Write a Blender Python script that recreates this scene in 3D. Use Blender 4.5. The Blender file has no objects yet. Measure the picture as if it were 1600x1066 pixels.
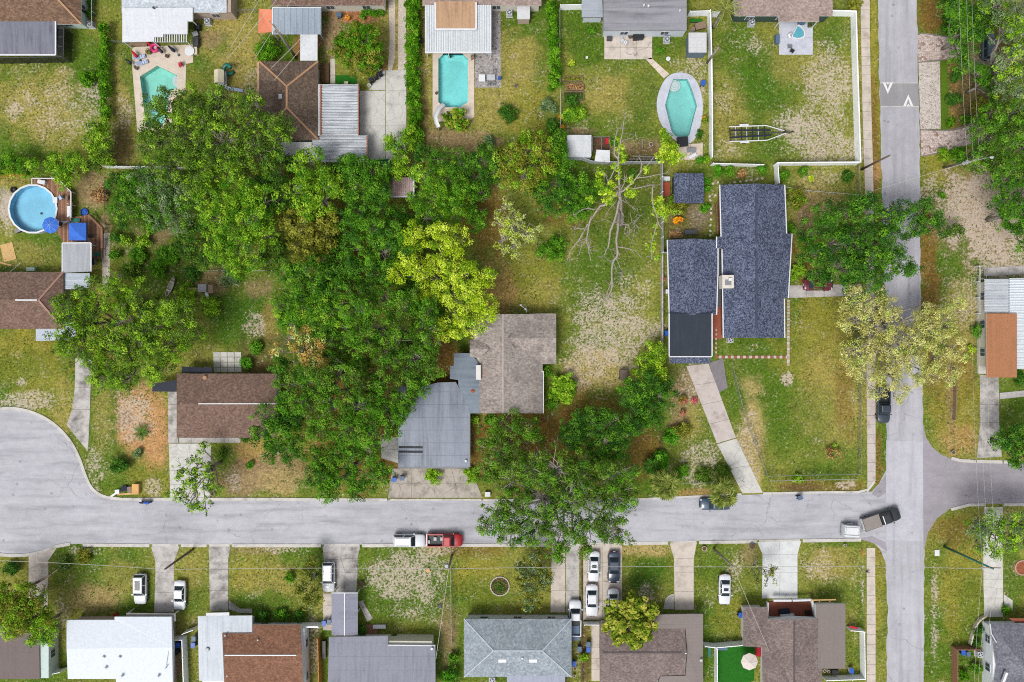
import bpy, math, random
import numpy as np
from mathutils import Vector, geometry

R = math.radians
SC = bpy.context.scene
COL = SC.collection
H = 115.0                      # camera height above the ground, metres

# ------------------------------------------------------------------ camera
cam = bpy.data.cameras.new('camera')
cam.sensor_width = 36.0
cam.lens = 36.0 * H / 160.0
cam.clip_start = 1.0
cam.clip_end = 6000.0
camo = bpy.data.objects.new('camera', cam)
COL.objects.link(camo)
camo.location = (0, 0, H)
SC.camera = camo

# ------------------------------------------------------------------ world, sun, exposure
SUN_EL, SUN_AZ = 58.0, 215.0
world = bpy.data.worlds.new('World')
SC.world = world
world.use_nodes = True
wn = world.node_tree
sky = wn.nodes.new('ShaderNodeTexSky')
sky.sky_type = 'NISHITA'
sky.sun_disc = False
sky.sun_elevation = R(SUN_EL)
sky.sun_rotation = R(SUN_AZ)
sky.dust_density = 3.0
hs = wn.nodes.new('ShaderNodeHueSaturation')
hs.inputs['Saturation'].default_value = 0.30
bg = wn.nodes['Background']
bg.inputs['Strength'].default_value = 0.093
wn.links.new(sky.outputs[0], hs.inputs['Color'])
wn.links.new(hs.outputs[0], bg.inputs['Color'])
sl = bpy.data.lights.new('sun', 'SUN')
sl.energy = 1.4
sl.angle = R(24)
sl.color = (1.0, 0.965, 0.91)
so = bpy.data.objects.new('sun', sl)
COL.objects.link(so)
so.location = (-30, -50, 90)
so.rotation_euler = (R(90 - SUN_EL), 0, R(180 - SUN_AZ))
vs = SC.view_settings
vs.view_transform = 'Standard'
vs.look = 'None'
vs.gamma = 1.0
vs.use_curve_mapping = False
vs.exposure = 0.87
SC.cycles.max_bounces = 4
SC.cycles.transparent_max_bounces = 8
SC.cycles.diffuse_bounces = 2
SC.cycles.filter_width = 1.05
SC.cycles.use_denoising = False
SC.cycles.caustics_reflective = False
SC.cycles.caustics_refractive = False

# ------------------------------------------------------------------ helpers
def W(px, py, z=0.0):
    """a spot of the photograph (1600 x 1066) at height z -> metres"""
    k = (H - z) / H
    return ((px - 800) / 10 * k, (533 - py) / 10 * k, z)
def W2(px, py, z=0.0):
    return W(px, py, z)[:2]
GAIN = 1.40
def lin(c):
    c = c / 255.0
    return c / 12.92 if c <= 0.04045 else ((c + 0.055) / 1.055) ** 2.4
def C(r, g, b, k=1.0):
    return tuple(min(0.85, lin(v) / GAIN * k) for v in (r, g, b))

HARD = []                      # ground polygons without grass, in metres

class MB:
    def __init__(s):
        s.v = []; s.f = []; s.m = []
    def add(s, vs_, fs, mi=0):
        o = len(s.v)
        s.v.extend(tuple(p) for p in vs_)
        for f in fs:
            s.f.append([i + o for i in f]); s.m.append(mi)
        return s
    def box(s, cx, cy, z0, sx, sy, sz, rot=0.0, mi=0):
        c, n = math.cos(rot), math.sin(rot)
        p = []
        for z in (z0, z0 + sz):
            for dx, dy in ((-1, -1), (1, -1), (1, 1), (-1, 1)):
                x, y = dx * sx / 2, dy * sy / 2
                p.append((cx + x * c - y * n, cy + x * n + y * c, z))
        return s.add(p, [(3, 2, 1, 0), (4, 5, 6, 7), (0, 1, 5, 4), (1, 2, 6, 5), (2, 3, 7, 6), (3, 0, 4, 7)], mi)
    def bar(s, a, b, w, h, mi=0):
        a = Vector(a); b = Vector(b)
        d = (b - a)
        if d.length < 1e-6: return s
        d.normalize()
        up = Vector((0, 0, 1)) if abs(d.z) < 0.95 else Vector((1, 0, 0))
        r = d.cross(up).normalized(); u = r.cross(d).normalized()
        p = []
        for q in (a, b):
            for i, j in ((-1, -1), (1, -1), (1, 1), (-1, 1)):
                p.append(q + r * (i * w / 2) + u * (j * h / 2))
        return s.add(p, [(3, 2, 1, 0), (4, 5, 6, 7), (0, 1, 5, 4), (1, 2, 6, 5), (2, 3, 7, 6), (3, 0, 4, 7)], mi)
    def prism(s, poly, z0, z1, mi=0):
        poly = ccw(poly)
        n = len(poly)
        p = [(x, y, z0) for x, y in poly] + [(x, y, z1) for x, y in poly]
        fs = [list(range(n))[::-1], list(range(n, 2 * n))]
        for i in range(n):
            j = (i + 1) % n
            fs.append((i, j, n + j, n + i))
        return s.add(p, fs, mi)
    def sheet(s, poly, z, holes=(), mi=0):
        loops = [[Vector((x, y, 0)) for x, y in poly]] + [[Vector((x, y, 0)) for x, y in h] for h in holes]
        flat = [v for l in loops for v in l]
        tr = geometry.tessellate_polygon(loops)
        fs = []
        for a, b, c in tr:
            A, B, Cc = flat[a], flat[b], flat[c]
            cr = (B.x - A.x) * (Cc.y - A.y) - (B.y - A.y) * (Cc.x - A.x)
            fs.append((a, b, c) if cr > 0 else (a, c, b))
        return s.add([(v.x, v.y, z) for v in flat], fs, mi)
    def wall(s, poly, z0, z1, mi=0, inward=False):
        n = len(poly)
        p = [(x, y, z0) for x, y in poly] + [(x, y, z1) for x, y in poly]
        fs = []
        for i in range(n):
            j = (i + 1) % n
            fs.append((i, j, n + j, n + i) if not inward else (i, n + i, n + j, j))
        return s.add(p, fs, mi)
    def cyl(s, cx, cy, z0, r0, z1, r1=None, n=12, mi=0, cap=True):
        r1 = r0 if r1 is None else r1
        p = []
        for z, r in ((z0, r0), (z1, r1)):
            for i in range(n):
                a = 2 * math.pi * i / n
                p.append((cx + r * math.cos(a), cy + r * math.sin(a), z))
        fs = [(i, (i + 1) % n, n + (i + 1) % n, n + i) for i in range(n)]
        if cap: fs += [list(range(n))[::-1], list(range(n, 2 * n))]
        return s.add(p, fs, mi)
    def hcyl(s, c, axis, r, L, n=14, mi=0):
        a = Vector(axis).normalized() * (L / 2); c = Vector(c)
        return s.tube([c - a, c + a], [r, r], n, mi, cap=True)
    def tube(s, pts, rad, n=6, mi=0, cap=True):
        pts = [Vector(p) for p in pts]
        ring = []
        for i, p in enumerate(pts):
            d = (pts[min(i + 1, len(pts) - 1)] - pts[max(i - 1, 0)])
            d = d.normalized() if d.length > 1e-6 else Vector((0, 0, 1))
            up = Vector((0, 0, 1)) if abs(d.z) < 0.9 else Vector((1, 0, 0))
            a = d.cross(up).normalized(); b = a.cross(d).normalized()
            r = rad[i] if hasattr(rad, '__len__') else rad
            ring += [p + a * (r * math.cos(2 * math.pi * k / n)) + b * (r * math.sin(2 * math.pi * k / n)) for k in range(n)]
        fs = []
        for i in range(len(pts) - 1):
            for k in range(n):
                fs.append((i * n + k, (i + 1) * n + k, (i + 1) * n + (k + 1) % n, i * n + (k + 1) % n))
        if cap:
            fs.append(list(range(n)))
            m = (len(pts) - 1) * n
            fs.append([m + k for k in range(n)][::-1])
        return s.add(ring, fs, mi)
    def ball(s, c, rx, ry, rz, ns=10, nr=6, mi=0, zmin=-1.0):
        p = []; fs = []
        a0 = math.asin(max(-1, min(1, zmin)))
        for j in range(nr + 1):
            t = a0 + (math.pi / 2 - a0) * j / nr
            for i in range(ns):
                a = 2 * math.pi * i / ns
                p.append((c[0] + rx * math.cos(t) * math.cos(a), c[1] + ry * math.cos(t) * math.sin(a), c[2] + rz * math.sin(t)))
        for j in range(nr):
            for i in range(ns):
                fs.append((j * ns + i, j * ns + (i + 1) % ns, (j + 1) * ns + (i + 1) % ns, (j + 1) * ns + i))
        return s.add(p, fs, mi)

def area2(poly):
    return sum(poly[i][0] * poly[(i + 1) % len(poly)][1] - poly[(i + 1) % len(poly)][0] * poly[i][1] for i in range(len(poly)))
def ccw(poly):
    poly = [tuple(p[:2]) for p in poly]
    return poly if area2(poly) > 0 else poly[::-1]
def inset(poly, d):
    poly = ccw(poly); n = len(poly); out = []
    for i in range(n):
        p0, p1, p2 = Vector(poly[i - 1]), Vector(poly[i]), Vector(poly[(i + 1) % n])
        e1 = (p1 - p0).normalized(); e2 = (p2 - p1).normalized()
        n1 = Vector((-e1.y, e1.x)); n2 = Vector((-e2.y, e2.x))
        m = n1 + n2
        k = d / max(0.3, (1 + n1.dot(n2)))
        out.append((p1.x + m.x * k, p1.y + m.y * k))
    return out
def PX(pts, z=0.0):
    return [W2(x, y, z) for x, y in pts]
def smooth_poly(pts, it=2):
    for _ in range(it):
        q = []
        for i in range(len(pts)):
            a = pts[i]; b = pts[(i + 1) % len(pts)]
            q.append((a[0] * .75 + b[0] * .25, a[1] * .75 + b[1] * .25))
            q.append((a[0] * .25 + b[0] * .75, a[1] * .25 + b[1] * .75))
        pts = q
    return pts
def smooth_line(pts, it=2):
    for _ in range(it):
        q = [pts[0]]
        for a, b in zip(pts[:-1], pts[1:]):
            q.append(tuple(u * .75 + v * .25 for u, v in zip(a, b)))
            q.append(tuple(u * .25 + v * .75 for u, v in zip(a, b)))
        q.append(pts[-1]); pts = q
    return pts

def to_obj(name, mb, mats, parent=None, off=(0, 0, 0), smooth=False):
    me = bpy.data.meshes.new(name)
    ox, oy, oz = off
    me.from_pydata([(x - ox, y - oy, z - oz) for x, y, z in mb.v], [], mb.f)
    if not isinstance(mats, (list, tuple)): mats = [mats]
    for m in mats: me.materials.append(m)
    if len(mats) > 1: me.polygons.foreach_set('material_index', mb.m)
    if smooth: me.polygons.foreach_set('use_smooth', [True] * len(me.polygons))
    me.update()
    o = bpy.data.objects.new(name, me)
    COL.objects.link(o)
    if parent: o.parent = parent
    return o
def tag(o, label=None, cat=None, group=None, kind=None):
    if label: o['label'] = label
    if cat: o['category'] = cat
    if group: o['group'] = group
    if kind: o['kind'] = kind
    return o
class T:
    """one thing: an Empty at its base that parents its parts"""
    def __init__(s, name, label, cat, loc, rot=0.0, group=None):
        s.o = bpy.data.objects.new(name, None)
        s.o.empty_display_size = 0.3
        COL.objects.link(s.o)
        loc = tuple(loc) if len(loc) == 3 else (loc[0], loc[1], 0.0)
        s.o.location = loc; s.o.rotation_euler = (0, 0, rot)
        s.loc = loc
        tag(s.o, label, cat, group)
    def part(s, name, mb, mats, parent=None, smooth=False, label=None, local=False):
        o = to_obj(name, mb, mats, parent or s.o, (0, 0, 0) if local else s.loc, smooth)
        if label: o['label'] = label
        return o
def solo(name, label, cat, mb, mats, group=None, kind=None, smooth=False, at=None):
    off = at or (0, 0, 0)
    o = to_obj(name, mb, mats, None, off, smooth)
    o.location = off
    return tag(o, label, cat, group, kind)
def struct(name, mb, mats, smooth=False, label=None):
    o = to_obj(name, mb, mats, smooth=smooth)
    return tag(o, label, kind='structure')

# ------------------------------------------------------------------ materials
class NT:
    def __init__(s, name):
        s.mat = bpy.data.materials.new(name); s.mat.use_nodes = True
        s.t = s.mat.node_tree; s.b = s.t.nodes['Principled BSDF']; s.out = s.t.nodes['Material Output']
        s._p = None
    def n(s, typ, **kw):
        nd = s.t.nodes.new('ShaderNode' + typ)
        for k, v in kw.items():
            setattr(nd, k, v)
        return nd
    def l(s, a, b): s.t.links.new(a, b)
    def pos(s):
        if s._p is None: s._p = s.n('NewGeometry').outputs['Position']
        return s._p
    def noise(s, scale, detail=3.0, rough=0.55, vec=None, dist=0.0):
        nd = s.n('TexNoise'); nd.inputs['Scale'].default_value = scale
        nd.inputs['Detail'].default_value = detail; nd.inputs['Roughness'].default_value = rough
        nd.inputs['Distortion'].default_value = dist
        s.l(vec or s.pos(), nd.inputs['Vector']); return nd.outputs[0]
    def rng(s, v, a, b, c, d, clamp=True):
        nd = s.n('MapRange', clamp=clamp); s.l(v, nd.inputs[0])
        for i, x in enumerate((a, b, c, d)): nd.inputs[i + 1].default_value = x
        return nd.outputs[0]
    def mix(s, fac, a, b, mode='MIX'):
        nd = s.n('Mix', data_type='RGBA', blend_type=mode)
        for sock, v in ((nd.inputs[0], fac), (nd.inputs[6], a), (nd.inputs[7], b)):
            if isinstance(v, (int, float)): sock.default_value = v
            elif isinstance(v, tuple): sock.default_value = (*v[:3], 1)
            else: s.l(v, sock)
        return nd.outputs[2]
    def math(s, op, a, b=0.0):
        nd = s.n('Math', operation=op)
        for sock, v in ((nd.inputs[0], a), (nd.inputs[1], b)):
            if isinstance(v, (int, float)): sock.default_value = v
            else: s.l(v, sock)
        return nd.outputs[0]
    def scale(s, colr, v):
        nd = s.n('VectorMath', operation='SCALE')
        if isinstance(colr, tuple): nd.inputs[0].default_value = colr[:3]
        else: s.l(colr, nd.inputs[0])
        s.l(v, nd.inputs['Scale']); return nd.outputs[0]
    def bump(s, v, strength=0.4, dist=0.05):
        nd = s.n('Bump'); nd.inputs['Strength'].default_value = strength; nd.inputs['Distance'].default_value = dist
        s.l(v, nd.inputs['Height']); s.l(nd.outputs[0], s.b.inputs['Normal'])
    def done(s, colr, rough=0.8, spec=0.3, metal=0.0):
        if isinstance(colr, tuple): s.b.inputs['Base Color'].default_value = (*colr[:3], 1)
        else: s.l(colr, s.b.inputs['Base Color'])
        s.b.inputs['Roughness'].default_value = rough
        s.b.inputs['Specular IOR Level'].default_value = spec
        s.b.inputs['Metallic'].default_value = metal
        return s.mat
MCACHE = {}
def plain(name, c, var=0.14, scale=1.2, rough=0.7, spec=0.3, metal=0.0, stain=None, bump=0.0, k=1.0, crack=0.0):
    """weathered paint, concrete, cloth: colour with two scales of unevenness and optional stains (colour, amount, scale)"""
    if name in MCACHE: return MCACHE[name]
    t = NT(name); c = C(*c, k)
    n1 = t.noise(scale, 4); n2 = t.noise(scale * 8, 2)
    v = t.math('ADD', t.rng(n1, .3, .7, 1 - var, 1 + var), t.rng(n2, .3, .7, -var * .6, var * .6))
    col = t.scale(c, v)
    if stain:
        sc, amt, ss = stain
        s1 = t.noise(ss, 5, .65)
        col = t.mix(t.rng(s1, .62 - amt * .25, .72, 0, min(1, .35 + amt)), col, C(*sc))
    if crack:
        ad = t.n('VectorMath', operation='ADD'); t.l(t.pos(), ad.inputs[0])
        nz = t.n('TexNoise'); nz.inputs['Scale'].default_value = .9; t.l(t.pos(), nz.inputs['Vector']); t.l(nz.outputs['Color'], ad.inputs[1])
        vo = t.n('TexVoronoi', feature='DISTANCE_TO_EDGE', voronoi_dimensions='2D'); vo.inputs['Scale'].default_value = .42; t.l(ad.outputs[0], vo.inputs['Vector'])
        col = t.mix(t.rng(vo.outputs['Distance'], .006, .022, crack, 0), col, C(110, 108, 104))
    if bump: t.bump(t.noise(scale * 10, 3), bump, .03)
    MCACHE[name] = t.done(col, rough, spec, metal)
    return MCACHE[name]
def shingle(name, a, b, c, cell=4.6, axis=0, stain=None, soft=0.5):
    """asphalt shingles: each tab its own shade, three colours, in courses"""
    t = NT(name)
    mp = t.n('Mapping'); t.l(t.pos(), mp.inputs['Vector'])
    mp.inputs['Scale'].default_value = (cell * .95, cell * 1.25, 1) if axis == 0 else (cell * 1.25, cell * .95, 1)
    vo = t.n('TexVoronoi', voronoi_dimensions='2D'); vo.inputs['Scale'].default_value = 1.0
    t.l(mp.outputs[0], vo.inputs['Vector'])
    sep = t.n('SeparateColor'); t.l(vo.outputs['Color'], sep.inputs[0])
    rp = t.n('ValToRGB'); t.l(sep.outputs[0], rp.inputs[0])
    e = rp.color_ramp.elements
    e[0].position = .12; e[0].color = (*C(*a), 1)
    e[1].position = .92; e[1].color = (*C(*c), 1)
    m = e.new(.5); m.color = (*C(*b), 1)
    v = t.math('ADD', t.rng(t.noise(.35, 5, .65), .3, .7, .82, 1.14), t.rng(t.noise(2.6, 3), .3, .7, -.16, .16))
    col = t.scale(t.mix(soft, rp.outputs[0], C(*b)), v)
    if stain:
        sc, amt, ss = stain
        col = t.mix(t.rng(t.noise(ss, 5, .6), .5, .72, 0, amt), col, C(*sc))
    t.bump(t.math('ADD', sep.outputs[1], t.noise(12, 2)), .35, .03)
    return t.done(col, .95, .15)
def streaked(name, c, d, axis=0, amt=.6, rough=.5, spec=.4, metal=0.0, sc=1.0, seam_band=None):
    """sheet roofing with dirt streaks that run down the fall (axis 0: along x, 1: along y)"""
    if name in MCACHE: return MCACHE[name]
    t = NT(name)
    mp = t.n('Mapping'); t.l(t.pos(), mp.inputs['Vector'])
    mp.inputs['Scale'].default_value = (.18 * sc, 2.6 * sc, 1) if axis == 0 else (2.6 * sc, .18 * sc, 1)
    n1 = t.noise(1.0, 5, .6, mp.outputs[0]); n2 = t.noise(.35 * sc, 4)
    f = t.math('MULTIPLY', t.rng(n1, .42, .72, 0, 1), t.rng(n2, .35, .65, .15, 1))
    col = t.mix(t.math('MULTIPLY', f, amt), C(*c), C(*d))
    col = t.scale(col, t.rng(t.noise(3, 3), .3, .7, .93, 1.07))
    if seam_band:
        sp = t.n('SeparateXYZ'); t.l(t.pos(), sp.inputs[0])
        w = t.math('FRACT', t.math('MULTIPLY', sp.outputs[seam_band[0]], 1 / seam_band[1]))
        sw, ss = (seam_band[2], seam_band[3]) if len(seam_band) > 2 else (.05, .35)
        col = t.mix(t.rng(w, sw * .6, sw, ss, 0), col, C(*d))  # thin lines at sheet seams, broad dark bands at rib pitch on corrugated sheets
    t.bump(t.noise(1.3, 4), .25, .05)
    MCACHE[name] = t.done(col, rough, spec, metal)
    return MCACHE[name]
# ------------------------------------------------------------------ shared materials
def asphalt(name, c, dark, light):
    t = NT(name)
    big = t.noise(.09, 4, .6); mid = t.noise(.8, 4, .6); fine = t.noise(14, 3, .7)
    v = t.math('ADD', t.math('ADD', t.rng(big, .3, .7, .88, 1.1), t.rng(mid, .3, .7, -.07, .07)), t.math('ADD', t.rng(fine, .25, .75, -.13, .13), t.rng(t.noise(3, 3, .7), .3, .7, -.05, .05)))
    col = t.scale(C(*c), v)
    mp = t.n('Mapping'); t.l(t.pos(), mp.inputs['Vector'])
    mp.inputs['Scale'].default_value = (.12, .9, 1) if 'side' in name or 'street' in name else (.9, .06, 1)
    st = t.noise(1.0, 4, .6, mp.outputs[0])
    col = t.mix(t.rng(st, .5, .7, 0, .75), col, C(*dark))
    col = t.mix(t.rng(st, .30, .44, .45, 0), col, C(*light))
    # cracks
    w = t.n('VectorMath', operation='ADD'); t.l(t.pos(), w.inputs[0])
    nn = t.n('TexNoise'); nn.inputs['Scale'].default_value = .6; nn.inputs['Detail'].default_value = 4
    t.l(t.pos(), nn.inputs['Vector'])
    sc = t.n('VectorMath', operation='SCALE'); t.l(nn.outputs['Color'], sc.inputs[0]); sc.inputs['Scale'].default_value = 2.2
    t.l(sc.outputs[0], w.inputs[1])
    vo = t.n('TexVoronoi', feature='DISTANCE_TO_EDGE', voronoi_dimensions='2D'); vo.inputs['Scale'].default_value = .16
    t.l(w.outputs[0], vo.inputs['Vector'])
    ck = t.math('MULTIPLY', t.rng(vo.outputs['Distance'], .002, .012, .4, 0), t.rng(t.noise(.07, 2), .45, .6, 0, 1))
    col = t.mix(ck, col, C(105, 103, 108))
    # oil drips
    sp = t.n('TexVoronoi', voronoi_dimensions='2D'); sp.inputs['Scale'].default_value = .35; t.l(t.pos(), sp.inputs['Vector'])
    col = t.mix(t.math('MULTIPLY', t.rng(t.math('ADD', sp.outputs['Distance'], t.rng(t.noise(6, 3), .3, .7, -.05, .05)), .02, .1, .5, 0), t.rng(t.noise(.2, 2), .5, .6, 0, 1)), col, C(95, 95, 100))
    t.bump(fine, .3, .02)
    return t.done(col, .92, .2)
M = {}
M['asphalt_street'] = asphalt('asphalt_street', (191, 191, 198), (160, 159, 166), (212, 213, 219))
M['asphalt_avenue'] = asphalt('asphalt_avenue', (187, 186, 193), (158, 157, 164), (206, 206, 212))
M['asphalt_side'] = asphalt('asphalt_side', (166, 160, 168), (152, 147, 154), (178, 173, 180))
M['asphalt_patch'] = asphalt('asphalt_patch', (166, 164, 168), (148, 146, 150), (182, 180, 184))
M['asphalt_light'] = asphalt('asphalt_light', (196, 196, 204), (176, 176, 184), (212, 212, 219))
M['asphalt_path'] = plain('asphalt_path', (138, 132, 136), .12, 1.5, .9, .2)
M['kerb'] = plain('kerb_concrete', (212, 208, 202), .12, .6, .85, .2, stain=((150, 145, 140), .4, .5))
M['paint'] = plain('road_paint', (240, 240, 240), .06, 3, .6)
CONC = {}
def conc(kind):
    if kind in CONC: return CONC[kind]
    base, st, amt = {
        'grey': ((202, 197, 194), (138, 132, 128), .6), 'light': ((214, 212, 206), (168, 164, 158), .35),
        'white': ((222, 224, 224), (186, 186, 186), .25), 'pink': ((205, 194, 188), (150, 138, 130), .4),
        'dirty': ((202, 197, 193), (104, 99, 96), .8), 'tan': ((214, 203, 192), (165, 150, 134), .45),
        'deck': ((222, 208, 192), (190, 172, 155), .35), 'bluegrey': ((204, 208, 220), (176, 180, 192), .3),
        'cracked': ((190, 181, 170), (128, 120, 112), .55)}[kind]
    CONC[kind] = plain('concrete_' + kind, base, .09, .9, .88, .2, stain=(st, amt, .55), bump=.2, crack={'light': .4, 'cracked': .6, 'dirty': .25, 'grey': .2}.get(kind, 0))
    return CONC[kind]
LK = 1.55
def leafmat(name, dark, mid, light, trans=.14):
    dark, mid, light = [tuple(max(3, sum(c) / 3 + (v - sum(c) / 3) * 1.1) for v in c) for c in (dark, mid, light)]
    t = NT(name)
    at = t.n('Attribute', attribute_name='lv')
    rp = t.n('ValToRGB'); t.l(at.outputs['Fac'], rp.inputs[0])
    e = rp.color_ramp.elements
    e[0].position = .08; e[0].color = (*C(*dark, k=LK), 1)
    e[1].position = .95; e[1].color = (*C(*light, k=LK), 1)
    x = e.new(.5); x.color = (*C(*mid, k=LK), 1)
    t.done(rp.outputs[0], .7, .06)
    tl = t.n('BsdfTranslucent'); t.l(rp.outputs[0], tl.inputs['Color'])
    mx = t.n('MixShader'); mx.inputs[0].default_value = trans
    t.l(t.b.outputs[0], mx.inputs[1]); t.l(tl.outputs[0], mx.inputs[2]); t.l(mx.outputs[0], t.out.inputs['Surface'])
    return t.mat
LEAF = {
    'oak': leafmat('leaf_oak', (44, 66, 22), (74, 102, 34), (118, 146, 58)),
    'dark': leafmat('leaf_dark', (30, 62, 20), (52, 92, 30), (92, 128, 48)),
    'mid': leafmat('leaf_mid', (44, 84, 18), (72, 118, 28), (116, 156, 52)),
    'bright': leafmat('leaf_bright', (66, 98, 18), (106, 144, 34), (156, 186, 66)),
    'vivid': leafmat('leaf_vivid', (44, 92, 14), (70, 124, 28), (110, 158, 52)),
    'lime': leafmat('leaf_lime', (100, 128, 20), (154, 178, 42), (204, 216, 94)),
    'olive': leafmat('leaf_olive', (70, 74, 24), (104, 110, 38), (146, 146, 66)),
    'autumn': leafmat('leaf_autumn', (108, 108, 50), (158, 136, 68), (204, 166, 98)),
    'pale': leafmat('leaf_pale', (124, 140, 64), (168, 180, 96), (206, 212, 140)),
    'yellow': leafmat('leaf_yellow', (126, 128, 62), (168, 166, 94), (206, 200, 138)),
    'hedge': leafmat('leaf_hedge', (36, 74, 10), (70, 114, 20), (112, 156, 44)),
    'palm': leafmat('leaf_palm', (58, 76, 28), (96, 110, 48), (148, 150, 86)),
    'croton': leafmat('leaf_croton', (56, 80, 18), (112, 130, 40), (180, 174, 84)),
    'brown': leafmat('leaf_brown', (96, 70, 44), (150, 116, 76), (196, 164, 120)),
    'blueish': leafmat('leaf_blueish', (60, 84, 50), (96, 118, 76), (140, 156, 116)),
    'grass': leafmat('grass_blade', (52, 66, 16), (86, 98, 32), (132, 128, 62)),
    'flower': leafmat('flower_mix', (120, 90, 60), (170, 80, 80), (214, 120, 140)),
    'orange': leafmat('flower_orange', (170, 90, 20), (214, 130, 30), (240, 190, 60)),
}
M['bark'] = plain('bark_grey', (150, 142, 132), .25, 3, .9, .2, bump=.5)
M['bark_dark'] = plain('bark_brown', (112, 98, 84), .25, 3, .9, .2, bump=.5)
M['bark_pale'] = plain('bark_pale', (188, 180, 170), .2, 3, .9, .2, bump=.5)
M['white'] = plain('white_paint', (232, 234, 238), .05, 1.2, .5, .4, stain=((200, 200, 200), .2, .8))
M['vinyl'] = plain('white_vinyl', (240, 243, 248), .04, .7, .45, .4, stain=((212, 214, 212), .2, .6), k=1.3)
M['wood'] = plain('weathered_wood', (150, 128, 108), .22, 4, .85, .2)
M['wood_red'] = plain('stained_wood', (152, 112, 88), .22, 5, .8, .2)
M['wood_tan'] = plain('tan_wood', (216, 178, 122), .12, 3, .8, .2)
M['wood_orange'] = plain('orange_wood', (206, 142, 74), .15, 3, .8, .2)
M['black'] = plain('black_plastic', (40, 42, 46), .15, 4, .5, .4)
M['dark'] = plain('dark_grey', (74, 76, 80), .15, 4, .6, .4)
M['grey'] = plain('mid_grey', (140, 142, 146), .12, 3, .6, .4)
M['lightgrey'] = plain('light_grey', (190, 194, 198), .1, 3, .5, .4)
M['metal'] = plain('galvanised_steel', (176, 180, 184), .1, 3, .35, .5, .6)
M['blue'] = plain('blue_plastic', (44, 98, 196), .1, 3, .45, .4)
M['bluegrey'] = plain('blue_grey_plastic', (88, 112, 140), .12, 3, .5, .4)
M['red'] = plain('red_cloth', (196, 34, 52), .12, 3, .7)
M['pink'] = plain('pink_vinyl', (226, 60, 130), .1, 3, .5)
M['navy'] = plain('navy_cloth', (38, 44, 66), .1, 3, .8)
M['bluecloth'] = plain('blue_canvas', (62, 118, 220), .09, 1.5, .8, stain=((42, 92, 190), .3, .8))
M['paleblue'] = plain('pale_blue_cloth', (190, 206, 236), .08, 3, .7)
M['cream'] = plain('cream_plastic', (230, 220, 192), .07, 3, .6)
M['teal'] = plain('teal_plastic', (26, 112, 96), .1, 3, .4, .5)
M['green'] = plain('green_hull', (40, 132, 72), .1, 2, .4, .5)
M['orange'] = plain('orange_sail', (238, 146, 112), .07, 1, .8)
M['terracotta'] = plain('terracotta', (186, 96, 66), .14, 4, .8)
M['brick'] = plain('red_brick', (170, 100, 80), .2, 6, .85, .2)
M['turf'] = plain('artificial_turf', (44, 112, 34), .16, 2, .9, .1, bump=.4)
M['tyre'] = plain('tyre_rubber', (44, 44, 46), .15, 5, .85, .2)
M['soil'] = plain('bed_soil', (110, 84, 64), .25, 3, .95, .1, bump=.5)
M['mulch'] = plain('mulch', (158, 96, 70), .25, 5, .95, .1, bump=.6)
M['stone'] = plain('pale_stone', (206, 198, 188), .14, 3, .85, .2)
def glass(name, c, rough=.08):
    t = NT(name); return t.done(C(*c), rough, .45)
M['glass'] = glass('window_glass', (70, 84, 94))
M['carglass'] = glass('car_glass', (34, 48, 56), .28)
M['skylight'] = glass('skylight_glass', (236, 240, 246), .3)
def water(name, c, fac):
    t = NT(name)
    tr = t.n('BsdfTransparent'); tr.inputs['Color'].default_value = (*c, 1)
    gl = t.n('BsdfGlossy'); gl.inputs['Roughness'].default_value = .12
    bp = t.n('Bump'); bp.inputs['Strength'].default_value = .25; bp.inputs['Distance'].default_value = .05
    t.l(t.noise(1.6, 3), bp.inputs['Height']); t.l(bp.outputs[0], gl.inputs['Normal'])
    fr = t.n('Fresnel'); fr.inputs['IOR'].default_value = 1.33
    t.l(bp.outputs[0], fr.inputs['Normal'])
    mx = t.n('MixShader'); t.l(fr.outputs[0], mx.inputs[0])
    t.l(tr.outputs[0], mx.inputs[1]); t.l(gl.outputs[0], mx.inputs[2])
    t.l(mx.outputs[0], t.out.inputs['Surface']); return t.mat
M['water'] = water('pool_water', (.90, .99, .98), .1)

# ------------------------------------------------------------------ pools (outlines in photograph pixels)
POOLS = {
    'kidney': [(219, 120), (246, 103), (277, 118), (277, 137), (268, 143), (264, 152), (262, 175), (254, 198), (229, 199)],
    'long': [(685, 92), (690, 88), (693, 84), (723, 84), (726, 88), (731, 92), (731, 160), (725, 164), (718, 168), (698, 168), (690, 164), (685, 160)],
    'hexagon': [(1052, 124), (1074, 124), (1080, 137), (1089, 165), (1077, 211), (1071, 216), (1055, 213), (1049, 205), (1039, 165), (1047, 135)],
}
def pip(poly, x, y):
    inside = np.zeros(x.shape, bool)
    n = len(poly)
    for i in range(n):
        x0, y0 = poly[i]; x1, y1 = poly[(i + 1) % n]
        if y0 == y1: continue
        c = ((y0 > y) != (y1 > y)) & (x < (x1 - x0) * (y - y0) / (y1 - y0) + x0)
        inside ^= c
    return inside
def vnoise(x, y, s, seed):
    rg = np.random.default_rng(seed); g = rg.random((512, 512))
    u = x * s + 200; v = y * s + 200
    i = np.floor(u).astype(int); j = np.floor(v).astype(int)
    fx = u - i; fy = v - j; fx = fx * fx * (3 - 2 * fx); fy = fy * fy * (3 - 2 * fy)
    a = g[i % 512, j % 512]; b = g[(i + 1) % 512, j % 512]; c = g[i % 512, (j + 1) % 512]; d = g[(i + 1) % 512, (j + 1) % 512]
    return (a * (1 - fx) + b * fx) * (1 - fy) + (c * (1 - fx) + d * fx) * fy
def fbm(x, y, s, seed, o=4):
    r = 0; a = 1; t = 0
    for k in range(o):
        r = r + a * vnoise(x, y, s * 2 ** k, seed + k); t += a; a *= .55
    return r / t

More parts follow.
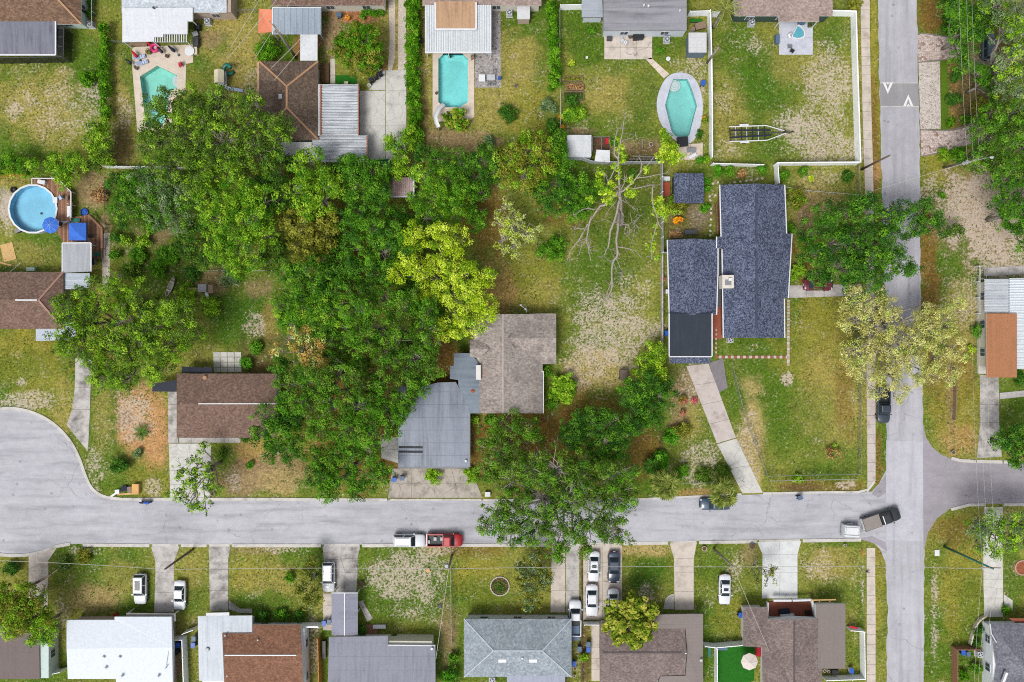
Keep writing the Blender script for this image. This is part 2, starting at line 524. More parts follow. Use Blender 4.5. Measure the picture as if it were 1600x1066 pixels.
GK = {'green': (78, 110, 26), 'lush': (62, 104, 22), 'dry': (162, 148, 80), 'straw': (182, 160, 104), 'mulch': (168, 112, 78), 'litter': (128, 96, 48),
      'dirt': (158, 130, 100), 'soil': (108, 84, 58), 'orange': (192, 146, 98), 'yellow': (148, 140, 56), 'weeds': (66, 88, 26), 'grey': (172, 162, 150)}
# (kind, px, py, rx, ry, strength) patches of differing growth; 'sand' is bare ground showing through
PATCH = [
 ('green', 120, 95, 60, 60, .8), ('dry', 60, 160, 70, 60, .8), ('sand', 100, 165, 75, 55, .4), ('sand', 25, 175, 20, 14, .7), ('green', 30, 245, 60, 20, .8),
 ('sand', 145, 145, 14, 22, .6), ('dry', 190, 150, 18, 70, .8), ('sand', 195, 175, 16, 30, .55), ('soil', 190, 225, 22, 40, .8), ('green', 200, 105, 12, 40, .7),
 ('dry', 360, 60, 50, 60, .9), ('green', 345, 70, 18, 20, .6), ('dry', 380, 130, 40, 60, .8), ('dirt', 328, 60, 24, 14, .6), ('sand', 395, 130, 14, 26, .5), ('green', 315, 100, 16, 14, .7),
 ('orange', 390, 210, 30, 40, .5), ('green', 450, 75, 30, 25, .9),
 ('mulch', 480, 70, 22, 26, 1.), ('mulch', 555, 24, 50, 14, 1.), ('dirt', 520, 60, 20, 40, .9), ('dry', 600, 40, 14, 60, .7), ('straw', 620, 50, 12, 60, .9), ('mulch', 590, 110, 20, 16, .8),
 ('dry', 665, 120, 16, 100, .85), ('soil', 660, 185, 12, 40, .6), ('dry', 760, 160, 60, 50, .8), ('dirt', 720, 220, 60, 22, .8), ('green', 830, 60, 40, 60, .7), ('dry', 810, 100, 40, 60, .8), ('yellow', 820, 170, 40, 50, .7),
 ('green', 920, 70, 40, 50, .9), ('dry', 960, 150, 60, 40, .6), ('lush', 1000, 150, 30, 40, .6), ('green', 960, 200, 70, 30, .6), ('dry', 955, 140, 30, 25, .6), ('dirt', 905, 206, 24, 10, .8),
 ('sand', 1075, 105, 30, 16, .5), ('green', 1045, 75, 30, 25, .7), ('sand', 1096, 130, 8, 40, .5), ('sand', 1096, 200, 8, 30, .3), ('dirt', 1000, 230, 60, 14, .7), ('soil', 1010, 240, 45, 14, .7),
 ('green', 1150, 60, 40, 50, .9), ('lush', 1180, 130, 50, 60, .6), ('dry', 1240, 100, 50, 40, .5), ('sand', 1180, 70, 14, 22, .5), ('sand', 1295, 130, 45, 70, .62), ('sand', 1270, 210, 60, 45, .72), ('sand', 1300, 235, 60, 25, .6), ('dry', 1140, 175, 30, 60, .6),
 ('sand', 1130, 160, 20, 20, .4), ('green', 1305, 60, 25, 40, .7), ('sand', 1135, 232, 30, 16, .4),
 ('yellow', 1340, 100, 8, 200, .9), ('yellow', 1366, 150, 8, 250, 1.), ('litter', 1366, 240, 8, 120, .8), ('orange', 1370, 265, 6, 20, .7), ('litter', 1455, 25, 22, 30, .9), ('yellow', 1460, 270, 25, 30, .7), ('litter', 1450, 380, 16, 80, .9), ('litter', 1455, 480, 18, 110, .9),
 ('sand', 1455, 300, 22, 40, .5), ('sand', 1550, 340, 80, 85, .85), ('sand', 1500, 330, 40, 70, .8), ('dirt', 1545, 330, 90, 90, .9), ('sand', 1570, 400, 60, 50, .7), ('sand', 1530, 440, 50, 20, .4),
 ('sand', 1510, 470, 26, 50, .45), ('dry', 1500, 520, 30, 90, .8), ('litter', 1490, 600, 40, 70, .6), ('yellow', 1500, 650, 50, 60, .7), ('orange', 1500, 690, 40, 25, .6), ('dirt', 1485, 620, 8, 70, .5), ('sand', 1475, 470, 8, 90, .3),
 ('lush', 1580, 190, 60, 100, .4), ('soil', 1560, 100, 60, 90, .7), ('grey', 1535, 110, 25, 40, .6), ('soil', 1510, 150, 30, 50, .8), ('mulch', 1490, 140, 8, 60, .6),
 ('straw', 1270, 320, 40, 50, .8), ('dirt', 1255, 345, 20, 40, .7), ('sand', 1290, 278, 40, 14, .4), ('litter', 1255, 400, 20, 60, .8),
 ('yellow', 1280, 530, 70, 80, .8), ('sand', 1231, 594, 11, 11, 1.), ('dry', 1300, 620, 60, 90, .7), ('green', 1250, 660, 60, 60, .45), ('green', 1240, 540, 30, 40, .3), ('litter', 1320, 620, 16, 80, .5), ('litter', 1280, 760, 80, 12, .6), ('sand', 1320, 758, 18, 8, .7), ('soil', 1250, 762, 50, 6, .7),
 ('dirt', 1080, 610, 30, 40, .7), ('sand', 1085, 600, 26, 40, .4), ('sand', 1095, 720, 40, 40, .6), ('dry', 1075, 660, 30, 40, .8), ('sand', 1170, 700, 18, 80, .5), ('straw', 1175, 680, 22, 90, .8), ('dirt', 1060, 640, 20, 40, .6), ('orange', 1090, 770, 60, 6, .6),
 ('grey', 1090, 340, 18, 22, .9), ('soil', 1075, 345, 40, 40, .7), ('lush', 1130, 270, 50, 14, .5),
 ('green', 900, 440, 110, 60, .75), ('yellow', 830, 440, 50, 60, .6), ('dry', 850, 460, 40, 30, .5), ('lush', 960, 400, 80, 60, .4), ('sand', 960, 520, 75, 75, .66), ('sand', 930, 480, 50, 40, .4), ('sand', 920, 570, 50, 40, .5), ('straw', 930, 580, 55, 40, .8), ('litter', 930, 640, 50, 40, .7), ('orange', 780, 470, 30, 60, .6), ('litter', 760, 330, 40, 60, .8),
 ('sand', 990, 450, 40, 30, .4), ('litter', 880, 330, 40, 30, .6), ('weeds', 990, 300, 60, 60, .6), ('litter', 870, 690, 60, 60, .9), ('litter', 800, 680, 60, 60, .9), ('litter', 1000, 700, 40, 50, .8), ('litter', 740, 700, 30, 60, .8), ('soil', 690, 545, 14, 40, 1.), ('litter', 690, 600, 40, 80, 1.),
 ('weeds', 230, 340, 70, 70, .8), ('dirt', 240, 370, 30, 20, .6), ('lush', 370, 500, 60, 60, .9), ('sand', 400, 510, 18, 22, .6), ('dirt', 330, 440, 40, 25, .8), ('weeds', 260, 430, 60, 50, .7), ('dirt', 400, 450, 25, 15, .6), ('litter', 510, 370, 40, 60, .9), ('litter', 560, 420, 50, 60, .9), ('soil', 400, 570, 30, 14, .6), ('orange', 420, 500, 14, 30, .4),
 ('dirt', 145, 300, 28, 35, .8), ('sand', 165, 290, 8, 10, .5), ('dirt', 162, 350, 12, 20, .8), ('green', 60, 380, 40, 30, .8), ('dry', 40, 400, 50, 25, .6), ('grey', 8, 320, 14, 30, .9), ('sand', 12, 330, 16, 40, .8), ('dry', 20, 283, 40, 10, .6),
 ('yellow', 50, 560, 60, 60, .8), ('green', 40, 575, 50, 30, .5), ('sand', 35, 597, 14, 10, .8), ('sand', 50, 625, 70, 16, .6), ('sand', 20, 630, 40, 10, .7), ('dry', 100, 640, 20, 50, .6),
 ('orange', 222, 660, 52, 58, 1.), ('sand', 205, 650, 34, 44, .6), ('dirt', 196, 655, 12, 14, .9), ('orange', 245, 700, 20, 40, .9), ('sand', 150, 730, 18, 40, .5), ('dry', 160, 660, 20, 60, .6), ('sand', 240, 760, 14, 18, .6), ('green', 180, 715, 20, 30, .5), ('yellow', 235, 750, 30, 30, .5),
 ('dirt', 380, 750, 50, 30, .8), ('orange', 395, 700, 30, 25, .6), ('dirt', 440, 740, 40, 40, .8), ('straw', 440, 755, 40, 25, .6), ('sand', 365, 750, 14, 20, .5), ('green', 345, 715, 20, 20, .6), ('yellow', 430, 690, 50, 20, .3),
 ('green', 140, 900, 60, 30, .6), ('dirt', 145, 935, 45, 25, .6), ('straw', 150, 930, 45, 20, .4), ('dry', 190, 900, 40, 30, .5), ('sand', 130, 860, 30, 8, .5), ('green', 215, 950, 30, 15, .7), ('dry', 300, 900, 18, 40, .6), ('green', 300, 940, 15, 25, .6),
 ('dry', 420, 910, 60, 35, .7), ('green', 410, 940, 50, 18, .8), ('sand', 440, 858, 40, 8, .6), ('dirt', 395, 860, 40, 8, .5), ('green', 480, 860, 25, 8, .6), ('yellow', 385, 895, 30, 30, .4),
 ('sand', 630, 900, 75, 45, .66), ('green', 640, 910, 70, 40, .5), ('sand', 680, 860, 40, 12, .6), ('litter', 740, 860, 60, 14, .6), ('yellow', 745, 905, 45, 45, .8), ('green', 750, 930, 45, 30, .6), ('sand', 650, 950, 50, 25, .4), ('dirt', 700, 970, 16, 40, .5), ('dirt', 490, 1020, 14, 60, .4), ('sand', 490, 1010, 12, 60, .5),
 ('lush', 1010, 900, 35, 30, .8), ('straw', 1010, 858, 40, 12, .9), ('sand', 1010, 930, 24, 18, .6), ('green', 1120, 890, 30, 40, .7), ('sand', 1150, 890, 14, 45, .5), ('green', 1110, 960, 30, 30, .7), ('yellow', 1140, 960, 30, 40, .4), ('dirt', 1165, 870, 20, 20, .5),
 ('dry', 1295, 880, 45, 35, .8), ('sand', 1280, 885, 40, 30, .45), ('green', 1310, 850, 40, 6, .8), ('green', 1310, 930, 40, 30, .6), ('green', 1345, 960, 6, 90, .7), ('sand', 1347, 920, 4, 40, .6), ('yellow', 1372, 920, 8, 80, .8), ('litter', 1376, 860, 8, 25, .5), ('litter', 1372, 720, 7, 50, .8),
 ('yellow', 1500, 930, 40, 80, .7), ('litter', 1490, 830, 40, 30, .6), ('sand', 1460, 960, 6, 80, .6), ('green', 1515, 960, 20, 60, .5), ('lush', 1580, 900, 25, 50, .7), ('dirt', 1590, 888, 12, 12, .9), ('green', 1340, 560, 8, 60, .3),
 ('litter', 560, 650, 90, 120, 1.), ('litter', 640, 740, 30, 40, .8), ('soil', 410, 560, 60, 40, .5), ('litter', 150, 500, 90, 70, .5),
 ('dirt', 275, 1020, 10, 50, .9), ('sand', 95, 960, 12, 40, .4), ('green', 90, 1040, 20, 40, .5), ('sand', 905, 1020, 10, 50, .3), ('soil', 915, 1020, 8, 60, .8), ('dirt', 700, 1020, 14, 50, .5), ('green', 1320, 1010, 20, 40, .5), ('green', 1100, 1030, 12, 40, .7),
]
def build_ground():
    st = .4
    xs = np.arange(-86, 86.01, st); ys = np.arange(-58, 58.01, st)
    gx, gy = np.meshgrid(xs, ys, indexing='ij')
    px = gx * 10 + 800; py = 533 - gy * 10
    n1 = fbm(gx, gy, .10, 11); n2 = fbm(gx, gy, .45, 21); n3 = fbm(gx, gy, .9, 31)
    def L(c): return np.array(C(*c)) * 1.1
    f = np.clip((n1 - .35) / .3, 0, 1)[..., None]
    col = L((86, 114, 32)) * (1 - f) + L((136, 138, 60)) * f
    sand = np.clip((n2 - .56) * 1.2, 0, .22)
    for k, cx, cy, rx, ry, s in PATCH:
        d = np.sqrt(((px - cx) / rx) ** 2 + ((py - cy) / ry) ** 2) + 1.1 * (n2 - .5) + .5 * (n3 - .5)
        w = np.clip((1.2 - d) / .65, 0, 1); w = w * w * (3 - 2 * w) * s
        if k == 'sand': sand = np.maximum(sand, w * .92)
        else:
            col = col * (1 - w[..., None]) + L(GK[k]) * w[..., None]
            if k in ('lush', 'weeds'): sand = sand * (1 - .6 * w)
    nx, ny = gx.shape
    idx = np.arange(nx * ny).reshape(nx, ny)
    q = np.stack([idx[:-1, :-1], idx[1:, :-1], idx[1:, 1:], idx[:-1, 1:]], -1).reshape(-1, 4)
    cx = (gx[:-1, :-1] + st / 2).ravel(); cy = (gy[:-1, :-1] + st / 2).ravel()
    keep = np.ones(len(q), bool)
    for pl in POOLS.values():
        keep &= ~pip(inset(PX(pl), -.5), cx, cy)
    q = q[keep]
    v = np.stack([gx.ravel(), gy.ravel(), np.zeros(nx * ny)], -1)
    B = 3000.0; x0, x1, y0, y1 = xs[0], xs[-1], ys[0], ys[-1]
    ex = [(-B, -B), (x0, -B), (x1, -B), (B, -B), (-B, y0), (x0, y0), (x1, y0), (B, y0), (-B, y1), (x0, y1), (x1, y1), (B, y1), (-B, B), (x0, B), (x1, B), (B, B)]
    o = len(v)
    v = np.vstack([v, [(a, b, 0) for a, b in ex]])
    eq = [(0, 1, 5, 4), (1, 2, 6, 5), (2, 3, 7, 6), (4, 5, 9, 8), (6, 7, 11, 10), (8, 9, 13, 12), (9, 10, 14, 13), (10, 11, 15, 14)]
    q = np.vstack([q, np.array(eq) + o])
    cc = np.vstack([col.reshape(-1, 3), np.tile(L((116, 118, 48)), (16, 1))])
    ss = np.concatenate([sand.ravel(), np.full(16, .1)])
    me = bpy.data.meshes.new('ground')
    me.from_pydata(v.tolist(), [], q.tolist())
    a = me.attributes.new('gcol', 'FLOAT_COLOR', 'POINT')
    a.data.foreach_set('color', np.hstack([cc, np.ones((len(cc), 1))]).astype(np.float32).ravel())
    a = me.attributes.new('sand', 'FLOAT', 'POINT'); a.data.foreach_set('value', ss.astype(np.float32))
    t = NT('lawn_and_bare_soil')
    ga = t.n('Attribute', attribute_name='gcol'); sa = t.n('Attribute', attribute_name='sand')
    h1 = t.noise(1.3, 4, .7); h2 = t.noise(3.3, 3, .7); h3 = t.noise(.4, 4, .6)
    v_ = t.math('ADD', t.math('ADD', t.rng(h1, .3, .7, .7, 1.24), t.rng(h2, .28, .72, -.52, .52)), t.rng(h3, .3, .7, -.14, .14))
    c1 = t.scale(ga.outputs['Color'], v_)
    c1 = t.mix(t.rng(t.noise(2.4, 4, .75), .5, .64, 0, .6), c1, t.mix(.5, ga.outputs['Color'], C(66, 92, 20)))
    c1 = t.mix(t.rng(t.noise(2.0, 4, .75, dist=.5), .57, .72, 0, .45), c1, C(182, 168, 104))
    sn = t.math('ADD', t.math('ADD', sa.outputs['Fac'], t.rng(t.noise(.55, 4, .6), .3, .7, -.22, .22)), t.rng(t.noise(2.6, 4, .8), .25, .75, -.95, .95, False))
    sc = t.scale(C(208, 192, 174), t.rng(h2, .3, .7, .72, 1.18))
    c1 = t.mix(t.rng(sn, .34, .72, 0, .9), c1, sc)
    t.bump(t.math('ADD', h1, t.math('MULTIPLY', h2, .6)), .55, .12)
    t.done(c1, .95, .1)
    me.materials.append(t.mat)
    ob = bpy.data.objects.new('ground', me); COL.objects.link(ob)
    return tag(ob, kind='structure')
build_ground()

# ------------------------------------------------------------------ roads
def road(name, pts, z, mat, hard=True):
    poly = PX(pts)
    if hard: HARD.append(poly)
    return struct(name, MB().sheet(poly, z), mat)
def densify(pts, n=6):
    out = []
    for a, b in zip(pts[:-1], pts[1:]):
        for i in range(n): out.append((a[0] + (b[0] - a[0]) * i / n, a[1] + (b[1] - a[1]) * i / n))
    return out + [pts[-1]]
TOPE = smooth_line([(-110, 690), (-60, 655), (0, 638), (28, 638), (58, 646), (88, 664), (110, 688), (124, 714), (133, 742), (143, 764), (162, 777), (190, 780)]) + \
       [(400, 780), (600, 781), (800, 782), (1000, 781), (1100, 776), (1200, 772), (1300, 770), (1345, 770)]
BOTE = [(1345, 842), (1250, 842), (1150, 844), (1000, 847), (800, 850), (600, 851), (300, 851), (130, 850)] + \
       smooth_line([(110, 850), (90, 853), (64, 863), (40, 868), (0, 868), (-60, 850), (-110, 815)])
road('street', TOPE + [(1362, 768), (1374, 755), (1384, 735), (1384, 880), (1375, 858), (1362, 846)] + BOTE, .016, M['asphalt_street'])
AVL = [(1371, -400), (1371, 0), (1374, 130), (1377, 250), (1380, 400), (1384, 560), (1385, 640), (1384, 735), (1384, 880), (1387, 950), (1385, 1066), (1384, 1500)]
AVR = [(1443, 1500), (1443, 1066), (1444, 850), (1443, 690), (1442, 640), (1440, 520), (1438, 400), (1437, 200), (1432, 0), (1432, -400)]
def ragged(pts, amp, seed, n=40):
    rg = random.Random(seed); out = []
    for a, b in zip(pts[:-1], pts[1:]):
        m = max(1, int(math.hypot(b[0] - a[0], b[1] - a[1]) / 9))
        for i in range(m):
            out.append((a[0] + (b[0] - a[0]) * i / m + rg.uniform(-amp, amp), a[1] + (b[1] - a[1]) * i / m))
    return out + [pts[-1]]
road('avenue', ragged(AVL, 1.3, 1) + ragged(AVR, 1.1, 2), .022, M['asphalt_avenue'])
road('side_street', [(1442, 662), (1447, 684), (1456, 698), (1470, 710), (1486, 717), (1510, 721), (1600, 724), (2400, 735), (2400, 800), (1600, 787), (1512, 788), (1484, 795), (1464, 810), (1450, 832), (1443, 862)], .028, M['asphalt_side'])
road('road_patch', [(1374.5, 130), (1434.5, 130), (1436, 167), (1375.5, 167)], .034, M['asphalt_patch'], False)
road('intersection_surface', [(1384.5, 688), (1442, 690), (1441.5, 846), (1384.5, 844)], .034, M['asphalt_light'], False)
road('avenue_shoulder', [(1362, 772), (1384, 742), (1384, 770), (1372, 778)], .036, M['asphalt_side'], False)
road('dirty_gutter', [(1340, 842), (1362, 838), (1384, 848), (1386, 862), (1372, 852), (1356, 846)], .036, M['asphalt_side'], False)
mk = MB()
def stroke(mb, a, b, w, z):
    a = Vector(W2(*a)); b = Vector(W2(*b)); d = (b - a).normalized(); n = Vector((-d.y, d.x)) * w / 2
    mb.add([(*(a - n), z), (*(b - n), z), (*(b + n), z), (*(a + n), z)], [(0, 1, 2, 3)])
def chevron(cx, cy, up):
    s = -1 if up else 1
    mb = MB()
    w = 4.2
    for sx in (-1, 1):
        mb.add([(*W2(cx + sx * 8, cy - s * 9), .042), (*W2(cx + sx * (8 - w), cy - s * 9), .042), (*W2(cx, cy + s * 2.2), .042), (*W2(cx, cy + s * 9), .042)],
               [(0, 1, 2, 3)] if (sx * s) > 0 else [(3, 2, 1, 0)])
    mb.add([(*W2(cx - 2.6, cy - s * 9), .042), (*W2(cx + 2.6, cy - s * 9), .042), (*W2(cx, cy - s * 5.5), .042)], [(0, 1, 2)] if s < 0 else [(2, 1, 0)])
    struct('road_marking', mb, M['paint'])
chevron(1387, 138, False); chevron(1419, 157, True)
b = MB(); stroke(b, (1375, 130), (1434, 130), .12, .040); stroke(b, (1376, 166.5), (1436, 166.5), .12, .040)
struct('road_joint_line', b, M['kerb'])
# kerbs, in lengths
def kerb(pts, w=.45, h=.11, mat=None, seg=30):
    pts = [W2(*p) for p in pts]
    mb = MB(); n = len(pts)
    L, Rr = [], []
    for i in range(n):
        d = (Vector(pts[min(i + 1, n - 1)]) - Vector(pts[max(i - 1, 0)])).normalized(); nn = Vector((-d.y, d.x)) * w / 2
        L.append(Vector(pts[i]) + nn); Rr.append(Vector(pts[i]) - nn)
    v = []
    for i in range(n):
        for p, z in ((L[i], 0), (L[i], h), (Rr[i], h), (Rr[i], 0)): v.append((p.x, p.y, z))
    f = []
    for i in range(n - 1):
        for k in range(4):
            f.append((i * 4 + k, i * 4 + (k + 1) % 4, (i + 1) * 4 + (k + 1) % 4, (i + 1) * 4 + k))
    f += [(0, 3, 2, 1), ((n - 1) * 4, (n - 1) * 4 + 1, (n - 1) * 4 + 2, (n - 1) * 4 + 3)]
    HARD.append([tuple(p) for p in L] + [tuple(p) for p in Rr[::-1]])
    f = [x[::-1] for x in f]
    return struct('kerb', mb.add(v, f), mat or M['kerb'])
ke = TOPE.index((400, 780))
kerb(TOPE[:ke + 1]); kerb([(400.5, 780), (605, 781)]); kerb([(610, 781), (752, 781)], .3, .05); kerb([(755, 781.5), (1000, 780), (1100, 775)], .3, .08)
kerb([(1100.5, 775), (1158, 772)], .3, .08); kerb([(1192, 771), (1300, 769), (1340, 769), (1356, 765), (1366, 752)], .35)
for a, c in ((1345, 1254), (1250, 1186), (1182, 1092), (1088, 1048), (1044, 974), (970, 912), (906, 862), (858, 566), (562, 506), (502, 363), (359, 327), (323, 283), (279, 238)):
    def by(x): return 842 + (1345 - x) * 9.0 / 545 if x > 800 else 851
    kerb([(a, by(a) + 1.5), (c, by(c) + 1.5)], .5, .11 if abs(a - c) > 70 else .05)
kerb([(234, 852.5), (130, 851.5)], .5); kerb(BOTE[BOTE.index((110, 850)):], .5)
kerb([(1486, 716), (1500, 719.5), (1524, 721)], .5, .13); kerb([(1526, 721), (1566, 722)], .5, .06); kerb([(1568, 722), (1577, 722)], .5, .13)
kerb([(1600, 788.5), (1568, 788.5)], .45); kerb([(1538, 788.5), (1514, 789), (1486, 796)], .45)

# ------------------------------------------------------------------ slabs: driveways, walks, patios
def rung_slabs(name, rungs, mat, cols=1, h=.06, gap=.035, label=None):
    """a chain of cross lines; every two of them bound a row of slabs"""
    root = bpy.data.objects.new(name, None); COL.objects.link(root); tag(root, label, kind='structure')
    for (a0, a1), (b0, b1) in zip(rungs[:-1], rungs[1:]):
        for c in range(cols):
            t0, t1 = c / cols, (c + 1) / cols
            lp = lambda p, q, t: (p[0] + (q[0] - p[0]) * t, p[1] + (q[1] - p[1]) * t)
            poly = PX([lp(a0, a1, t0), lp(a0, a1, t1), lp(b0, b1, t1), lp(b0, b1, t0)])
            HARD.append(poly)
            m = mat if not isinstance(mat, list) else mat[random.randrange(len(mat))]
            to_obj('slab', MB().prism(inset(poly, gap / 2), -.05, h), m, root)
    return root
def rows(l0, r0, l1, r1, n):
    lp = lambda p, q, t: (p[0] + (q[0] - p[0]) * t, p[1] + (q[1] - p[1]) * t)
    return [(lp(l0, l1, i / n), lp(r0, r1, i / n)) for i in range(n + 1)]
random.seed(4)
rung_slabs('driveway', rows((118, 560), (145, 560), (117, 606), (142, 606), 2) + rows((113, 640), (141, 640), (104, 664), (138, 706), 1), conc('dirty'))
rung_slabs('walkway', rows((263, 612), (277, 612), (263, 692), (279, 692), 4), conc('dirty'))
rung_slabs('walkway', rows((280, 684), (280, 692), (376, 684), (376, 692), 5), conc('grey'))
rung_slabs('driveway', rows((264, 693), (330, 693), (266, 778), (328, 778), 4), conc('light'), 2)
rung_slabs('driveway', rows((613, 732), (736, 732), (606, 778), (754, 778), 2), conc('cracked'), 4)
rung_slabs('side_slab', rows((594, 686), (622, 682), (596, 716), (622, 724), 2), conc('light'))
rung_slabs('driveway', rows((1072, 572), (1107, 568), (1120, 693), (1150, 684), 4), conc('pink'))
rung_slabs('driveway', rows((1120.5, 694), (1150.5, 685), (1160, 771), (1192, 770), 2), conc('light'))
rung_slabs('driveway', rows((45, 868), (92, 852), (45, 890), (76, 876), 1) + rows((45, 892), (76, 892), (45, 946), (75, 956), 2), conc('tan'))
rung_slabs('driveway', rows((236, 854), (281, 854), (243, 878), (272, 878), 1) + rows((243, 894), (272, 894), (241, 957), (272, 957), 2), conc('grey'))
rung_slabs('driveway', rows((326, 854), (361, 854), (327, 872), (357, 872), 1) + rows((327, 890), (357, 890), (328, 955), (357, 955), 2), conc('dirty'))
rung_slabs('walkway', [((357.5, 938), (357.5, 952)), ((375, 951), (375, 958)), ((394, 951), (394, 958))], conc('grey'))
rung_slabs('driveway', rows((504, 854), (563, 854), (506, 875), (559, 872), 1) + rows((520, 895), (559, 895), (520, 927), (557, 927), 1), [conc('grey'), conc('dirty')], 2)
rung_slabs('walkway', rows((559, 940), (566, 938), (574, 972), (583, 966), 3), conc('grey'))
rung_slabs('side_slab', rows((505, 927), (519, 927), (505, 985), (519, 985), 3), conc('tan'))
rung_slabs('driveway', rows((862, 853), (883, 853), (860, 957), (883, 957), 3), conc('tan')); rung_slabs('driveway', rows((884, 853), (905, 853), (884, 957), (905, 957), 3), conc('grey'))
rung_slabs('driveway', rows((911, 852), (972, 848), (911, 969), (972, 967), 4), conc('tan'), 2)
rung_slabs('walkway', rows((924, 976), (937, 976), (924, 1064), (937, 1064), 5), conc('tan'))
rung_slabs('driveway', rows((1046, 849), (1089, 847), (1053, 873), (1084, 873), 1) + rows((1053, 895), (1084, 895), (1054, 953), (1084, 953), 2), conc('tan'))
rung_slabs('walkway', [((1036, 952), (1053, 952)), ((1040, 934), (1053, 932)), ((1049, 928), (1053, 928))], conc('grey'))
rung_slabs('driveway', rows((1183, 847), (1252, 845), (1191, 866), (1246, 866), 1) + rows((1191, 895), (1246, 895), (1190, 935), (1246, 935), 1), conc('white'), 2)
rung_slabs('driveway', rows((1531, 586), (1560, 586), (1531, 632), (1561, 632), 1) + rows((1531, 660), (1561, 660), (1526, 716), (1565, 714), 2), conc('dirty'))
rung_slabs('walkway', rows((1561.5, 614), (1561.5, 624), (1600, 610), (1600, 620), 3), conc('grey'))
rung_slabs('driveway', rows((1537, 792), (1567, 792), (1536, 855), (1566, 855), 2) + rows((1536, 905), (1567, 905), (1538, 964), (1567, 964), 2), conc('light'))
rung_slabs('walkway', rows((1568, 928), (1582, 938), (1568, 950), (1582, 953), 1), conc('light'))
rung_slabs('driveway', rows((1231, 446), (1231, 466), (1346, 444), (1346, 462), 4), conc('grey'))
rung_slabs('driveway', [((562, 142), (602, 142)), ((562, 197), (602, 197)), ((562, 250), (602, 250))], conc('light'))
rung_slabs('driveway', [((602.5, 110), (635, 110)), ((602.5, 142), (635, 142)), ((602.5, 197), (635, 197)), ((602.5, 250), (635, 250))], conc('light'))
rung_slabs('side_slab', [((576, 141), (602, 141)), ((598, 112), (602, 110))], conc('light'))
rung_slabs('walkway', rows((516, 92), (524, 92), (516, 131), (524, 131), 3), conc('tan'))
rung_slabs('patio', rows((944, 56), (1019, 56), (944, 93), (1019, 93), 2), conc('tan'), 3)
rung_slabs('walkway', rows((1009, 93), (1017, 90), (1037, 123), (1046, 116), 4), conc('deck'))
rung_slabs('patio', rows((1217, 33), (1270, 33), (1217, 86), (1270, 86), 2), conc('bluegrey'), 2)
rung_slabs('patio', rows((333, 550), (377, 550), (334, 582), (378, 582), 4), conc('light'), 4, gap=.08)
rung_slabs('equipment_pad', rows((1060, 226), (1098, 224), (1060, 250), (1098, 250), 1), conc('deck'), 2)
rung_slabs('patio', rows((160, 364), (172, 364), (160, 452), (172, 452), 10), conc('tan'), 2)
rung_slabs('patio', [((1537, 418), (1537, 432)), ((1556, 418), (1556, 432)), ((1576, 416), (1576, 430)), ((1600, 416), (1600, 428))], conc('grey'))
rung_slabs('patio', rows((1160, 962), (1232, 962), (1160, 968), (1232, 968), 1), conc('grey'), 3)
SW = [(1344, 1359, -30), (1345, 1359, 60), (1347, 1361, 160), (1350, 1364, 262), (1352, 1365, 310), (1353, 1366, 450), (1354, 1368, 620), (1355, 1368, 752)]
def sidewalk(segs, step, mat):
    rg = []
    for (l0, r0, y0), (l1, r1, y1) in zip(segs[:-1], segs[1:]):
        n = max(1, round((y1 - y0) / step))
        rg += [((l0 + (l1 - l0) * i / n, y0 + (y1 - y0) * i / n), (r0 + (r1 - r0) * i / n, y0 + (y1 - y0) * i / n)) for i in range(n)]
    rg.append(((segs[-1][0], segs[-1][2]), (segs[-1][1], segs[-1][2])))
    rung_slabs('sidewalk', rg, mat)
sidewalk(SW[:4], 14.5, conc('tan')); sidewalk(SW[3:], 15.5, conc('pink'))
rung_slabs('sidewalk', [((1355, 752), (1368, 752)), ((1354, 772), (1366, 756))], conc('pink'))
sidewalk([(1354, 1367, 856), (1354, 1368, 960), (1354, 1368, 1085)], 15, conc('tan'))

# stone-paved forecourt on the north-east side
def pavers(name, pts, size, c1, c2, c3, z=.05, holes=(), gap=.45):
    if name + str(c1) in MCACHE: m = MCACHE[name + str(c1)]
    else:
        t = NT(name)
        vo = t.n('TexVoronoi', voronoi_dimensions='2D'); vo.inputs['Scale'].default_value = 1 / size; t.l(t.pos(), vo.inputs['Vector'])
        ve = t.n('TexVoronoi', voronoi_dimensions='2D', feature='DISTANCE_TO_EDGE'); ve.inputs['Scale'].default_value = 1 / size; t.l(t.pos(), ve.inputs['Vector'])
        sp = t.n('SeparateColor'); t.l(vo.outputs['Color'], sp.inputs[0])
        rp = t.n('ValToRGB'); t.l(sp.outputs[0], rp.inputs[0])
        e = rp.color_ramp.elements
        e[0].color = (*C(*c1), 1); e[1].color = (*C(*c3), 1); q = e.new(.3); q.color = (*C(*c2), 1); q = e.new(.75); q.color = (*C(*c2, k=1.1), 1)
        col = t.mix(t.rng(ve.outputs['Distance'], .02, .09, gap, 0), rp.outputs[0], C(*[v * .55 for v in c1]))
        col = t.scale(col, t.rng(t.noise(1.5, 4), .3, .7, .85, 1.1))
        t.bump(t.rng(ve.outputs['Distance'], 0, .12, 0, 1), .6, .04)
        m = MCACHE[name + str(c1)] = t.done(col, .9, .2)
    poly = PX(pts); HARD.append(poly)
    return struct(name, MB().prism(poly, -.05, z), m)
FC = ((150, 118, 104), (208, 190, 182), (226, 214, 206))
pavers('paved_entrance', smooth_line([(1434, 56), (1440, 52), (1470, 56), (1500, 58)], 1) + smooth_line([(1500, 90), (1476, 94), (1450, 96), (1435, 98)], 1), .34, *FC)
pavers('gravel_forecourt', [(1435, 98.5), (1468, 96), (1469, 150), (1470, 202), (1438, 202)], .16, (172, 156, 146), (216, 205, 197), (230, 221, 214), gap=.2)
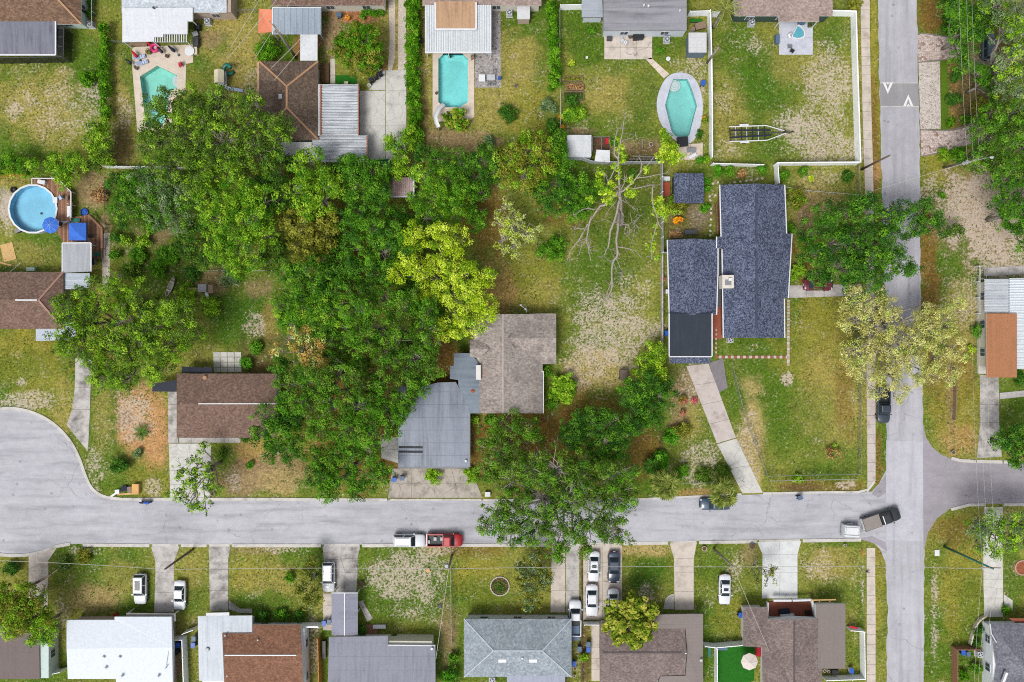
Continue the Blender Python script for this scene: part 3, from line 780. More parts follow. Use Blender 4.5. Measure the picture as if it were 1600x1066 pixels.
pavers('paved_entrance', smooth_line([(1438, 203), (1470, 206), (1495, 204), (1515, 196), (1530, 190)], 1) + smooth_line([(1545, 202), (1525, 222), (1500, 230), (1470, 238), (1439, 244)], 1), .34, *FC)
kerb(smooth_line([(1438, 202.5), (1470, 205), (1495, 202), (1520, 192), (1545, 175)], 1), .18, .09, plain('dark_edging', (140, 132, 128)))
kerb(smooth_line([(1434, 55), (1441, 52), (1470, 57), (1486, 58)], 1), .18, .09, plain('dark_edging', (140, 132, 128)))
kerb(smooth_line([(1435, 98), (1452, 95.5), (1478, 93)], 1), .18, .09, plain('dark_edging', (140, 132, 128)))
kerb(smooth_line([(1439, 244.5), (1470, 239), (1490, 233)], 1), .18, .09, plain('dark_edging', (140, 132, 128)))
pl = PX([(1470, 96), (1480, 96), (1481, 203), (1471, 203)]); HARD.append(pl)
struct('clipped_lawn_strip', MB().prism(pl, 0, .06), plain('clipped_lawn', (92, 122, 34), .14, 3, .95, .1, bump=.5))
pavers('paver_patio', [(742, 14), (782, 14), (783, 137), (742, 137)], .26, (128, 122, 118), (176, 170, 168), (202, 198, 196))
pl = PX([(524, 118), (556, 118), (558, 131), (524, 131)]); HARD.append(pl); struct('artificial_turf', MB().prism(pl, 0, .04), M['turf'])
pl = PX([(1119, 1006), (1180, 1005), (1178, 1064), (1119, 1080)]); HARD.append(pl); struct('artificial_turf', MB().prism(pl, 0, .05), M['turf'])
pl = PX([(1108, 567), (1130, 560), (1134, 590), (1137, 606), (1122, 614)]); HARD.append(pl); struct('asphalt_path', MB().prism(pl, -.02, .045), M['asphalt_path'])
pl = PX([(1113, 478), (1128, 478), (1128, 530), (1113, 530)]); HARD.append(pl); struct('brick_patio', MB().prism(pl, -.02, .06), M['brick'])
pl = PX([(606, -30), (618, -30), (617, 60), (617, 92), (612, 112), (606, 110), (609, 60)]); HARD.append(pl); struct('gravel_track', MB().prism(pl, -.02, .03), plain('crushed_shell', (216, 204, 190), .2, 4, .95, .1, bump=.6))
pl = PX([(623, -30), (634, -30), (635, 110), (622, 110), (622, 60)]); HARD.append(pl); struct('gravel_track', MB().prism(pl, -.02, .03), plain('crushed_shell', (206, 192, 176)))
pl = PX([(1518, 1009), (1540, 1009), (1550, 1066), (1516, 1066)])
# stepping paths of alternating red and pale blocks
def blocks(name, a, b, n, w, m1, m2):
    root = bpy.data.objects.new(name, None); COL.objects.link(root); tag(root, kind='structure')
    A = Vector(W2(*a)); B_ = Vector(W2(*b)); d = (B_ - A) / n; ang = math.atan2(d.y, d.x)
    base = to_obj('block', MB().box(0, 0, 0, d.length * .9, w, .07), m1)
    for i in range(n):
        o = base if i == 0 else base.copy()
        if i: COL.objects.link(o)
        if i % 2 and m2:
            if i == 1: o.data = base.data.copy(); o.data.materials[0] = m2; alt = o.data
            else: o.data = alt
        p = A + d * (i + .5)
        o.parent = root; o.location = (p.x, p.y, 0); o.rotation_euler = (0, 0, ang)
    return root
blocks('block_path', (1118, 558), (1232, 558), 24, .42, M['brick'], M['stone'])
blocks('block_path', (1231.5, 468), (1231.5, 572), 22, .42, M['stone'], plain('tan_block', (198, 170, 150)))
blocks('block_edging', (1119, 514), (1118.5, 556), 12, .25, M['stone'], M['brick'])
# ------------------------------------------------------------------ vegetation
def rand_dirs(rg, n, zmin=-1.0):
    z = rg.uniform(zmin, 1, n); a = rg.uniform(0, 2 * np.pi, n); r = np.sqrt(1 - z * z)
    return np.stack([r * np.cos(a), r * np.sin(a), z], -1)
def leaf_mesh(name, pos, nor, size, lv, mats, asp=.62, rg=None, mi=None):
    n = len(pos)
    rnd = rg.normal(size=(n, 3))
    nor = nor / np.linalg.norm(nor, axis=1, keepdims=True)
    t = np.cross(nor, rnd); t /= np.linalg.norm(t, axis=1, keepdims=True) + 1e-9
    b = np.cross(nor, t)
    sz = size[:, None]
    v = np.stack([pos - t * sz * .5, pos - b * sz * asp * .5 + t * sz * .05, pos + t * sz * .5, pos + b * sz * asp * .5 + t * sz * .05], 1).reshape(-1, 3)
    f = np.arange(4 * n).reshape(-1, 4)
    me = bpy.data.meshes.new(name)
    me.from_pydata(v.tolist(), [], f.tolist())
    a = me.attributes.new('lv', 'FLOAT', 'POINT'); a.data.foreach_set('value', np.repeat(lv, 4).astype(np.float32))
    for m in mats: me.materials.append(m)
    if mi is not None: me.polygons.foreach_set('material_index', mi.astype(np.int32))
    o = bpy.data.objects.new(name, me); COL.objects.link(o)
    return o
def clump_leaves(rg, cen, rad, nleaf, leaf, up=.55, flat=.75):
    """leaves on the outside of rounded clumps"""
    P, Nn, S, V, K = [], [], [], [], []
    for i, (c, r) in enumerate(zip(cen, rad)):
        n = max(5, int(nleaf * r * r))
        d = rand_dirs(rg, n, -.45)
        rr = (rg.random(n) ** .4)[:, None]
        P.append(c + d * rr * np.array([r, r, r * flat]))
        Nn.append(d * .75 + np.array([0, 0, up]) + rg.normal(size=(n, 3)) * .3)
        S.append(leaf * rg.uniform(.65, 1.35, n))
        V.append(np.clip(.62 * rg.random() + .45 * rg.random(n) - .03, 0, 1))
        K.append(np.full(n, i))
    return np.vstack(P), np.vstack(Nn), np.concatenate(S), np.concatenate(V), np.concatenate(K)
SEED = [100]
def crook(a, b, rg, k=.12, n=3):
    a = np.array(a, float); b = np.array(b, float); L = np.linalg.norm(b - a)
    pts = [a + (b - a) * i / n + (rg.normal(size=3) * k * L * (0 if i in (0, n) else 1)) * np.array([1, 1, .5]) for i in range(n + 1)]
    return [tuple(p) for p in pts]
def tree(name, label, kind, lobes, h, cat='tree', dens=1.15, clump=.75, leaf=.25, nl=122, bare=0, bark='bark', trunk=None, base=None, twig=.05, kind2=None, mixp=.3, flat=.75, group=None, low=.0):
    """lobes: (px, py, radius px) as the photograph shows the crown; h: height in metres"""
    SEED[0] += 1
    rg = np.random.default_rng(SEED[0])
    LB = []
    for q in lobes:
        px, py, r = q[:3]
        zf = q[3] if len(q) > 3 else rg.uniform(.62, .78)
        cz = h * zf; k = (H - cz) / H; Rm = r / 10 * k * 1.1
        Rz = min(max(h - cz, .3) * rg.uniform(.85, 1.1), cz - .05 * h) if h > 3 else min(h - cz, Rm)
        LB.append((np.array(W(px, py, cz)), Rm, max(Rz, .25)))
    cen, rad = [], []
    for c, Rm, Rz in LB:
        n = int(dens * math.pi * Rm * Rm / (clump * clump)) + 4
        nb = max(4, int(Rm * Rm * 1.0) + 3)
        bd = rand_dirs(rg, nb, -.25 - low) * rg.uniform(.45, .84, nb)[:, None] * np.array([Rm, Rm, Rz])
        br = np.clip(Rm * rg.uniform(.3, .46, nb), clump * .7, 1.4)
        w = rg.integers(0, nb, n)
        d = rand_dirs(rg, n, -.3 - low) * (rg.uniform(.3, 1, n) ** .5)[:, None]
        p = c + bd[w] + d * br[w][:, None] * np.array([1, 1, .8])
        if dens > .55:
            q = rg.random(n) < .42                      # the fuller inside of the crown, under the bunches
            p[q] = c + (rand_dirs(rg, n, -.5) * (rg.uniform(.15, 1, n) ** .5)[:, None] * np.array([Rm * .9, Rm * .9, Rz * .62]))[q] - np.array([0, 0, Rz * .12])
        r = clump * rg.uniform(.45, 1.05, n)
        p[:, 2] = np.maximum(p[:, 2], r * flat * .8)
        cen.append(p); rad.append(np.minimum(r, Rm * .75))
    cen = np.vstack(cen); rad = np.concatenate(rad)
    cm = np.mean([c for c, _, _ in LB], 0)
    bx, by = base if base else (cm[0], cm[1])
    th = T(name, label, cat, (bx, by, 0), 0, group)
    th.o.location = (bx, by, 0)
    # trunk and limbs
    tr = trunk or max(.04, min(.55, .032 * h))
    mb = MB()
    fork = np.array([bx, by, h * .32]) + np.append(rg.normal(size=2) * .02 * h, 0)
    mb.tube([(bx, by, 0), tuple((np.array([bx, by, 0]) + fork) / 2), tuple(fork)], [tr * 1.25, tr, tr * .85], 8)
    for c, Rm, Rz in LB:
        e = c - np.array([0, 0, Rz * .25])
        mb.tube(crook(fork, e, rg, .08), [tr * .62, tr * .45, tr * .34, tr * .2], 6)
    o2 = rg.permutation(len(cen))
    ntw = min(len(cen), 10 + int(len(cen) * (.25 + bare)))
    for i in o2[:ntw]:
        j = int(np.argmin([np.linalg.norm(c - cen[i]) / Rm for c, Rm, Rz in LB]))
        c, Rm, Rz = LB[j]
        s = c - np.array([0, 0, Rz * .2])
        e = s + (cen[i] - s) * (1.0 + (rg.uniform(.05, .25) if rg.random() < bare * 2 else -.05))
        pts = crook(s, e, rg, .12, 3)
        mb.tube(pts, [twig * 1.6, twig * 1.1, twig * .8, twig * .35], 4, cap=False)
        if bare:
            for _ in range(2):
                m = np.array(pts[2]); ee = m + (e - m) * rg.uniform(.7, 1.2) + rg.normal(size=3) * .35
                mb.tube([tuple(m), tuple(ee)], [twig * .6, twig * .2], 3, cap=False)
    th.part('trunk', mb, M[bark], smooth=True)
    P, Nn, S, V, K = clump_leaves(rg, cen, rad, nl, leaf, flat=flat)
    P[:, 2] = np.maximum(P[:, 2], .03)
    mats = [LEAF[kind]]; mi = None
    if kind2:
        mats.append(LEAF[kind2]); pick = rg.random(len(cen)) < mixp; mi = pick[K].astype(int)
    cr = leaf_mesh('crown', P - np.array(th.loc), Nn, S, V, mats, rg=rg, mi=mi)
    cr.parent = th.o
    return th
def bush(label, kind, px, py, r, h=1.4, name='shrub', cat='shrub', **kw):
    rg = random.Random(int(px * 7 + py))
    kw.setdefault('clump', max(.26, min(.6, r / 10 * .32))); kw.setdefault('leaf', .24); kw.setdefault('nl', 150); kw.setdefault('dens', 1.1)
    lb = [(px, py, r * .8, .5)]
    for i in range(3):
        a = rg.uniform(0, 6.28); lb.append((px + math.cos(a) * r * .4, py + math.sin(a) * r * .4, r * .6, rg.uniform(.45, .62)))
    return tree(name, label, kind, lb, h, cat=cat, bark='bark_dark', trunk=.05, twig=.02, low=.3, **kw)
def hedge(label, kind, pts, w, h, leaf=.28, nl=95, name='hedge'):
    """a clipped row along a line of photograph points, px wide"""
    SEED[0] += 1
    rg = np.random.default_rng(SEED[0])
    P = [np.array(W2(*p, h * .6)) for p in pts]
    th = T(name, label, 'hedge', (P[0][0], P[0][1], 0))
    cen, rad, mb = [], [], MB()
    for a, b in zip(P[:-1], P[1:]):
        L = np.linalg.norm(b - a); d = (b - a) / L; nn = np.array([-d[1], d[0]])
        n = int(L * (w / 10) * h * 2.6) + 4
        for _ in range(n):
            s = rg.uniform(0, L); u = rg.uniform(-1, 1) * w / 20 * .9; z = rg.uniform(.2, .95) * h
            if abs(u) < w / 40 and z < h * .6: z = h * rg.uniform(.7, .95)
            q = a + d * s + nn * u; cen.append((q[0], q[1], z)); rad.append(rg.uniform(.35, .65))
        for s in np.arange(.3, L, 1.1):
            q = a + d * s; mb.tube([(q[0], q[1], 0), (q[0] + .05, q[1], h * .7)], [.05, .02], 5)
    th.part('stems', mb, M['bark_dark'])
    A, Nn, S, V, K = clump_leaves(rg, np.array(cen), np.array(rad), nl * 1.6, leaf)
    A[:, 2] = np.maximum(A[:, 2], .03)
    cr = leaf_mesh('foliage', A - np.array(th.loc), Nn, S, V, [LEAF[kind]], rg=rg); cr.parent = th.o
    return th
def frond_mesh(name, L, w, droop, n, mat, rg, seg=12, fan=False):
    """one palm frond along +x: a midrib and many leaflets"""
    P, V = [], []; f = []
    if fan:
        st = .45 * L
        for i in range(n):
            a = R(-115 + 230 * i / (n - 1)); l = (L - st) * (1 - .15 * abs(i / (n - 1) - .5)) * rg.uniform(.85, 1.1)
            d = np.array([math.cos(a), math.sin(a), 0]); s = np.array([-d[1], d[0], 0])
            o = np.array([st, 0, 0]); b = len(P)
            m = o + d * l * .55; e = o + d * l - np.array([0, 0, droop * l * rg.uniform(.4, 1.)])
            P += [o, m + s * w * .5, e, m - s * w * .5]; V += [rg.random()] * 4; f.append((b, b + 1, b + 2, b + 3))
        b = len(P); P += [np.array([0, -.03, 0]), np.array([st, -.03, 0]), np.array([st, .03, 0]), np.array([0, .03, 0])]; V += [.6] * 4; f.append((b, b + 1, b + 2, b + 3))
    else:
        for i in range(n):
            t = .12 + .88 * i / (n - 1)
            o = np.array([t * L, 0, .25 * L * math.sin(t * 2.2) * .6 - droop * L * t * t])
            l = w * math.sin(min(1, t * 1.15) * math.pi * .86 + .25)
            for sd in (-1, 1):
                d = np.array([.55, sd * .8, -.28]); d /= np.linalg.norm(d); b = len(P)
                e = o + d * l * rg.uniform(.8, 1.15); q = np.array([.06, 0, 0]) * L * .25
                P += [o - q * .5, o + (e - o) * .5 - q, e, o + (e - o) * .5 + q]; V += [rg.random()] * 4; f.append((b, b + 1, b + 2, b + 3))
        for i in range(seg):
            t0, t1 = i / seg, (i + 1) / seg
            z = lambda t: .25 * L * math.sin(t * 2.2) * .6 - droop * L * t * t + .01
            b = len(P); P += [np.array([t0 * L, -.035, z(t0)]), np.array([t1 * L, -.035, z(t1)]), np.array([t1 * L, .035, z(t1)]), np.array([t0 * L, .035, z(t0)])]
            V += [.9] * 4; f.append((b, b + 1, b + 2, b + 3))
    me = bpy.data.meshes.new(name); me.from_pydata([tuple(p) for p in P], [], f)
    a = me.attributes.new('lv', 'FLOAT', 'POINT'); a.data.foreach_set('value', np.array(V, np.float32))
    me.materials.append(mat)
    return me
def palm(label, kind, px, py, h, L, nf, w=.5, fan=False, trunk=.18, droop=.28, name='palm_tree', base=None, tilt=(0.0, .75), leaflets=16, cat='palm'):
    SEED[0] += 1
    rg = np.random.default_rng(SEED[0])
    top = np.array(W(px, py, h)); bx, by = W2(*base) if base else (top[0], top[1])
    th = T(name, label, cat, (bx, by, 0))
    mb = MB()
    n = 7; pts = [(bx + (top[0] - bx) * (i / n) ** 1.3, by + (top[1] - by) * (i / n) ** 1.3, h * i / n) for i in range(n + 1)]
    mb.tube(pts, [trunk * (1.2 - .3 * i / n + (.08 if i % 2 else 0)) for i in range(n + 1)], 8)
    th.part('trunk', mb, M['bark'], smooth=True)
    ms = [frond_mesh('frond', L, w, droop, leaflets, LEAF[kind], rg, fan=fan) for _ in range(3)]
    for i in range(nf):
        o = bpy.data.objects.new('frond', ms[i % 3]); COL.objects.link(o); o.parent = th.o
        o.location = (top[0] - bx, top[1] - by, h)
        s = rg.uniform(.75, 1.1); o.scale = (s, s, s)
        o.rotation_euler = (rg.normal() * .2, -rg.uniform(*tilt) if i % 3 else rg.uniform(-.1, .35), 2.399 * i + rg.normal() * .1)
    return th
def rosette(label, kind, px, py, r, h=.9, name='cycad', n=26, w=.35):
    return palm(label, kind, px, py, h * .35, r / 10, n, w, False, .16, .15, name, tilt=(0.05, .8), leaflets=14, cat='plant')
# ------------------------------------------------------------------ buildings
def add_roof(t, planes, mats, zb, name='roof', ridges=(), rm=None, rw=.28, parent=None, label=None):
    """planes: polygons of (px, py, z); closed solid whose underside lies at zb"""
    V, key, F = [], {}, []
    for pl in planes:
        f = []
        for q in pl:
            k = (round(q[0], 1), round(q[1], 1), round(q[2], 2))
            if k not in key: key[k] = len(V); V.append(W(*q))
            f.append(key[k])
        a = sum(V[f[i]][0] * V[f[(i + 1) % len(f)]][1] - V[f[(i + 1) % len(f)]][0] * V[f[i]][1] for i in range(len(f)))
        F.append(f if a > 0 else f[::-1])
    n = len(V); edges = {}
    for f in F:
        for i in range(len(f)):
            e = (f[i], f[(i + 1) % len(f)]); edges[e] = 1
    mb = MB(); mb.add(V, F, 0)
    mb.v += [(x, y, zb) for x, y, z in V]
    for f in F: mb.f.append([i + n for i in f[::-1]]); mb.m.append(1)
    for a, b in edges:
        if (b, a) not in edges: mb.f.append([b, a, a + n, b + n]); mb.m.append(1)
    r = t.part(name, mb, list(mats), parent, label=label)
    for rd in ridges:
        m = MB(); m.bar(W(*rd[0]), W(*rd[1]), rw, .09); t.part('ridge_cap', m, rm or mats[0], r)
    return r
def hipr(x0, y0, x1, y1, ze, zr, r0, r1):
    a, b, c, d = (x0, y0, ze), (x1, y0, ze), (x1, y1, ze), (x0, y1, ze)
    p, q = (*r0, zr), (*r1, zr)
    if abs(r0[0] - r1[0]) >= abs(r0[1] - r1[1]):
        pl = [(a, b, q, p), (b, c, q), (c, d, p, q), (d, a, p)]; rd = [(p, q), (a, p), (d, p), (b, q), (c, q)]
    else:
        pl = [(a, b, p), (b, c, q, p), (c, d, q), (d, a, p, q)]; rd = [(p, q), (a, p), (b, p), (c, q), (d, q)]
    return pl, rd
def gab(x0, y0, x1, y1, ze, zr, axis, rc):
    if axis == 'x':
        p, q = (x0, rc, zr), (x1, rc, zr)
        return [((x0, y0, ze), (x1, y0, ze), q, p), (p, q, (x1, y1, ze), (x0, y1, ze))], [(p, q)]
    p, q = (rc, y0, zr), (rc, y1, zr)
    return [((x0, y0, ze), p, q, (x0, y1, ze)), (p, (x1, y0, ze), (x1, y1, ze), q)], [(p, q)]
def ribbed(t, name, rect, axis, pitch, amp, za, zb, mat, rust=None, parent=None):
    """corrugated sheet over a pixel rectangle; ribs run along axis; za, zb heights at the two ends of the fall"""
    x0, y0, x1, y1 = rect
    zm = (za + zb) / 2
    n = int(((x1 - x0) if axis == 'y' else (y1 - y0)) / 10 / pitch)
    V = []; F = []; mi = []
    prof = [(0, 0), (.45, 0), (.6, 1), (.85, 1)]
    ts = [((i + u) / n, h * amp) for i in range(n) for u, h in prof] + [(1.0, 0)]
    for tt, h in ts:
        for s, z in ((0, za), (1, zb)):
            px, py = (x0 + (x1 - x0) * tt, y0 + (y1 - y0) * s) if axis == 'y' else (x0 + (x1 - x0) * s, y0 + (y1 - y0) * tt)
            X, Y, _ = W(px, py, z); V.append((X, Y, z + h))
    m = len(ts)
    V += [(x, y, z - .07 - (0 if True else 0)) for x, y, z in V]
    for i in range(m - 1):
        a, b, c, d = 2 * i, 2 * i + 1, 2 * i + 3, 2 * i + 2
        F.append([a, b, c, d] if axis == 'y' else [a, d, c, b][::-1]); mi.append(0)
        o = 2 * m
        F.append([a + o, d + o, c + o, b + o]); mi.append(1)
        F.append([a, d, d + o, a + o]); mi.append(1); F.append([b, b + o, c + o, c]); mi.append(1)
    o = 2 * m
    F.append([0, o, o + 1, 1]); mi.append(1); e = 2 * m - 2; F.append([e, e + 1, e + 1 + o, e + o]); mi.append(1)
    mb = MB(); mb.v = V; mb.f = F; mb.m = mi
    return t.part(name, mb, [mat, rust or mat], parent)
def add_walls(t, poly, z0, z1, ov, mat, ze=None, wins=True, wm=None, name='wall'):
    ze = ze or z1
    P = inset(PX(poly, ze), ov)
    r = t.part(name, MB().prism(P, 0, z1), mat)
    HARD.append(P)
    if not wins: return r
    n = len(P); Pc = ccw(P)
    for i in range(n):
        a, b = Vector(Pc[i]), Vector(Pc[(i + 1) % n]); e = b - a; L = e.length
        if L < 2.6: continue
        d = e / L; nn = Vector((d.y, -d.x)); m = (a + b) / 2
        if nn.dot(-m.normalized()) < .3 or m.length < 18: continue
        k = max(1, int(L / 4.2))
        for j in range(k):
            c = a + d * (L * (j + .5) / k) + nn * .03; w = 1.3
            if abs(c.x) > 82 or abs(c.y) > 55: continue
            f = t.part('window', MB().bar((*(c - d * w / 2), 1.5), (*(c + d * w / 2), 1.5), .07, 1.2), wm or M['white'], r)
            c = c + nn * .03
            for sd in (-1, 1):
                q = c + d * (sd * .3)
                t.part('pane', MB().bar((*(q - d * .26), 1.5), (*(q + d * .26), 1.5), .05, 1.0), M['glass'], f)
    return r
def gutter(t, segs, mat, w=.13, parent=None):
    for a, b in segs:
        A = Vector(W(*a)); B = Vector(W(*b))
        t.part('gutter', MB().bar(A, B, w, .12), mat, parent)
def posts(t, pts, z, mat, w=.12, name='post'):
    for p in pts:
        X, Y, _ = W(*p, z); t.part(name, MB().box(X, Y, 0, w, w, z), mat)
def vent(t, px, py, z, s=.3, mat=None, hgt=.25):
    X, Y, _ = W(px, py, z); t.part('roof_vent', MB().cyl(X, Y, z - .15, s * .5, z + hgt, s * .4, 8).cyl(X, Y, z + hgt, s * .7, z + hgt + .06, s * .5, 8), mat or M['white'])
def house(label, px, py, name='house', cat='house'):
    return T(name, label, cat, W(px, py, 0))
SH = dict(
 brown1=shingle('shingle_brown_tan', (96, 74, 60), (128, 102, 84), (160, 132, 112), stain=((92, 74, 62), .5, .5)),
 brown2=shingle('shingle_dark_brown', (88, 74, 64), (112, 96, 84), (146, 126, 110), axis=1, stain=((84, 70, 60), .5, .4)),
 brown3=shingle('shingle_reddish_brown', (98, 78, 70), (130, 106, 94), (160, 134, 120), stain=((92, 76, 70), .5, .35)),
 rust=shingle('shingle_rust', (112, 80, 64), (140, 102, 82), (166, 126, 104), stain=((104, 74, 58), .5, .35)),
 blue=shingle('shingle_blue_grey', (54, 59, 76), (88, 96, 119), (122, 131, 155), cell=6.6, axis=1, soft=.15),
 tan=shingle('shingle_tan_grey', (138, 128, 122), (166, 156, 150), (190, 180, 172), stain=((112, 104, 102), .7, .22), soft=.4),
 slate=shingle('shingle_slate', (128, 140, 150), (156, 166, 174), (184, 192, 198), axis=1, stain=((130, 142, 152), .4, .4)),
 mauve=shingle('shingle_mauve_brown', (104, 92, 92), (134, 120, 116), (160, 146, 140), stain=((108, 96, 94), .4, .3)),
 pinky=shingle('shingle_pinkish', (134, 118, 112), (164, 146, 138), (190, 172, 162), stain=((140, 124, 118), .4, .4)),
 grey=shingle('shingle_grey', (94, 96, 106), (120, 122, 132), (146, 148, 156), axis=1, stain=((84, 86, 94), .4, .3)),
 gravel=shingle('gravel_roof', (168, 182, 196), (202, 210, 218), (230, 234, 238), cell=4, stain=((180, 190, 196), .3, .3)))
fas = plain('fascia_white', (224, 226, 230), .06); fasd = plain('fascia_grey', (120, 118, 118), .1); fast = plain('fascia_tan', (196, 160, 128), .14)
mint = plain('stucco_mint', (206, 224, 218), .06, 2, .8); tanw = plain('stucco_tan', (190, 172, 158), .08, 2, .8); creamw = plain('stucco_cream', (226, 222, 208), .06, 2, .8)
bluew = plain('stucco_pale_blue', (214, 222, 232), .06, 2, .8); greenw = plain('siding_dark_green', (64, 84, 74), .08, 2, .8); whitew = plain('stucco_white', (232, 238, 242), .05, 2, .8); brickw = plain('brick_wall', (150, 96, 80), .15, 5, .85)
# --- north row
h = house('brown hip roofed house with mint walls and a grey screened porch, top left corner', 60, 0)
P = [(-70, -70), (127, -70), (127, 38), (-70, 38)]
pl, rd = hipr(-70, -70, 127, 38, 2.75, 4.7, (-20, -16), (76, -16))
add_roof(h, pl, [SH['brown1'], fas], 2.6, ridges=rd[:1] + rd[3:], rm=plain('ridge_tan', (188, 146, 112), .12))
add_walls(h, P, 0, 2.62, .5, mint, 2.75)
add_roof(h, [((-70, 28, 2.95), (86, 28, 2.95), (86, 85, 2.55), (-70, 85, 2.55))], [streaked('porch_roof_grey', (126, 128, 142), (66, 68, 84), 1, .85), fas], 2.45, 'porch_roof')
gutter(h, [((87, 28, 2.9), (87, 86, 2.52)), ((-70, 86, 2.52), (87, 86, 2.52))], M['white'], .2)
t = NT('insect_screen'); tr = t.n('BsdfTransparent'); mx = t.n('MixShader'); mx.inputs[0].default_value = .62; t.done(C(38, 40, 44), .7, .2)
t.l(tr.outputs[0], mx.inputs[1]); t.l(t.b.outputs[0], mx.inputs[2]); t.l(mx.outputs[0], t.out.inputs['Surface']); M['screen'] = t.mat
sc = MB(); sc.add([W(87, 40, 2.5), W(100, 44, 2.4), W(99, 89, 2.4), W(88, 86, 2.5)], [(3, 2, 1, 0)])
for a, b in (((100, 44), (99, 89)), ((99, 89), (0, 91)), ((0, 91), (-40, 91))):
    A, B_ = W(*a, 2.4), W(*b, 2.4); sc.add([A, B_, (B_[0], B_[1], .1), (A[0], A[1], .1)], [(0, 1, 2, 3)])
h.part('insect_screen', sc, M['screen'])
for q in ((100, 44), (100, 66), (99, 89), (84, 90), (55, 90), (28, 91), (2, 91)): 
    X, Y, _ = W(*q, 2.4); h.part('screen_post', MB().box(X, Y, 0, .08, .08, 2.42), M['dark'])
for a, b in (((87, 44), (100, 44)), ((88, 58), (100, 58)), ((88, 72), (100, 73)), ((88, 87), (99, 89)), ((100, 44), (99, 89)), ((99, 89), (-40, 91))):
    h.part('screen_rail', MB().bar(W(*a, 2.44), W(*b, 2.44), .08, .08), M['dark'])

h = house('house with speckled white gravel roof and flat white patio cover above the angular pool', 275, 5)
add_roof(h, [((190, -70, 3.4), (354, -70, 3.4), (354, 20, 2.85), (190, 20, 2.85))], [SH['gravel'], fast], 2.7)
add_walls(h, [(190, -70), (362, -70), (362, 20), (190, 20)], 0, 2.68, .2, tanw, 2.85)
wp = streaked('white_pan_roof', (224, 228, 234), (188, 192, 200), 1, .5, seam_band=(1, 1.9))
add_roof(h, [((191, 13, 3.15), (301, 12, 3.15), (301, 33, 3.0), (293, 33, 3.0), (293, 53, 2.85), (255, 53, 2.85), (255, 58, 2.81), (241, 58, 2.81), (241, 65, 2.75), (191, 66, 2.75))], [wp, fas], 2.66, 'patio_roof')
t = NT('sooty_spot')
for i in range(14): 
    x = 243 + i * 3.7; h.part('pergola_slat', MB().bar(W(x, 59 if i < 4 else 54, 2.72), W(x, 66, 2.7), .12, .06), M['white'])
h.part('pergola_beam', MB().bar(W(241, 66, 2.64), W(293, 66, 2.64), .12, .1), M['grey']); h.part('pergola_beam', MB().bar(W(255, 54, 2.64), W(293, 54, 2.64), .12, .1), M['grey'])
posts(h, [(193, 65), (240, 65), (292, 65), (300, 32)], 2.66, M['white'])
vent(h, 241, 13, 3.2, .3, M['dark'])

h = house('long grey brown house with cream wall and small shrubs, north of the round tree', 515, 0)
pl, rd = gab(424, -72, 602, 9, 2.75, 4.3, 'x', -31)
add_roof(h, pl, [SH['brown3'], fas], 2.6, ridges=rd); add_walls(h, [(424, -72), (602, -72), (602, 9), (424, 9)], 0, 2.62, .35, creamw, 2.75)
ribbed(h, 'carport_roof', (426, 13, 502, 54), 'y', .95, .05, 2.85, 2.5, streaked('blue_pan_roof', (168, 180, 194), (120, 132, 148), 1, .7, metal=.2))
gutter(h, [((426, 12, 2.88), (502, 12, 2.88)), ((426, 12, 2.88), (426, 54, 2.52))], M['white'])
add_roof(h, [((469, 54, 2.62), (496, 54, 2.62), (496, 95, 2.4), (469, 95, 2.4))], [streaked('white_shed_roof', (226, 230, 234), (196, 196, 194), 1, .4, seam_band=(0, 1.2)), fas], 2.3, 'shed_roof')
posts(h, [(428, 53), (500, 53), (471, 93), (494, 93)], 2.4, M['lightgrey'])

h = house('dark brown hip roofed house with tan ridges and rusty corrugated side roofs', 450, 160)
pl, rd = hipr(405, 96, 497, 218, 2.75, 4.5, (448, 135), (448, 168))
add_roof(h, pl, [SH['brown2'], fast], 2.6, ridges=rd, rm=plain('ridge_tan', (188, 146, 112)))
add_walls(h, [(405, 96), (497, 96), (497, 218), (405, 218)], 0, 2.62, .45, creamw, 2.75)
h.part('gutter', MB().bar(W(403.5, 97, 2.7), W(403.5, 216, 2.7), .3, .12), fast)
X, Y, Z = W(439, 152, 3.9); h.part('roof_vent', MB().box(X, Y, 3.3, .5, .7, 1.0), M['lightgrey'])
rw = streaked('white_corrugated', (222, 228, 234), (112, 116, 126), 0, 1.0, .45, .4, sc=1.2, seam_band=(1, .41, .5, .55)); rust = plain('rusty_edge', (170, 110, 84), .25, 5)
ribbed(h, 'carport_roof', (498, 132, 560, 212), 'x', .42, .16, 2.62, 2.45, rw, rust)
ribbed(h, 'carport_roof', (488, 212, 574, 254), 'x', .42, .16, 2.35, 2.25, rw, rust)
gutter(h, [((498.5, 132, 2.72), (498.5, 212, 2.72))], M['white'], .18)
for a, b in (((560, 133, 2.5), (560, 211, 2.5)), ((573.5, 213, 2.3), (573.5, 253, 2.3)), ((501, 133, 2.82), (501, 211, 2.82))): h.part('rusty_edge', MB().bar(W(*a), W(*b), .22, .1), rust)
add_roof(h, [((433, 222, 2.6), (487, 222, 2.6), (487, 253, 2.4), (433, 253, 2.4))], [streaked('white_flat_roof', (214, 214, 212), (176, 172, 168), 1, .5), fas], 2.3, 'porch_roof')
posts(h, [(500, 134), (558, 134), (558, 208), (572, 252), (490, 252), (435, 251)], 2.2, M['lightgrey'])

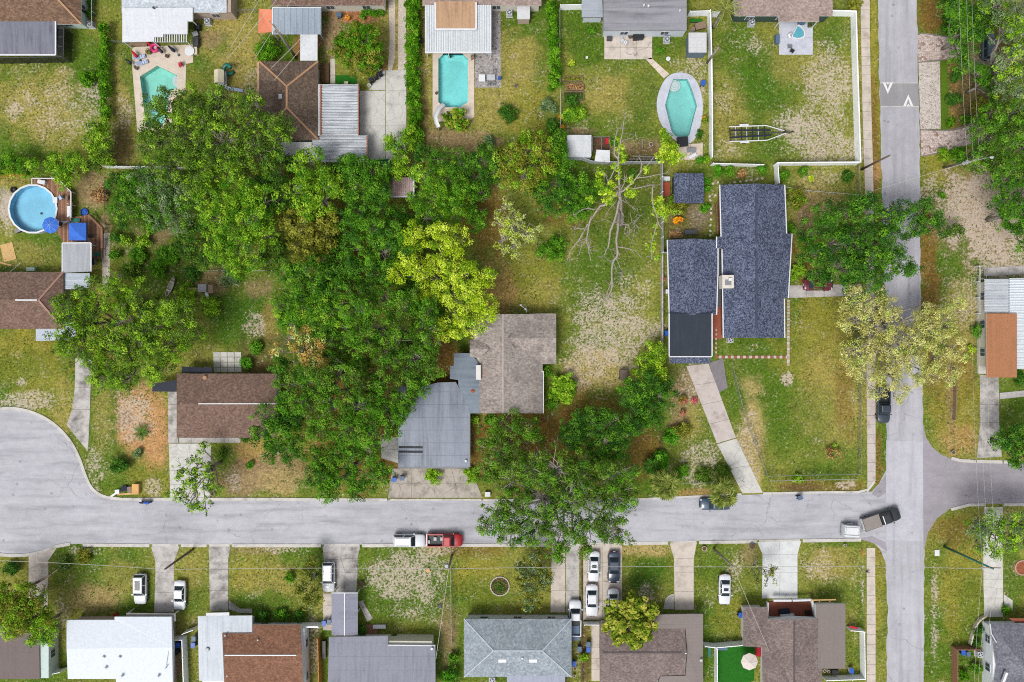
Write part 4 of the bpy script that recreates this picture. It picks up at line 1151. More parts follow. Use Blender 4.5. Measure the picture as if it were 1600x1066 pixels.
h = house('house with white ribbed patio roof around a tan panel, beside the rectangular pool', 740, 0)
pl, rd = gab(660, -72, 846, 9, 2.75, 4.2, 'x', -31)
add_roof(h, pl, [SH['pinky'], fas], 2.6, ridges=rd); add_walls(h, [(660, -72), (846, -72), (846, 9), (660, 9)], 0, 2.62, .35, creamw, 2.75)
ribbed(h, 'patio_roof', (664, 8, 768, 82), 'y', .36, .1, 2.98, 2.6, streaked('white_ribbed_roof', (226, 232, 236), (178, 182, 188), 1, .6, seam_band=(0, .352, .45, .5)))
gutter(h, [((664, 82, 2.62), (768, 82, 2.62)), ((680, 4, 3.2), (680, 46, 3.1)), ((680, 46, 3.1), (744, 46, 3.1)), ((744, 4, 3.2), (744, 46, 3.1))], M['white'], .25)
add_roof(h, [((681, 2, 3.25), (743, 2, 3.25), (743, 45, 3.12), (681, 45, 3.12))], [streaked('tan_roof_panel', (196, 160, 126), (142, 108, 82), 1, .9), fas], 2.75, 'raised_roof_panel')
posts(h, [(666, 80), (700, 81), (734, 81), (766, 80)], 2.55, M['white'])

h = house('weathered grey roofed house with pale blue wall and a concrete patio', 995, 10)
gw = streaked('worn_grey_roof', (146, 146, 154), (80, 80, 88), 0, 1.0, seam_band=(1, 2.1, .04, .3), sc=.55)
pl, rd = gab(943, -64, 1073, 48, 2.75, 4.2, 'x', -4)
add_roof(h, pl, [gw, fasd], 2.6, ridges=rd, rm=M['grey'])
add_roof(h, [((909, -64, 2.75), (942.5, -64, 2.75), (942.5, 27, 2.65), (909, 27, 2.65))], [streaked('pale_grey_roof', (174, 182, 192), (132, 138, 148), 0, .7, seam_band=(1, 1.4)), fasd], 2.45, 'side_roof')
add_walls(h, [(943, -64), (1075, -64), (1075, 48), (943, 48)], 0, 2.62, .2, bluew, 2.75); add_walls(h, [(911, -64), (943, -64), (943, 26), (911, 26)], 0, 2.4, .2, bluew, 2.5, False)
vent(h, 1013, 10, 4.0, .25); vent(h, 1006, 9, 4.0, .2); vent(h, 1062, 17, 3.7, .2)

h = house('pinkish tan roofed house with dark green wall behind the white fenced yard', 1225, 0)
pl, rd = gab(1148, -70, 1301, 25, 2.75, 4.2, 'x', -22)
add_roof(h, pl, [SH['pinky'], fas], 2.6, ridges=rd)
add_roof(h, [((1217, 15, 3.1), (1280, 15, 3.1), (1280, 34, 2.62), (1217, 34, 2.62))], [SH['pinky'], fas], 2.5, 'porch_roof')
add_walls(h, [(1148, -70), (1301, -70), (1301, 25), (1148, 25)], 0, 2.62, .25, greenw, 2.75)
posts(h, [(1219, 33), (1278, 33)], 2.5, M['white'])

# --- the blue-grey house and its garage
h = house('long house with speckled blue grey shingle roof and white chimney', 1180, 410)
add_roof(h, [((1125, 289, 2.75), (1182, 287, 4.2), (1182, 365, 4.2), (1182, 466, 4.2), (1182, 528, 4.2), (1130, 528, 2.75), (1128, 388, 2.75), (1120, 388, 2.6), (1120, 370, 2.6), (1127, 370, 2.75)),
             ((1182, 287, 4.2), (1225, 289, 3.05), (1228, 365, 3.05), (1182, 365, 4.2)), ((1182, 365, 4.2), (1228, 365, 3.05), (1237, 365, 2.8), (1231, 466, 2.8), (1224, 466, 3.05), (1182, 466, 4.2)),
             ((1182, 466, 4.2), (1224, 466, 3.05), (1225, 528, 3.05), (1182, 528, 4.2))], [SH['blue'], fas], 2.5,
         ridges=[((1182, 300, 4.22), (1182, 380, 4.22)), ((1182, 395, 4.22), (1182, 512, 4.22))], rm=plain('ridge_blue', (70, 76, 98), .15))
add_walls(h, [(1125, 289), (1225, 289), (1228, 365), (1237, 365), (1231, 466), (1224, 466), (1225, 528), (1130, 528)], 0, 2.55, .45, brickw, 2.75)
gutter(h, [((1124.5, 289, 2.72), (1126.5, 370, 2.72)), ((1128, 390, 2.72), (1130, 528, 2.72)), ((1226, 289, 3.0), (1229, 365, 3.0)), ((1237.5, 365, 2.76), (1231.5, 466, 2.76)), ((1225.5, 467, 3.0), (1226, 528, 3.0)), ((1119.5, 370, 2.6), (1119.5, 388, 2.6))], M['white'], .16)
X, Y, Z = W(1138, 440, 4.3); ch = h.part('chimney', MB().box(X, Y, 2.4, 1.75, 1.95, 1.8), plain('chimney_cream', (226, 218, 206), .06))
h.part('chimney_cap', MB().box(X, Y - .15, 4.2, .9, .8, .12), M['grey'], ch); h.part('flue', MB().box(X + .25, Y + .3, 4.2, .5, .4, .3), M['white'], ch)
h.part('gap_strip', MB().bar(W(1123, 388, 2.2), W(1124, 480, 2.2), .5, .06), M['dark'])  # dark strip laid in the gap between house and garage roofs

h = house('blue grey shingled garage with a flat black front roof at the driveway head', 1082, 470, 'garage', 'garage')
add_roof(h, [((1043, 375, 2.6), (1082, 373, 3.4), (1082, 492, 3.4), (1046, 492, 2.6)), ((1082, 373, 3.4), (1121, 375, 2.6), (1121, 430, 2.6), (1119, 492, 2.6), (1082, 492, 3.4))], [SH['blue'], fas], 2.4)
add_walls(h, [(1043, 375), (1121, 375), (1119, 492), (1046, 492)], 0, 2.42, .4, creamw, 2.6)
gutter(h, [((1042.5, 375, 2.56), (1045.5, 492, 2.56)), ((1121.8, 375, 2.56), (1121.8, 430, 2.56)), ((1121.6, 430, 2.56), (1119.6, 492, 2.56))], M['white'], .16)
add_roof(h, [((1046, 490, 3.3), (1112, 490, 3.3), (1112, 557, 3.1), (1046, 557, 3.1))], [streaked('black_membrane_roof', (52, 60, 70), (78, 86, 94), 1, .4, .7, .2), fas], 2.45, 'flat_roof')
gutter(h, [((1046, 557.5, 3.12), (1112, 557.5, 3.12)), ((1112.5, 490, 3.32), (1112.5, 557, 3.12)), ((1045.5, 490, 3.32), (1045.5, 557, 3.12))], M['white'], .16)
add_roof(h, [((1047, 558.5, 2.95), (1110, 558.5, 2.95), (1110, 568, 2.5), (1047, 568, 2.5))], [SH['blue'], fas], 2.4, 'eyebrow_roof')
add_walls(h, [(1047, 492), (1111, 492), (1111, 556), (1047, 556)], 0, 2.44, .2, creamw, 2.6, False)
h = house('small shed with blue grey shingles near the white fence corner', 1077, 295, 'garden_shed', 'shed')
pl, rd = gab(1053, 271, 1100, 317, 2.2, 2.75, 'y', 1077); add_roof(h, pl, [SH['blue'], fasd], 2.08, ridges=rd, rm=plain('ridge_blue', (70, 76, 98)), rw=.15)
add_walls(h, [(1053, 271), (1100, 271), (1100, 317), (1053, 317)], 0, 2.1, .2, greenw, 2.2, False)

# --- the tan house in the middle and its metal roofed garage
h = house('tan grey cross gabled house with dark metal flat roofs among the trees', 790, 570)
A = [((786, 491, 4.3), (786, 646, 4.3), (749, 646, 2.85), (749, 491, 2.85)), ((786, 491, 4.3), (848, 491, 2.6), (848, 646, 2.6), (786, 646, 4.3))]
add_roof(h, A, [SH['tan'], fasd], 2.5, ridges=[((786, 491, 4.3), (786, 646, 4.3))], rm=plain('ridge_pale', (196, 186, 178), .1), rw=.16)
add_roof(h, [((794, 528, 4.12), (869, 528, 4.12), (869, 490, 2.75), (827, 490, 2.75)), ((794, 528, 4.12), (869, 528, 4.12), (869, 569, 2.6), (830, 569, 2.6))], [SH['tan'], fasd], 2.48, 'wing_roof', ridges=[((794, 528, 4.12), (869, 528, 4.12))], rw=.14)
add_roof(h, [((734, 545, 3.5), (766, 545, 3.5), (750, 531, 2.75), (734, 531, 2.75)), ((734, 545, 3.5), (766, 545, 3.5), (750, 559, 2.75), (734, 559, 2.75))], [SH['tan'], fasd], 2.45, 'wing_roof')
add_roof(h, [((740, 512, 3.9), (778, 512, 3.9), (752, 493, 2.8), (740, 493, 2.8)), ((740, 512, 3.9), (778, 512, 3.9), (752, 531, 2.8), (740, 531, 2.8))], [SH['tan'], fasd], 2.47, 'wing_roof')
add_roof(h, [((751, 574, 2.95), (765, 583, 3.5), (751, 592, 2.95))], [SH['pinky'], fasd], 2.6, 'roof_cricket')
for a, b in (((794, 528, 4.14), (827, 490, 2.8)), ((800, 538, 3.98), (830, 569, 2.72)), ((752, 531, 2.9), (766, 545, 3.55)), ((752, 559, 2.9), (766, 545, 3.55))): h.part('valley_flashing', MB().bar(W(*a), W(*b), .14, .06), plain('flashing_dark', (112, 104, 100)))
X, Y, Z = W(747.5, 582, 3.5); h.part('chimney', MB().box(X, Y, 2.5, .72, 2.2, 1.1), plain('chimney_white', (232, 230, 226), .05))
add_walls(h, [(740, 493), (848, 493), (848, 646), (740, 646)], 0, 2.45, .35, creamw, 2.7, False); add_walls(h, [(840, 490), (869, 490), (869, 569), (840, 569)], 0, 2.43, .35, creamw, 2.7, False)
mt = streaked('dark_metal_roof', (134, 143, 158), (58, 65, 80), 1, 1.0, .4, .45, .1, sc=.5, seam_band=(1, 1.95, .05, .45)); mt2 = streaked('blue_membrane', (120, 134, 148), (76, 90, 104), 0, .9, .5, .4, .1, sc=.8)
add_roof(h, [((709, 552, 2.75), (737, 552, 2.8), (750, 572, 2.85), (750, 646, 2.85), (735, 646, 2.75), (716, 602, 2.7), (716, 594, 2.7), (703, 592, 2.7), (703, 572, 2.7), (709, 572, 2.7))], [mt2, fasd], 2.4, 'flat_roof')
gutter(h, [((830, 580, 2.62), (848, 580, 2.62)), ((849, 580, 2.6), (849, 646, 2.6))], M['white'], .12)
X, Y, Z = W(823, 483, 2.9); h.part('satellite_mount', MB().tube([(X, Y - .6, 2.6), (X, Y - .1, 3.1), (X - .9, Y + .5, 3.2)], [.04, .04, .04], 6).ball((X - .9, Y + .6, 3.25), .22, .16, .22, 8, 5).ball((X - .2, Y, 3.25), .18, .18, .18, 8, 5), M['lightgrey'])
h.part('leaf_heap', MB().ball(W(739, 611, 2.8), .35, .3, .12, 10, 4, 0, 0), M['mulch'])
h = house('dark blue grey sheet metal garage roof above the cracked driveway', 680, 665, 'garage', 'garage')
add_roof(h, [((684, 598, 2.66), (712, 597, 2.68), (721, 612, 2.66), (727, 626, 2.64), (733, 642, 2.6), (733, 680, 2.58), (733, 730, 2.45), (622, 730, 2.45), (622, 660, 2.6), (622, 604, 2.6), (660, 604, 2.6))], [mt, fasd], 2.3)
gutter(h, [((622, 731, 2.44), (733, 731, 2.44)), ((733.8, 642, 2.6), (733.8, 730, 2.46))], M['grey'], .2)
add_walls(h, [(628, 690), (730, 690), (730, 728), (628, 728)], 0, 2.3, .25, creamw, 2.5, False)
for yy in (699, 706): h.part('dark_patch', MB().bar(W(623, yy, 2.6), W(660, yy + .5, 2.61), .28, .03), plain('tar_patch', (58, 60, 66), .2, 4))
vent(h, 728, 720, 2.5, .3)
# --- brown house on the cul-de-sac
h = house('brown shingled gable house beside the cul de sac with a white ridge line', 350, 634)
pl, rd = gab(276, 584, 432, 684, 2.75, 4.0, 'x', 631); add_roof(h, pl, [SH['brown3'], fas], 2.6, ridges=[((310, 631, 4.02), (432, 631, 4.02))], rm=M['white'], rw=.14)
add_walls(h, [(276, 584), (432, 584), (432, 684), (276, 684)], 0, 2.62, .4, creamw, 2.75)
add_roof(h, [((238, 600, 2.2), (275, 594, 2.3), (275, 612, 2.3), (238, 612, 2.2))], [plain('black_tarp', (34, 42, 58), .2, 2, .6), fasd], 2.1, 'lean_to_roof'); posts(h, [(240, 601), (240, 611)], 2.1, M['dark'])
add_roof(h, [((284, 573, 2.2), (331, 575, 2.2), (331, 583, 2.3), (284, 583, 2.3))], [plain('black_tarp', (34, 42, 58)), fasd], 2.1, 'lean_to_roof'); posts(h, [(286, 575)], 2.1, M['dark'])
vent(h, 320, 590, 3.0, .5, plain('ridge_tan', (188, 146, 112)), .05)
# --- house by the round pool
h = house('brown hip roofed house with white ridge south of the round pool', 40, 470)
pl, rd = hipr(-70, 425, 99, 514, 2.75, 4.4, (-30, 469), (60, 469)); add_roof(h, pl, [SH['brown3'], fasd], 2.6, ridges=rd[1:], rm=plain('ridge_pink', (176, 138, 124), .12))
h.part('ridge_cap', MB().bar(W(24, 469, 4.42), W(58, 469, 4.42), .2, .1), M['white'])
add_walls(h, [(-70, 425), (99, 425), (99, 514), (-70, 514)], 0, 2.62, .45, tanw, 2.75)
add_roof(h, [((98, 381, 2.6), (142, 380, 2.6), (142, 424, 2.75), (98, 426, 2.75))], [streaked('patio_roof_stained', (178, 182, 188), (124, 128, 134), 1, .7), fas], 2.45, 'patio_roof')
gutter(h, [((97.5, 380, 2.6), (142, 379.5, 2.6)), ((142.5, 380, 2.6), (142.5, 424, 2.7)), ((97.5, 380, 2.6), (97.5, 426, 2.7))], M['white'], .16)
ribbed(h, 'side_roof', (99.5, 427, 140, 452), 'x', .9, .04, 2.4, 2.35, streaked('pale_pan_roof', (186, 196, 208), (140, 150, 164), 0, .6))
add_roof(h, [((56, 506, 2.5), (118, 502, 2.5), (118, 531, 2.3), (56, 533, 2.3))], [streaked('pale_pan_roof', (186, 196, 208), (140, 150, 164)), fas], 2.2, 'porch_roof')
posts(h, [(100, 382), (140, 382), (58, 531), (116, 529)], 2.25, M['white'])
# --- east house
h = house('white and orange metal roofed house at the right edge', 1575, 510)
ribbed(h, 'roof', (1538, 436, 1576, 489), 'x', .4, .1, 2.6, 2.7, streaked('grey_white_pan', (214, 220, 226), (150, 156, 164), 0, .8, seam_band=(1, .39, .45, .5)))
ribbed(h, 'roof', (1577, 435, 1660, 577), 'x', .4, .1, 2.75, 3.0, streaked('bright_white_pan', (232, 238, 244), (184, 192, 200), 0, .4, seam_band=(1, .39, .4, .6)))
ribbed(h, 'porch_roof', (1541, 490, 1589, 590), 'y', .34, .06, 3.1, 3.0, streaked('orange_brown_pan', (182, 126, 88), (140, 96, 68), 1, .5), plain('fascia_tan', (196, 160, 128)))
add_walls(h, [(1540, 437), (1660, 437), (1660, 576), (1540, 576)], 0, 2.4, .3, creamw, 2.6)
for a, b in (((1531, 416), (1531, 490)), ((1531, 490), (1539, 490)), ((1531, 436), (1538, 436))): h.part('porch_rail', MB().bar(W(*a, 1.0), W(*b, 1.0), .1, .12), M['white'])
posts(h, [(1531, 416), (1531, 440), (1531, 465), (1531, 490)], 1.1, M['white'], .18)
h.part('porch_step', MB().prism(PX([(1527, 558), (1541, 558), (1541, 584), (1527, 584)]), 0, .3), conc('light'))
# --- south row
h = house('grey brown flat roofed house with white side wall, bottom left corner', 20, 1020)
add_roof(h, [((-70, 984, 2.7), (40, 985, 2.7), (61, 992, 2.7), (62, 1061, 2.7), (-70, 1061, 2.7))], [streaked('grey_brown_roof', (128, 116, 114), (106, 96, 94), 1, .5, .85, .2), fasd], 2.5)
add_walls(h, [(-70, 986), (76, 990), (76, 1060), (-70, 1060)], 0, 2.48, .02, mint, 2.5)
h = house('house with a broad bright white flat roof', 187, 1015)
wr = streaked('bright_white_roof', (222, 230, 240), (206, 214, 226), 1, .4, .5, .3)
add_roof(h, [((104, 969, 2.9), (179, 969, 2.9), (179, 964, 2.88), (268, 964, 2.88), (269, 1012, 3.35), (104, 1014, 3.35)), ((104, 1014, 3.35), (269, 1012, 3.35), (271, 1140, 2.6), (181, 1140, 2.6), (181, 1061, 3.0), (106, 1061, 3.0))], [wr, fas], 2.55)
add_walls(h, [(110, 973), (262, 970), (266, 1140), (185, 1140), (185, 1058), (110, 1058)], 0, 2.56, .05, tanw, 2.6, False)
add_roof(h, [((197, 958, 2.3), (274, 959, 2.3), (274, 971, 2.45), (197, 970, 2.45))], [plain('porch_grey', (172, 168, 164), .1), fas], 2.2, 'porch_roof'); posts(h, [(199, 959), (272, 960)], 2.2, M['white'])
for q in ((162, 1027), (187, 1027), (165, 1044), (190, 1057), (247, 1057)): vent(h, *q, 3.3, .35)
X, Y, Z = W(260, 1043, 3.2); h.part('vent_pipe', MB().tube([(X, Y, 3.0), (X, Y, 3.5), (X + .2, Y + .3, 3.7)], [.06, .06, .06], 6).bar((X, Y, 3.4), (X + .4, Y + 2.6, 3.3), .04, .04), M['grey'])
h = house('house half under pale grey metal and half under rust brown shingles', 395, 1015)
add_roof(h, [((309, 963, 2.6), (394, 962, 2.6), (394, 988, 2.7), (347, 989, 2.7), (350, 1064, 2.7), (311, 1064, 2.6))], [streaked('pale_grey_metal', (176, 184, 194), (120, 128, 140), 1, .7, .45, .4, .1, seam_band=(0, .75)), fas], 2.4)
add_roof(h, [((347.5, 989.5, 2.85), (395, 989.5, 2.85), (395, 976, 2.7), (470, 976, 2.7), (472, 1024, 3.9), (349, 1024, 3.9)), ((349, 1024, 3.9), (472, 1024, 3.9), (474, 1090, 2.7), (351, 1090, 2.7))], [SH['rust'], fas], 2.45, 'shingle_roof', ridges=[((351, 1024, 3.92), (463, 1024, 3.92))], rm=M['white'], rw=.16)
add_walls(h, [(314, 972), (390, 972), (390, 982), (476, 982), (478, 1088), (314, 1088)], 0, 2.4, .1, whitew, 2.6)
add_roof(h, [((322, 958, 2.5), (358, 957, 2.5), (358, 964, 2.6), (322, 964, 2.6))], [M['white'], fas], 2.35, 'porch_roof')
for q in ((403, 1000), (405, 1050), (352, 993), (390, 1037), (355, 1056)): vent(h, *q, 3.2, .22, M['lightgrey'], .1)
vent(h, 324, 1015, 2.7, .5, M['lightgrey'], .15)
h = house('grey low roofed house with a gabled grey carport on its driveway', 600, 1000)
gm = streaked('grey_sheet_roof', (148, 150, 164), (106, 108, 124), 1, .7, .7, .3, seam_band=(1, 2.0))
add_roof(h, [((514, 996, 2.9), (606, 994, 2.9), (606, 1008, 3.0), (680, 1009, 3.0), (680, 1090, 3.6), (512, 1090, 3.6))], [gm, fas], 2.6)
add_walls(h, [(516, 998), (678, 1000), (678, 1088), (516, 1088)], 0, 2.58, .35, creamw, 2.9, False)
pl, rd = gab(518, 927, 559, 993, 2.5, 2.95, 'y', 538.5); add_roof(h, pl, [streaked('grey_canopy', (150, 152, 168), (112, 114, 130), 0, .7, .8, .2), fas], 2.4, 'carport_roof', ridges=rd, rm=M['white'], rw=.14)
posts(h, [(520, 929), (557, 929), (520, 960), (557, 960)], 2.4, M['white']); gutter(h, [((518, 926.5, 2.5), (538.5, 926.5, 2.95)), ((538.5, 926.5, 2.95), (559, 926.5, 2.5)), ((606, 1008, 2.98), (680, 1009, 2.98))], M['white'], .12)
vent(h, 675, 1013, 3.1, .3)
h = house('pale blue grey hip roofed house with two white skylights', 809, 1013)
pl, rd = hipr(725, 967, 893, 1058, 2.75, 4.4, (771, 1017), (847, 1017)); add_roof(h, pl, [SH['slate'], fasd], 2.6, ridges=rd, rm=plain('ridge_slate', (190, 200, 208), .08), rw=.16)
add_walls(h, [(725, 967), (893, 967), (893, 1058), (725, 1058)], 0, 2.62, .4, whitew, 2.75)
add_roof(h, [((792, 1054, 2.85), (883, 1054, 2.85), (883, 1110, 2.4), (792, 1110, 2.4))], [streaked('back_roof', (158, 164, 184), (124, 128, 148), 1, .7), fasd], 2.3, 'back_roof')
for q in ((785, 1032), (833, 1032)):
    X, Y, Z = W(*q, 3.7); h.part('skylight', MB().box(X, Y, 3.3, 1.2, .55, .55), M['skylight'])
vent(h, 816, 1028, 3.9, .25)
h = house('mauve brown shingled house with smooth tan roof on its right, behind the bushy yellow tree', 1017, 1010)
ml = streaked('tan_membrane_roof', (146, 136, 132), (124, 114, 112), 0, .5, .8, .2, seam_band=(1, 1.6))
add_roof(h, [((937, 974, 2.8), (1021, 974, 2.8), (1021, 961, 2.65), (1098, 960, 2.65), (1098, 982, 2.75), (1070, 982, 2.9), (1073, 1020, 3.7), (938, 1020, 3.7)), ((938, 1020, 3.7), (1073, 1020, 3.7), (1070, 1055, 2.95), (1032, 1056, 2.95), (1020, 1075, 2.6), (938, 1075, 2.6))], [SH['mauve'], fasd], 2.48, ridges=[((942, 1020, 3.72), (1066, 1020, 3.72))], rm=plain('ridge_dark', (92, 82, 84), .1), rw=.2)
add_roof(h, [((1021, 960.5, 2.75), (1098.5, 959.5, 2.75), (1098.5, 1090, 2.75), (1020, 1090, 2.7), (1032, 1057, 3.02), (1071, 1056, 3.02), (1074, 1020, 3.05), (1071, 982.5, 3.0), (1021, 982, 2.95))], [ml, fasd], 2.46, 'side_roof')
add_walls(h, [(940, 976), (1096, 964), (1096, 1088), (940, 1088)], 0, 2.44, .35, creamw, 2.7, False)
vent(h, 1095, 1031, 2.9, .35, M['lightgrey']); vent(h, 1071, 1020, 3.5, .2)
h = house('mauve shingled house with taupe flat roof and a red floored front porch', 1240, 1005)
add_roof(h, [((1161, 949, 2.7), (1200, 949, 2.7), (1200, 968, 2.9), (1241, 968, 4.0), (1241, 1090, 4.0), (1192, 1090, 2.75), (1190, 1012, 2.75), (1161, 1010, 2.7)), ((1241, 968, 4.0), (1284, 966, 2.9), (1284, 1090, 2.9), (1241, 1090, 4.0))], [SH['mauve'], fas], 2.5, ridges=[((1241, 972, 4.02), (1241, 1080, 4.02))], rm=plain('ridge_dark', (92, 82, 84)), rw=.2)
add_roof(h, [((1275, 945, 3.05), (1321, 944, 3.0), (1321, 1045, 3.0), (1275, 1045, 3.05))], [streaked('taupe_flat_roof', (140, 130, 126), (116, 108, 104), 1, .5, .85, .2), fas], 2.45, 'flat_roof')
add_walls(h, [(1163, 952), (1198, 952), (1198, 970), (1280, 970), (1280, 948), (1318, 948), (1318, 1042), (1282, 1042), (1282, 1088), (1194, 1088), (1194, 1008), (1163, 1008)], 0, 2.46, .3, creamw, 2.7, False)
h.part('porch_floor', MB().prism(PX([(1199, 940), (1272, 940), (1272, 962), (1199, 962)]), 0, .16), plain('red_porch', (150, 84, 64), .12, 2))
for a, b in (((1208, 938), (1236, 938)), ((1238, 938), (1268, 937)), ((1268, 937), (1273, 962)), ((1199, 941), (1199, 965))): h.part('porch_rail', MB().bar(W(*a, 1.2), W(*b, 1.2), .3, .5), M['white'])
for x in (1276, 1292): h.part('pergola_slat', MB().bar(W(x, 946, 2.3), W(x + 6, 938, 2.3), .16, .12), M['wood_tan'])
h.part('pergola_slat', MB().bar(W(1268, 938, 2.3), W(1306, 937, 2.3), .2, .12), M['wood_tan'])
h = house('slate grey hip roofed house with white walls, bottom right corner', 1590, 1030)
add_roof(h, [((1546, 974, 2.75), (1720, 974, 2.75), (1720, 1040, 4.4), (1599, 1040, 4.4)), ((1546, 974, 2.75), (1599, 1040, 4.4), (1556, 1040, 2.85)), ((1556, 1040, 2.85), (1599, 1040, 4.4), (1720, 1040, 4.4), (1720, 1120, 2.75), (1544, 1120, 2.75))], [SH['grey'], fas], 2.6)
add_walls(h, [(1549, 978), (1720, 978), (1720, 1118), (1549, 1118)], 0, 2.62, .3, whitew, 2.75)
h.part('white_curb', MB().tube([W(1547, 975, 2.8), W(1549, 990, 3.0), W(1557, 1004, 3.2)], [.07, .07, .07], 6), M['white'])
X, Y, Z = W(1571, 1055, 3.5); h.part('vent_pipe', MB().bar((X - .3, Y - 1.2, 3.3), (X + .1, Y + .5, 3.6), .35, .35), M['white'])
h.part('porch_roof', MB().prism(PX([(1576, 966), (1640, 966), (1640, 976), (1590, 976)], 2.3), 2.2, 2.35), plain('red_porch', (150, 84, 64)))
# --- sheds and small roofs
h = house('white roofed garden shed against the back fence left of the wire run', 905, 230, 'garden_shed', 'shed')
add_roof(h, [((886, 211, 2.3), (924, 211, 2.3), (924, 244, 2.1), (886, 244, 2.1))], [streaked('white_shed_roof2', (218, 222, 226), (180, 184, 188), 1, .5, seam_band=(1, 1.7)), fas], 2.0); add_walls(h, [(886, 212), (924, 212), (924, 246), (886, 246)], 0, 2.0, .05, bluew, 2.05, False)
h = house('narrow grey blue shed with white lid roof beside the white fence', 1090, 70, 'garden_shed', 'shed')
add_roof(h, [((1076, 51, 2.2), (1104, 51, 2.2), (1104, 82, 2.1), (1076, 82, 2.1))], [streaked('white_shed_roof3', (214, 214, 216), (176, 174, 176), 1, .5, seam_band=(1, 1.5)), fas], 2.0); add_walls(h, [(1076, 52), (1104, 52), (1104, 83), (1076, 83)], 0, 2.0, .03, plain('shed_blue_grey', (108, 124, 140)), 2.05, False)
h = house('small red and white striped metal shed roof deep among the trees', 626, 290, 'garden_shed', 'shed')
ribbed(h, 'roof', (603, 277, 646, 307), 'y', .55, .08, 2.4, 2.2, streaked('red_white_sheet', (196, 176, 172), (150, 64, 56), 1, 1.0, sc=.9), M['lightgrey']); add_walls(h, [(604, 278), (645, 278), (645, 306), (604, 306)], 0, 2.1, .1, M['lightgrey'], 2.2, False)
gutter(h, [((603, 307.5, 2.2), (646, 307.5, 2.2)), ((646.5, 277, 2.4), (646.5, 308, 2.2))], M['white'], .2)
h = house('white roofed little pump house by the back wall, half under leaves', 820, 20, 'pump_house', 'shed')
add_roof(h, [((808, 9, 2.1), (828, 9, 2.1), (828, 30, 2.0), (808, 30, 2.0))], [streaked('white_shed_roof3', (214, 214, 216), (176, 174, 176)), fas], 1.9); add_walls(h, [(808, 10), (828, 10), (828, 30), (808, 30)], 0, 1.9, .1, tanw, 2.0, False)
# ------------------------------------------------------------------ vehicles
PAINT = {}
def paint(c):
    if c not in PAINT:
        t = NT('car_paint_%d_%d_%d' % c)
        col = t.scale(C(*c), t.rng(t.noise(2.5, 3), .3, .7, .96, 1.03))
        m = t.done(col, .32, .5); t.b.inputs['Coat Weight'].default_value = .5; t.b.inputs['Coat Roughness'].default_value = .08
        PAINT[c] = m
    return PAINT[c]
lampw = glass('headlamp_glass', (226, 230, 232), .2); lampr = glass('tail_lamp_glass', (176, 26, 30), .2)
def loft(mb, st, mi=0):
    """st: (x, half width, top z, bottom z) stations from back to front"""
    k = 0; V = []; n = 10
    for x, w, zt, zb in st:
        V += [(x, -w * .88, zb), (x, -w, zb + .18), (x, -w, zb + (zt - zb) * .62), (x, -w * .95, zt - .07), (x, -w * .80, zt), (x, w * .80, zt), (x, w * .95, zt - .07), (x, w, zb + (zt - zb) * .62), (x, w, zb + .18), (x, w * .88, zb)]
    F = []
    for i in range(len(st) - 1):
        for j in range(n):
            F.append((i * n + j, (i + 1) * n + j, (i + 1) * n + (j + 1) % n, i * n + (j + 1) % n))
    F = [f[::-1] for f in F]
    F.append(list(range(n))); m = (len(st) - 1) * n; F.append([m + j for j in range(n)][::-1])
    F[-1] = F[-1][::-1] if False else F[-1]
    mb.add(V, F, mi)
def pane_quad(t, name, q, off, mat, parent, f=.07):
    q = [Vector(p) for p in q]; c = sum(q, Vector()) / 4
    nrm = (q[1] - q[0]).cross(q[3] - q[0]).normalized()
    p = [c + (v - c) * (1 - f) + nrm * off for v in q]; b = [v - nrm * .03 for v in p]
    mb = MB(); mb.add(p + b, [(0, 1, 2, 3), (7, 6, 5, 4), (0, 4, 5, 1), (1, 5, 6, 2), (2, 6, 7, 3), (3, 7, 4, 0)])
    t.part(name, mb, mat, parent, local=True)
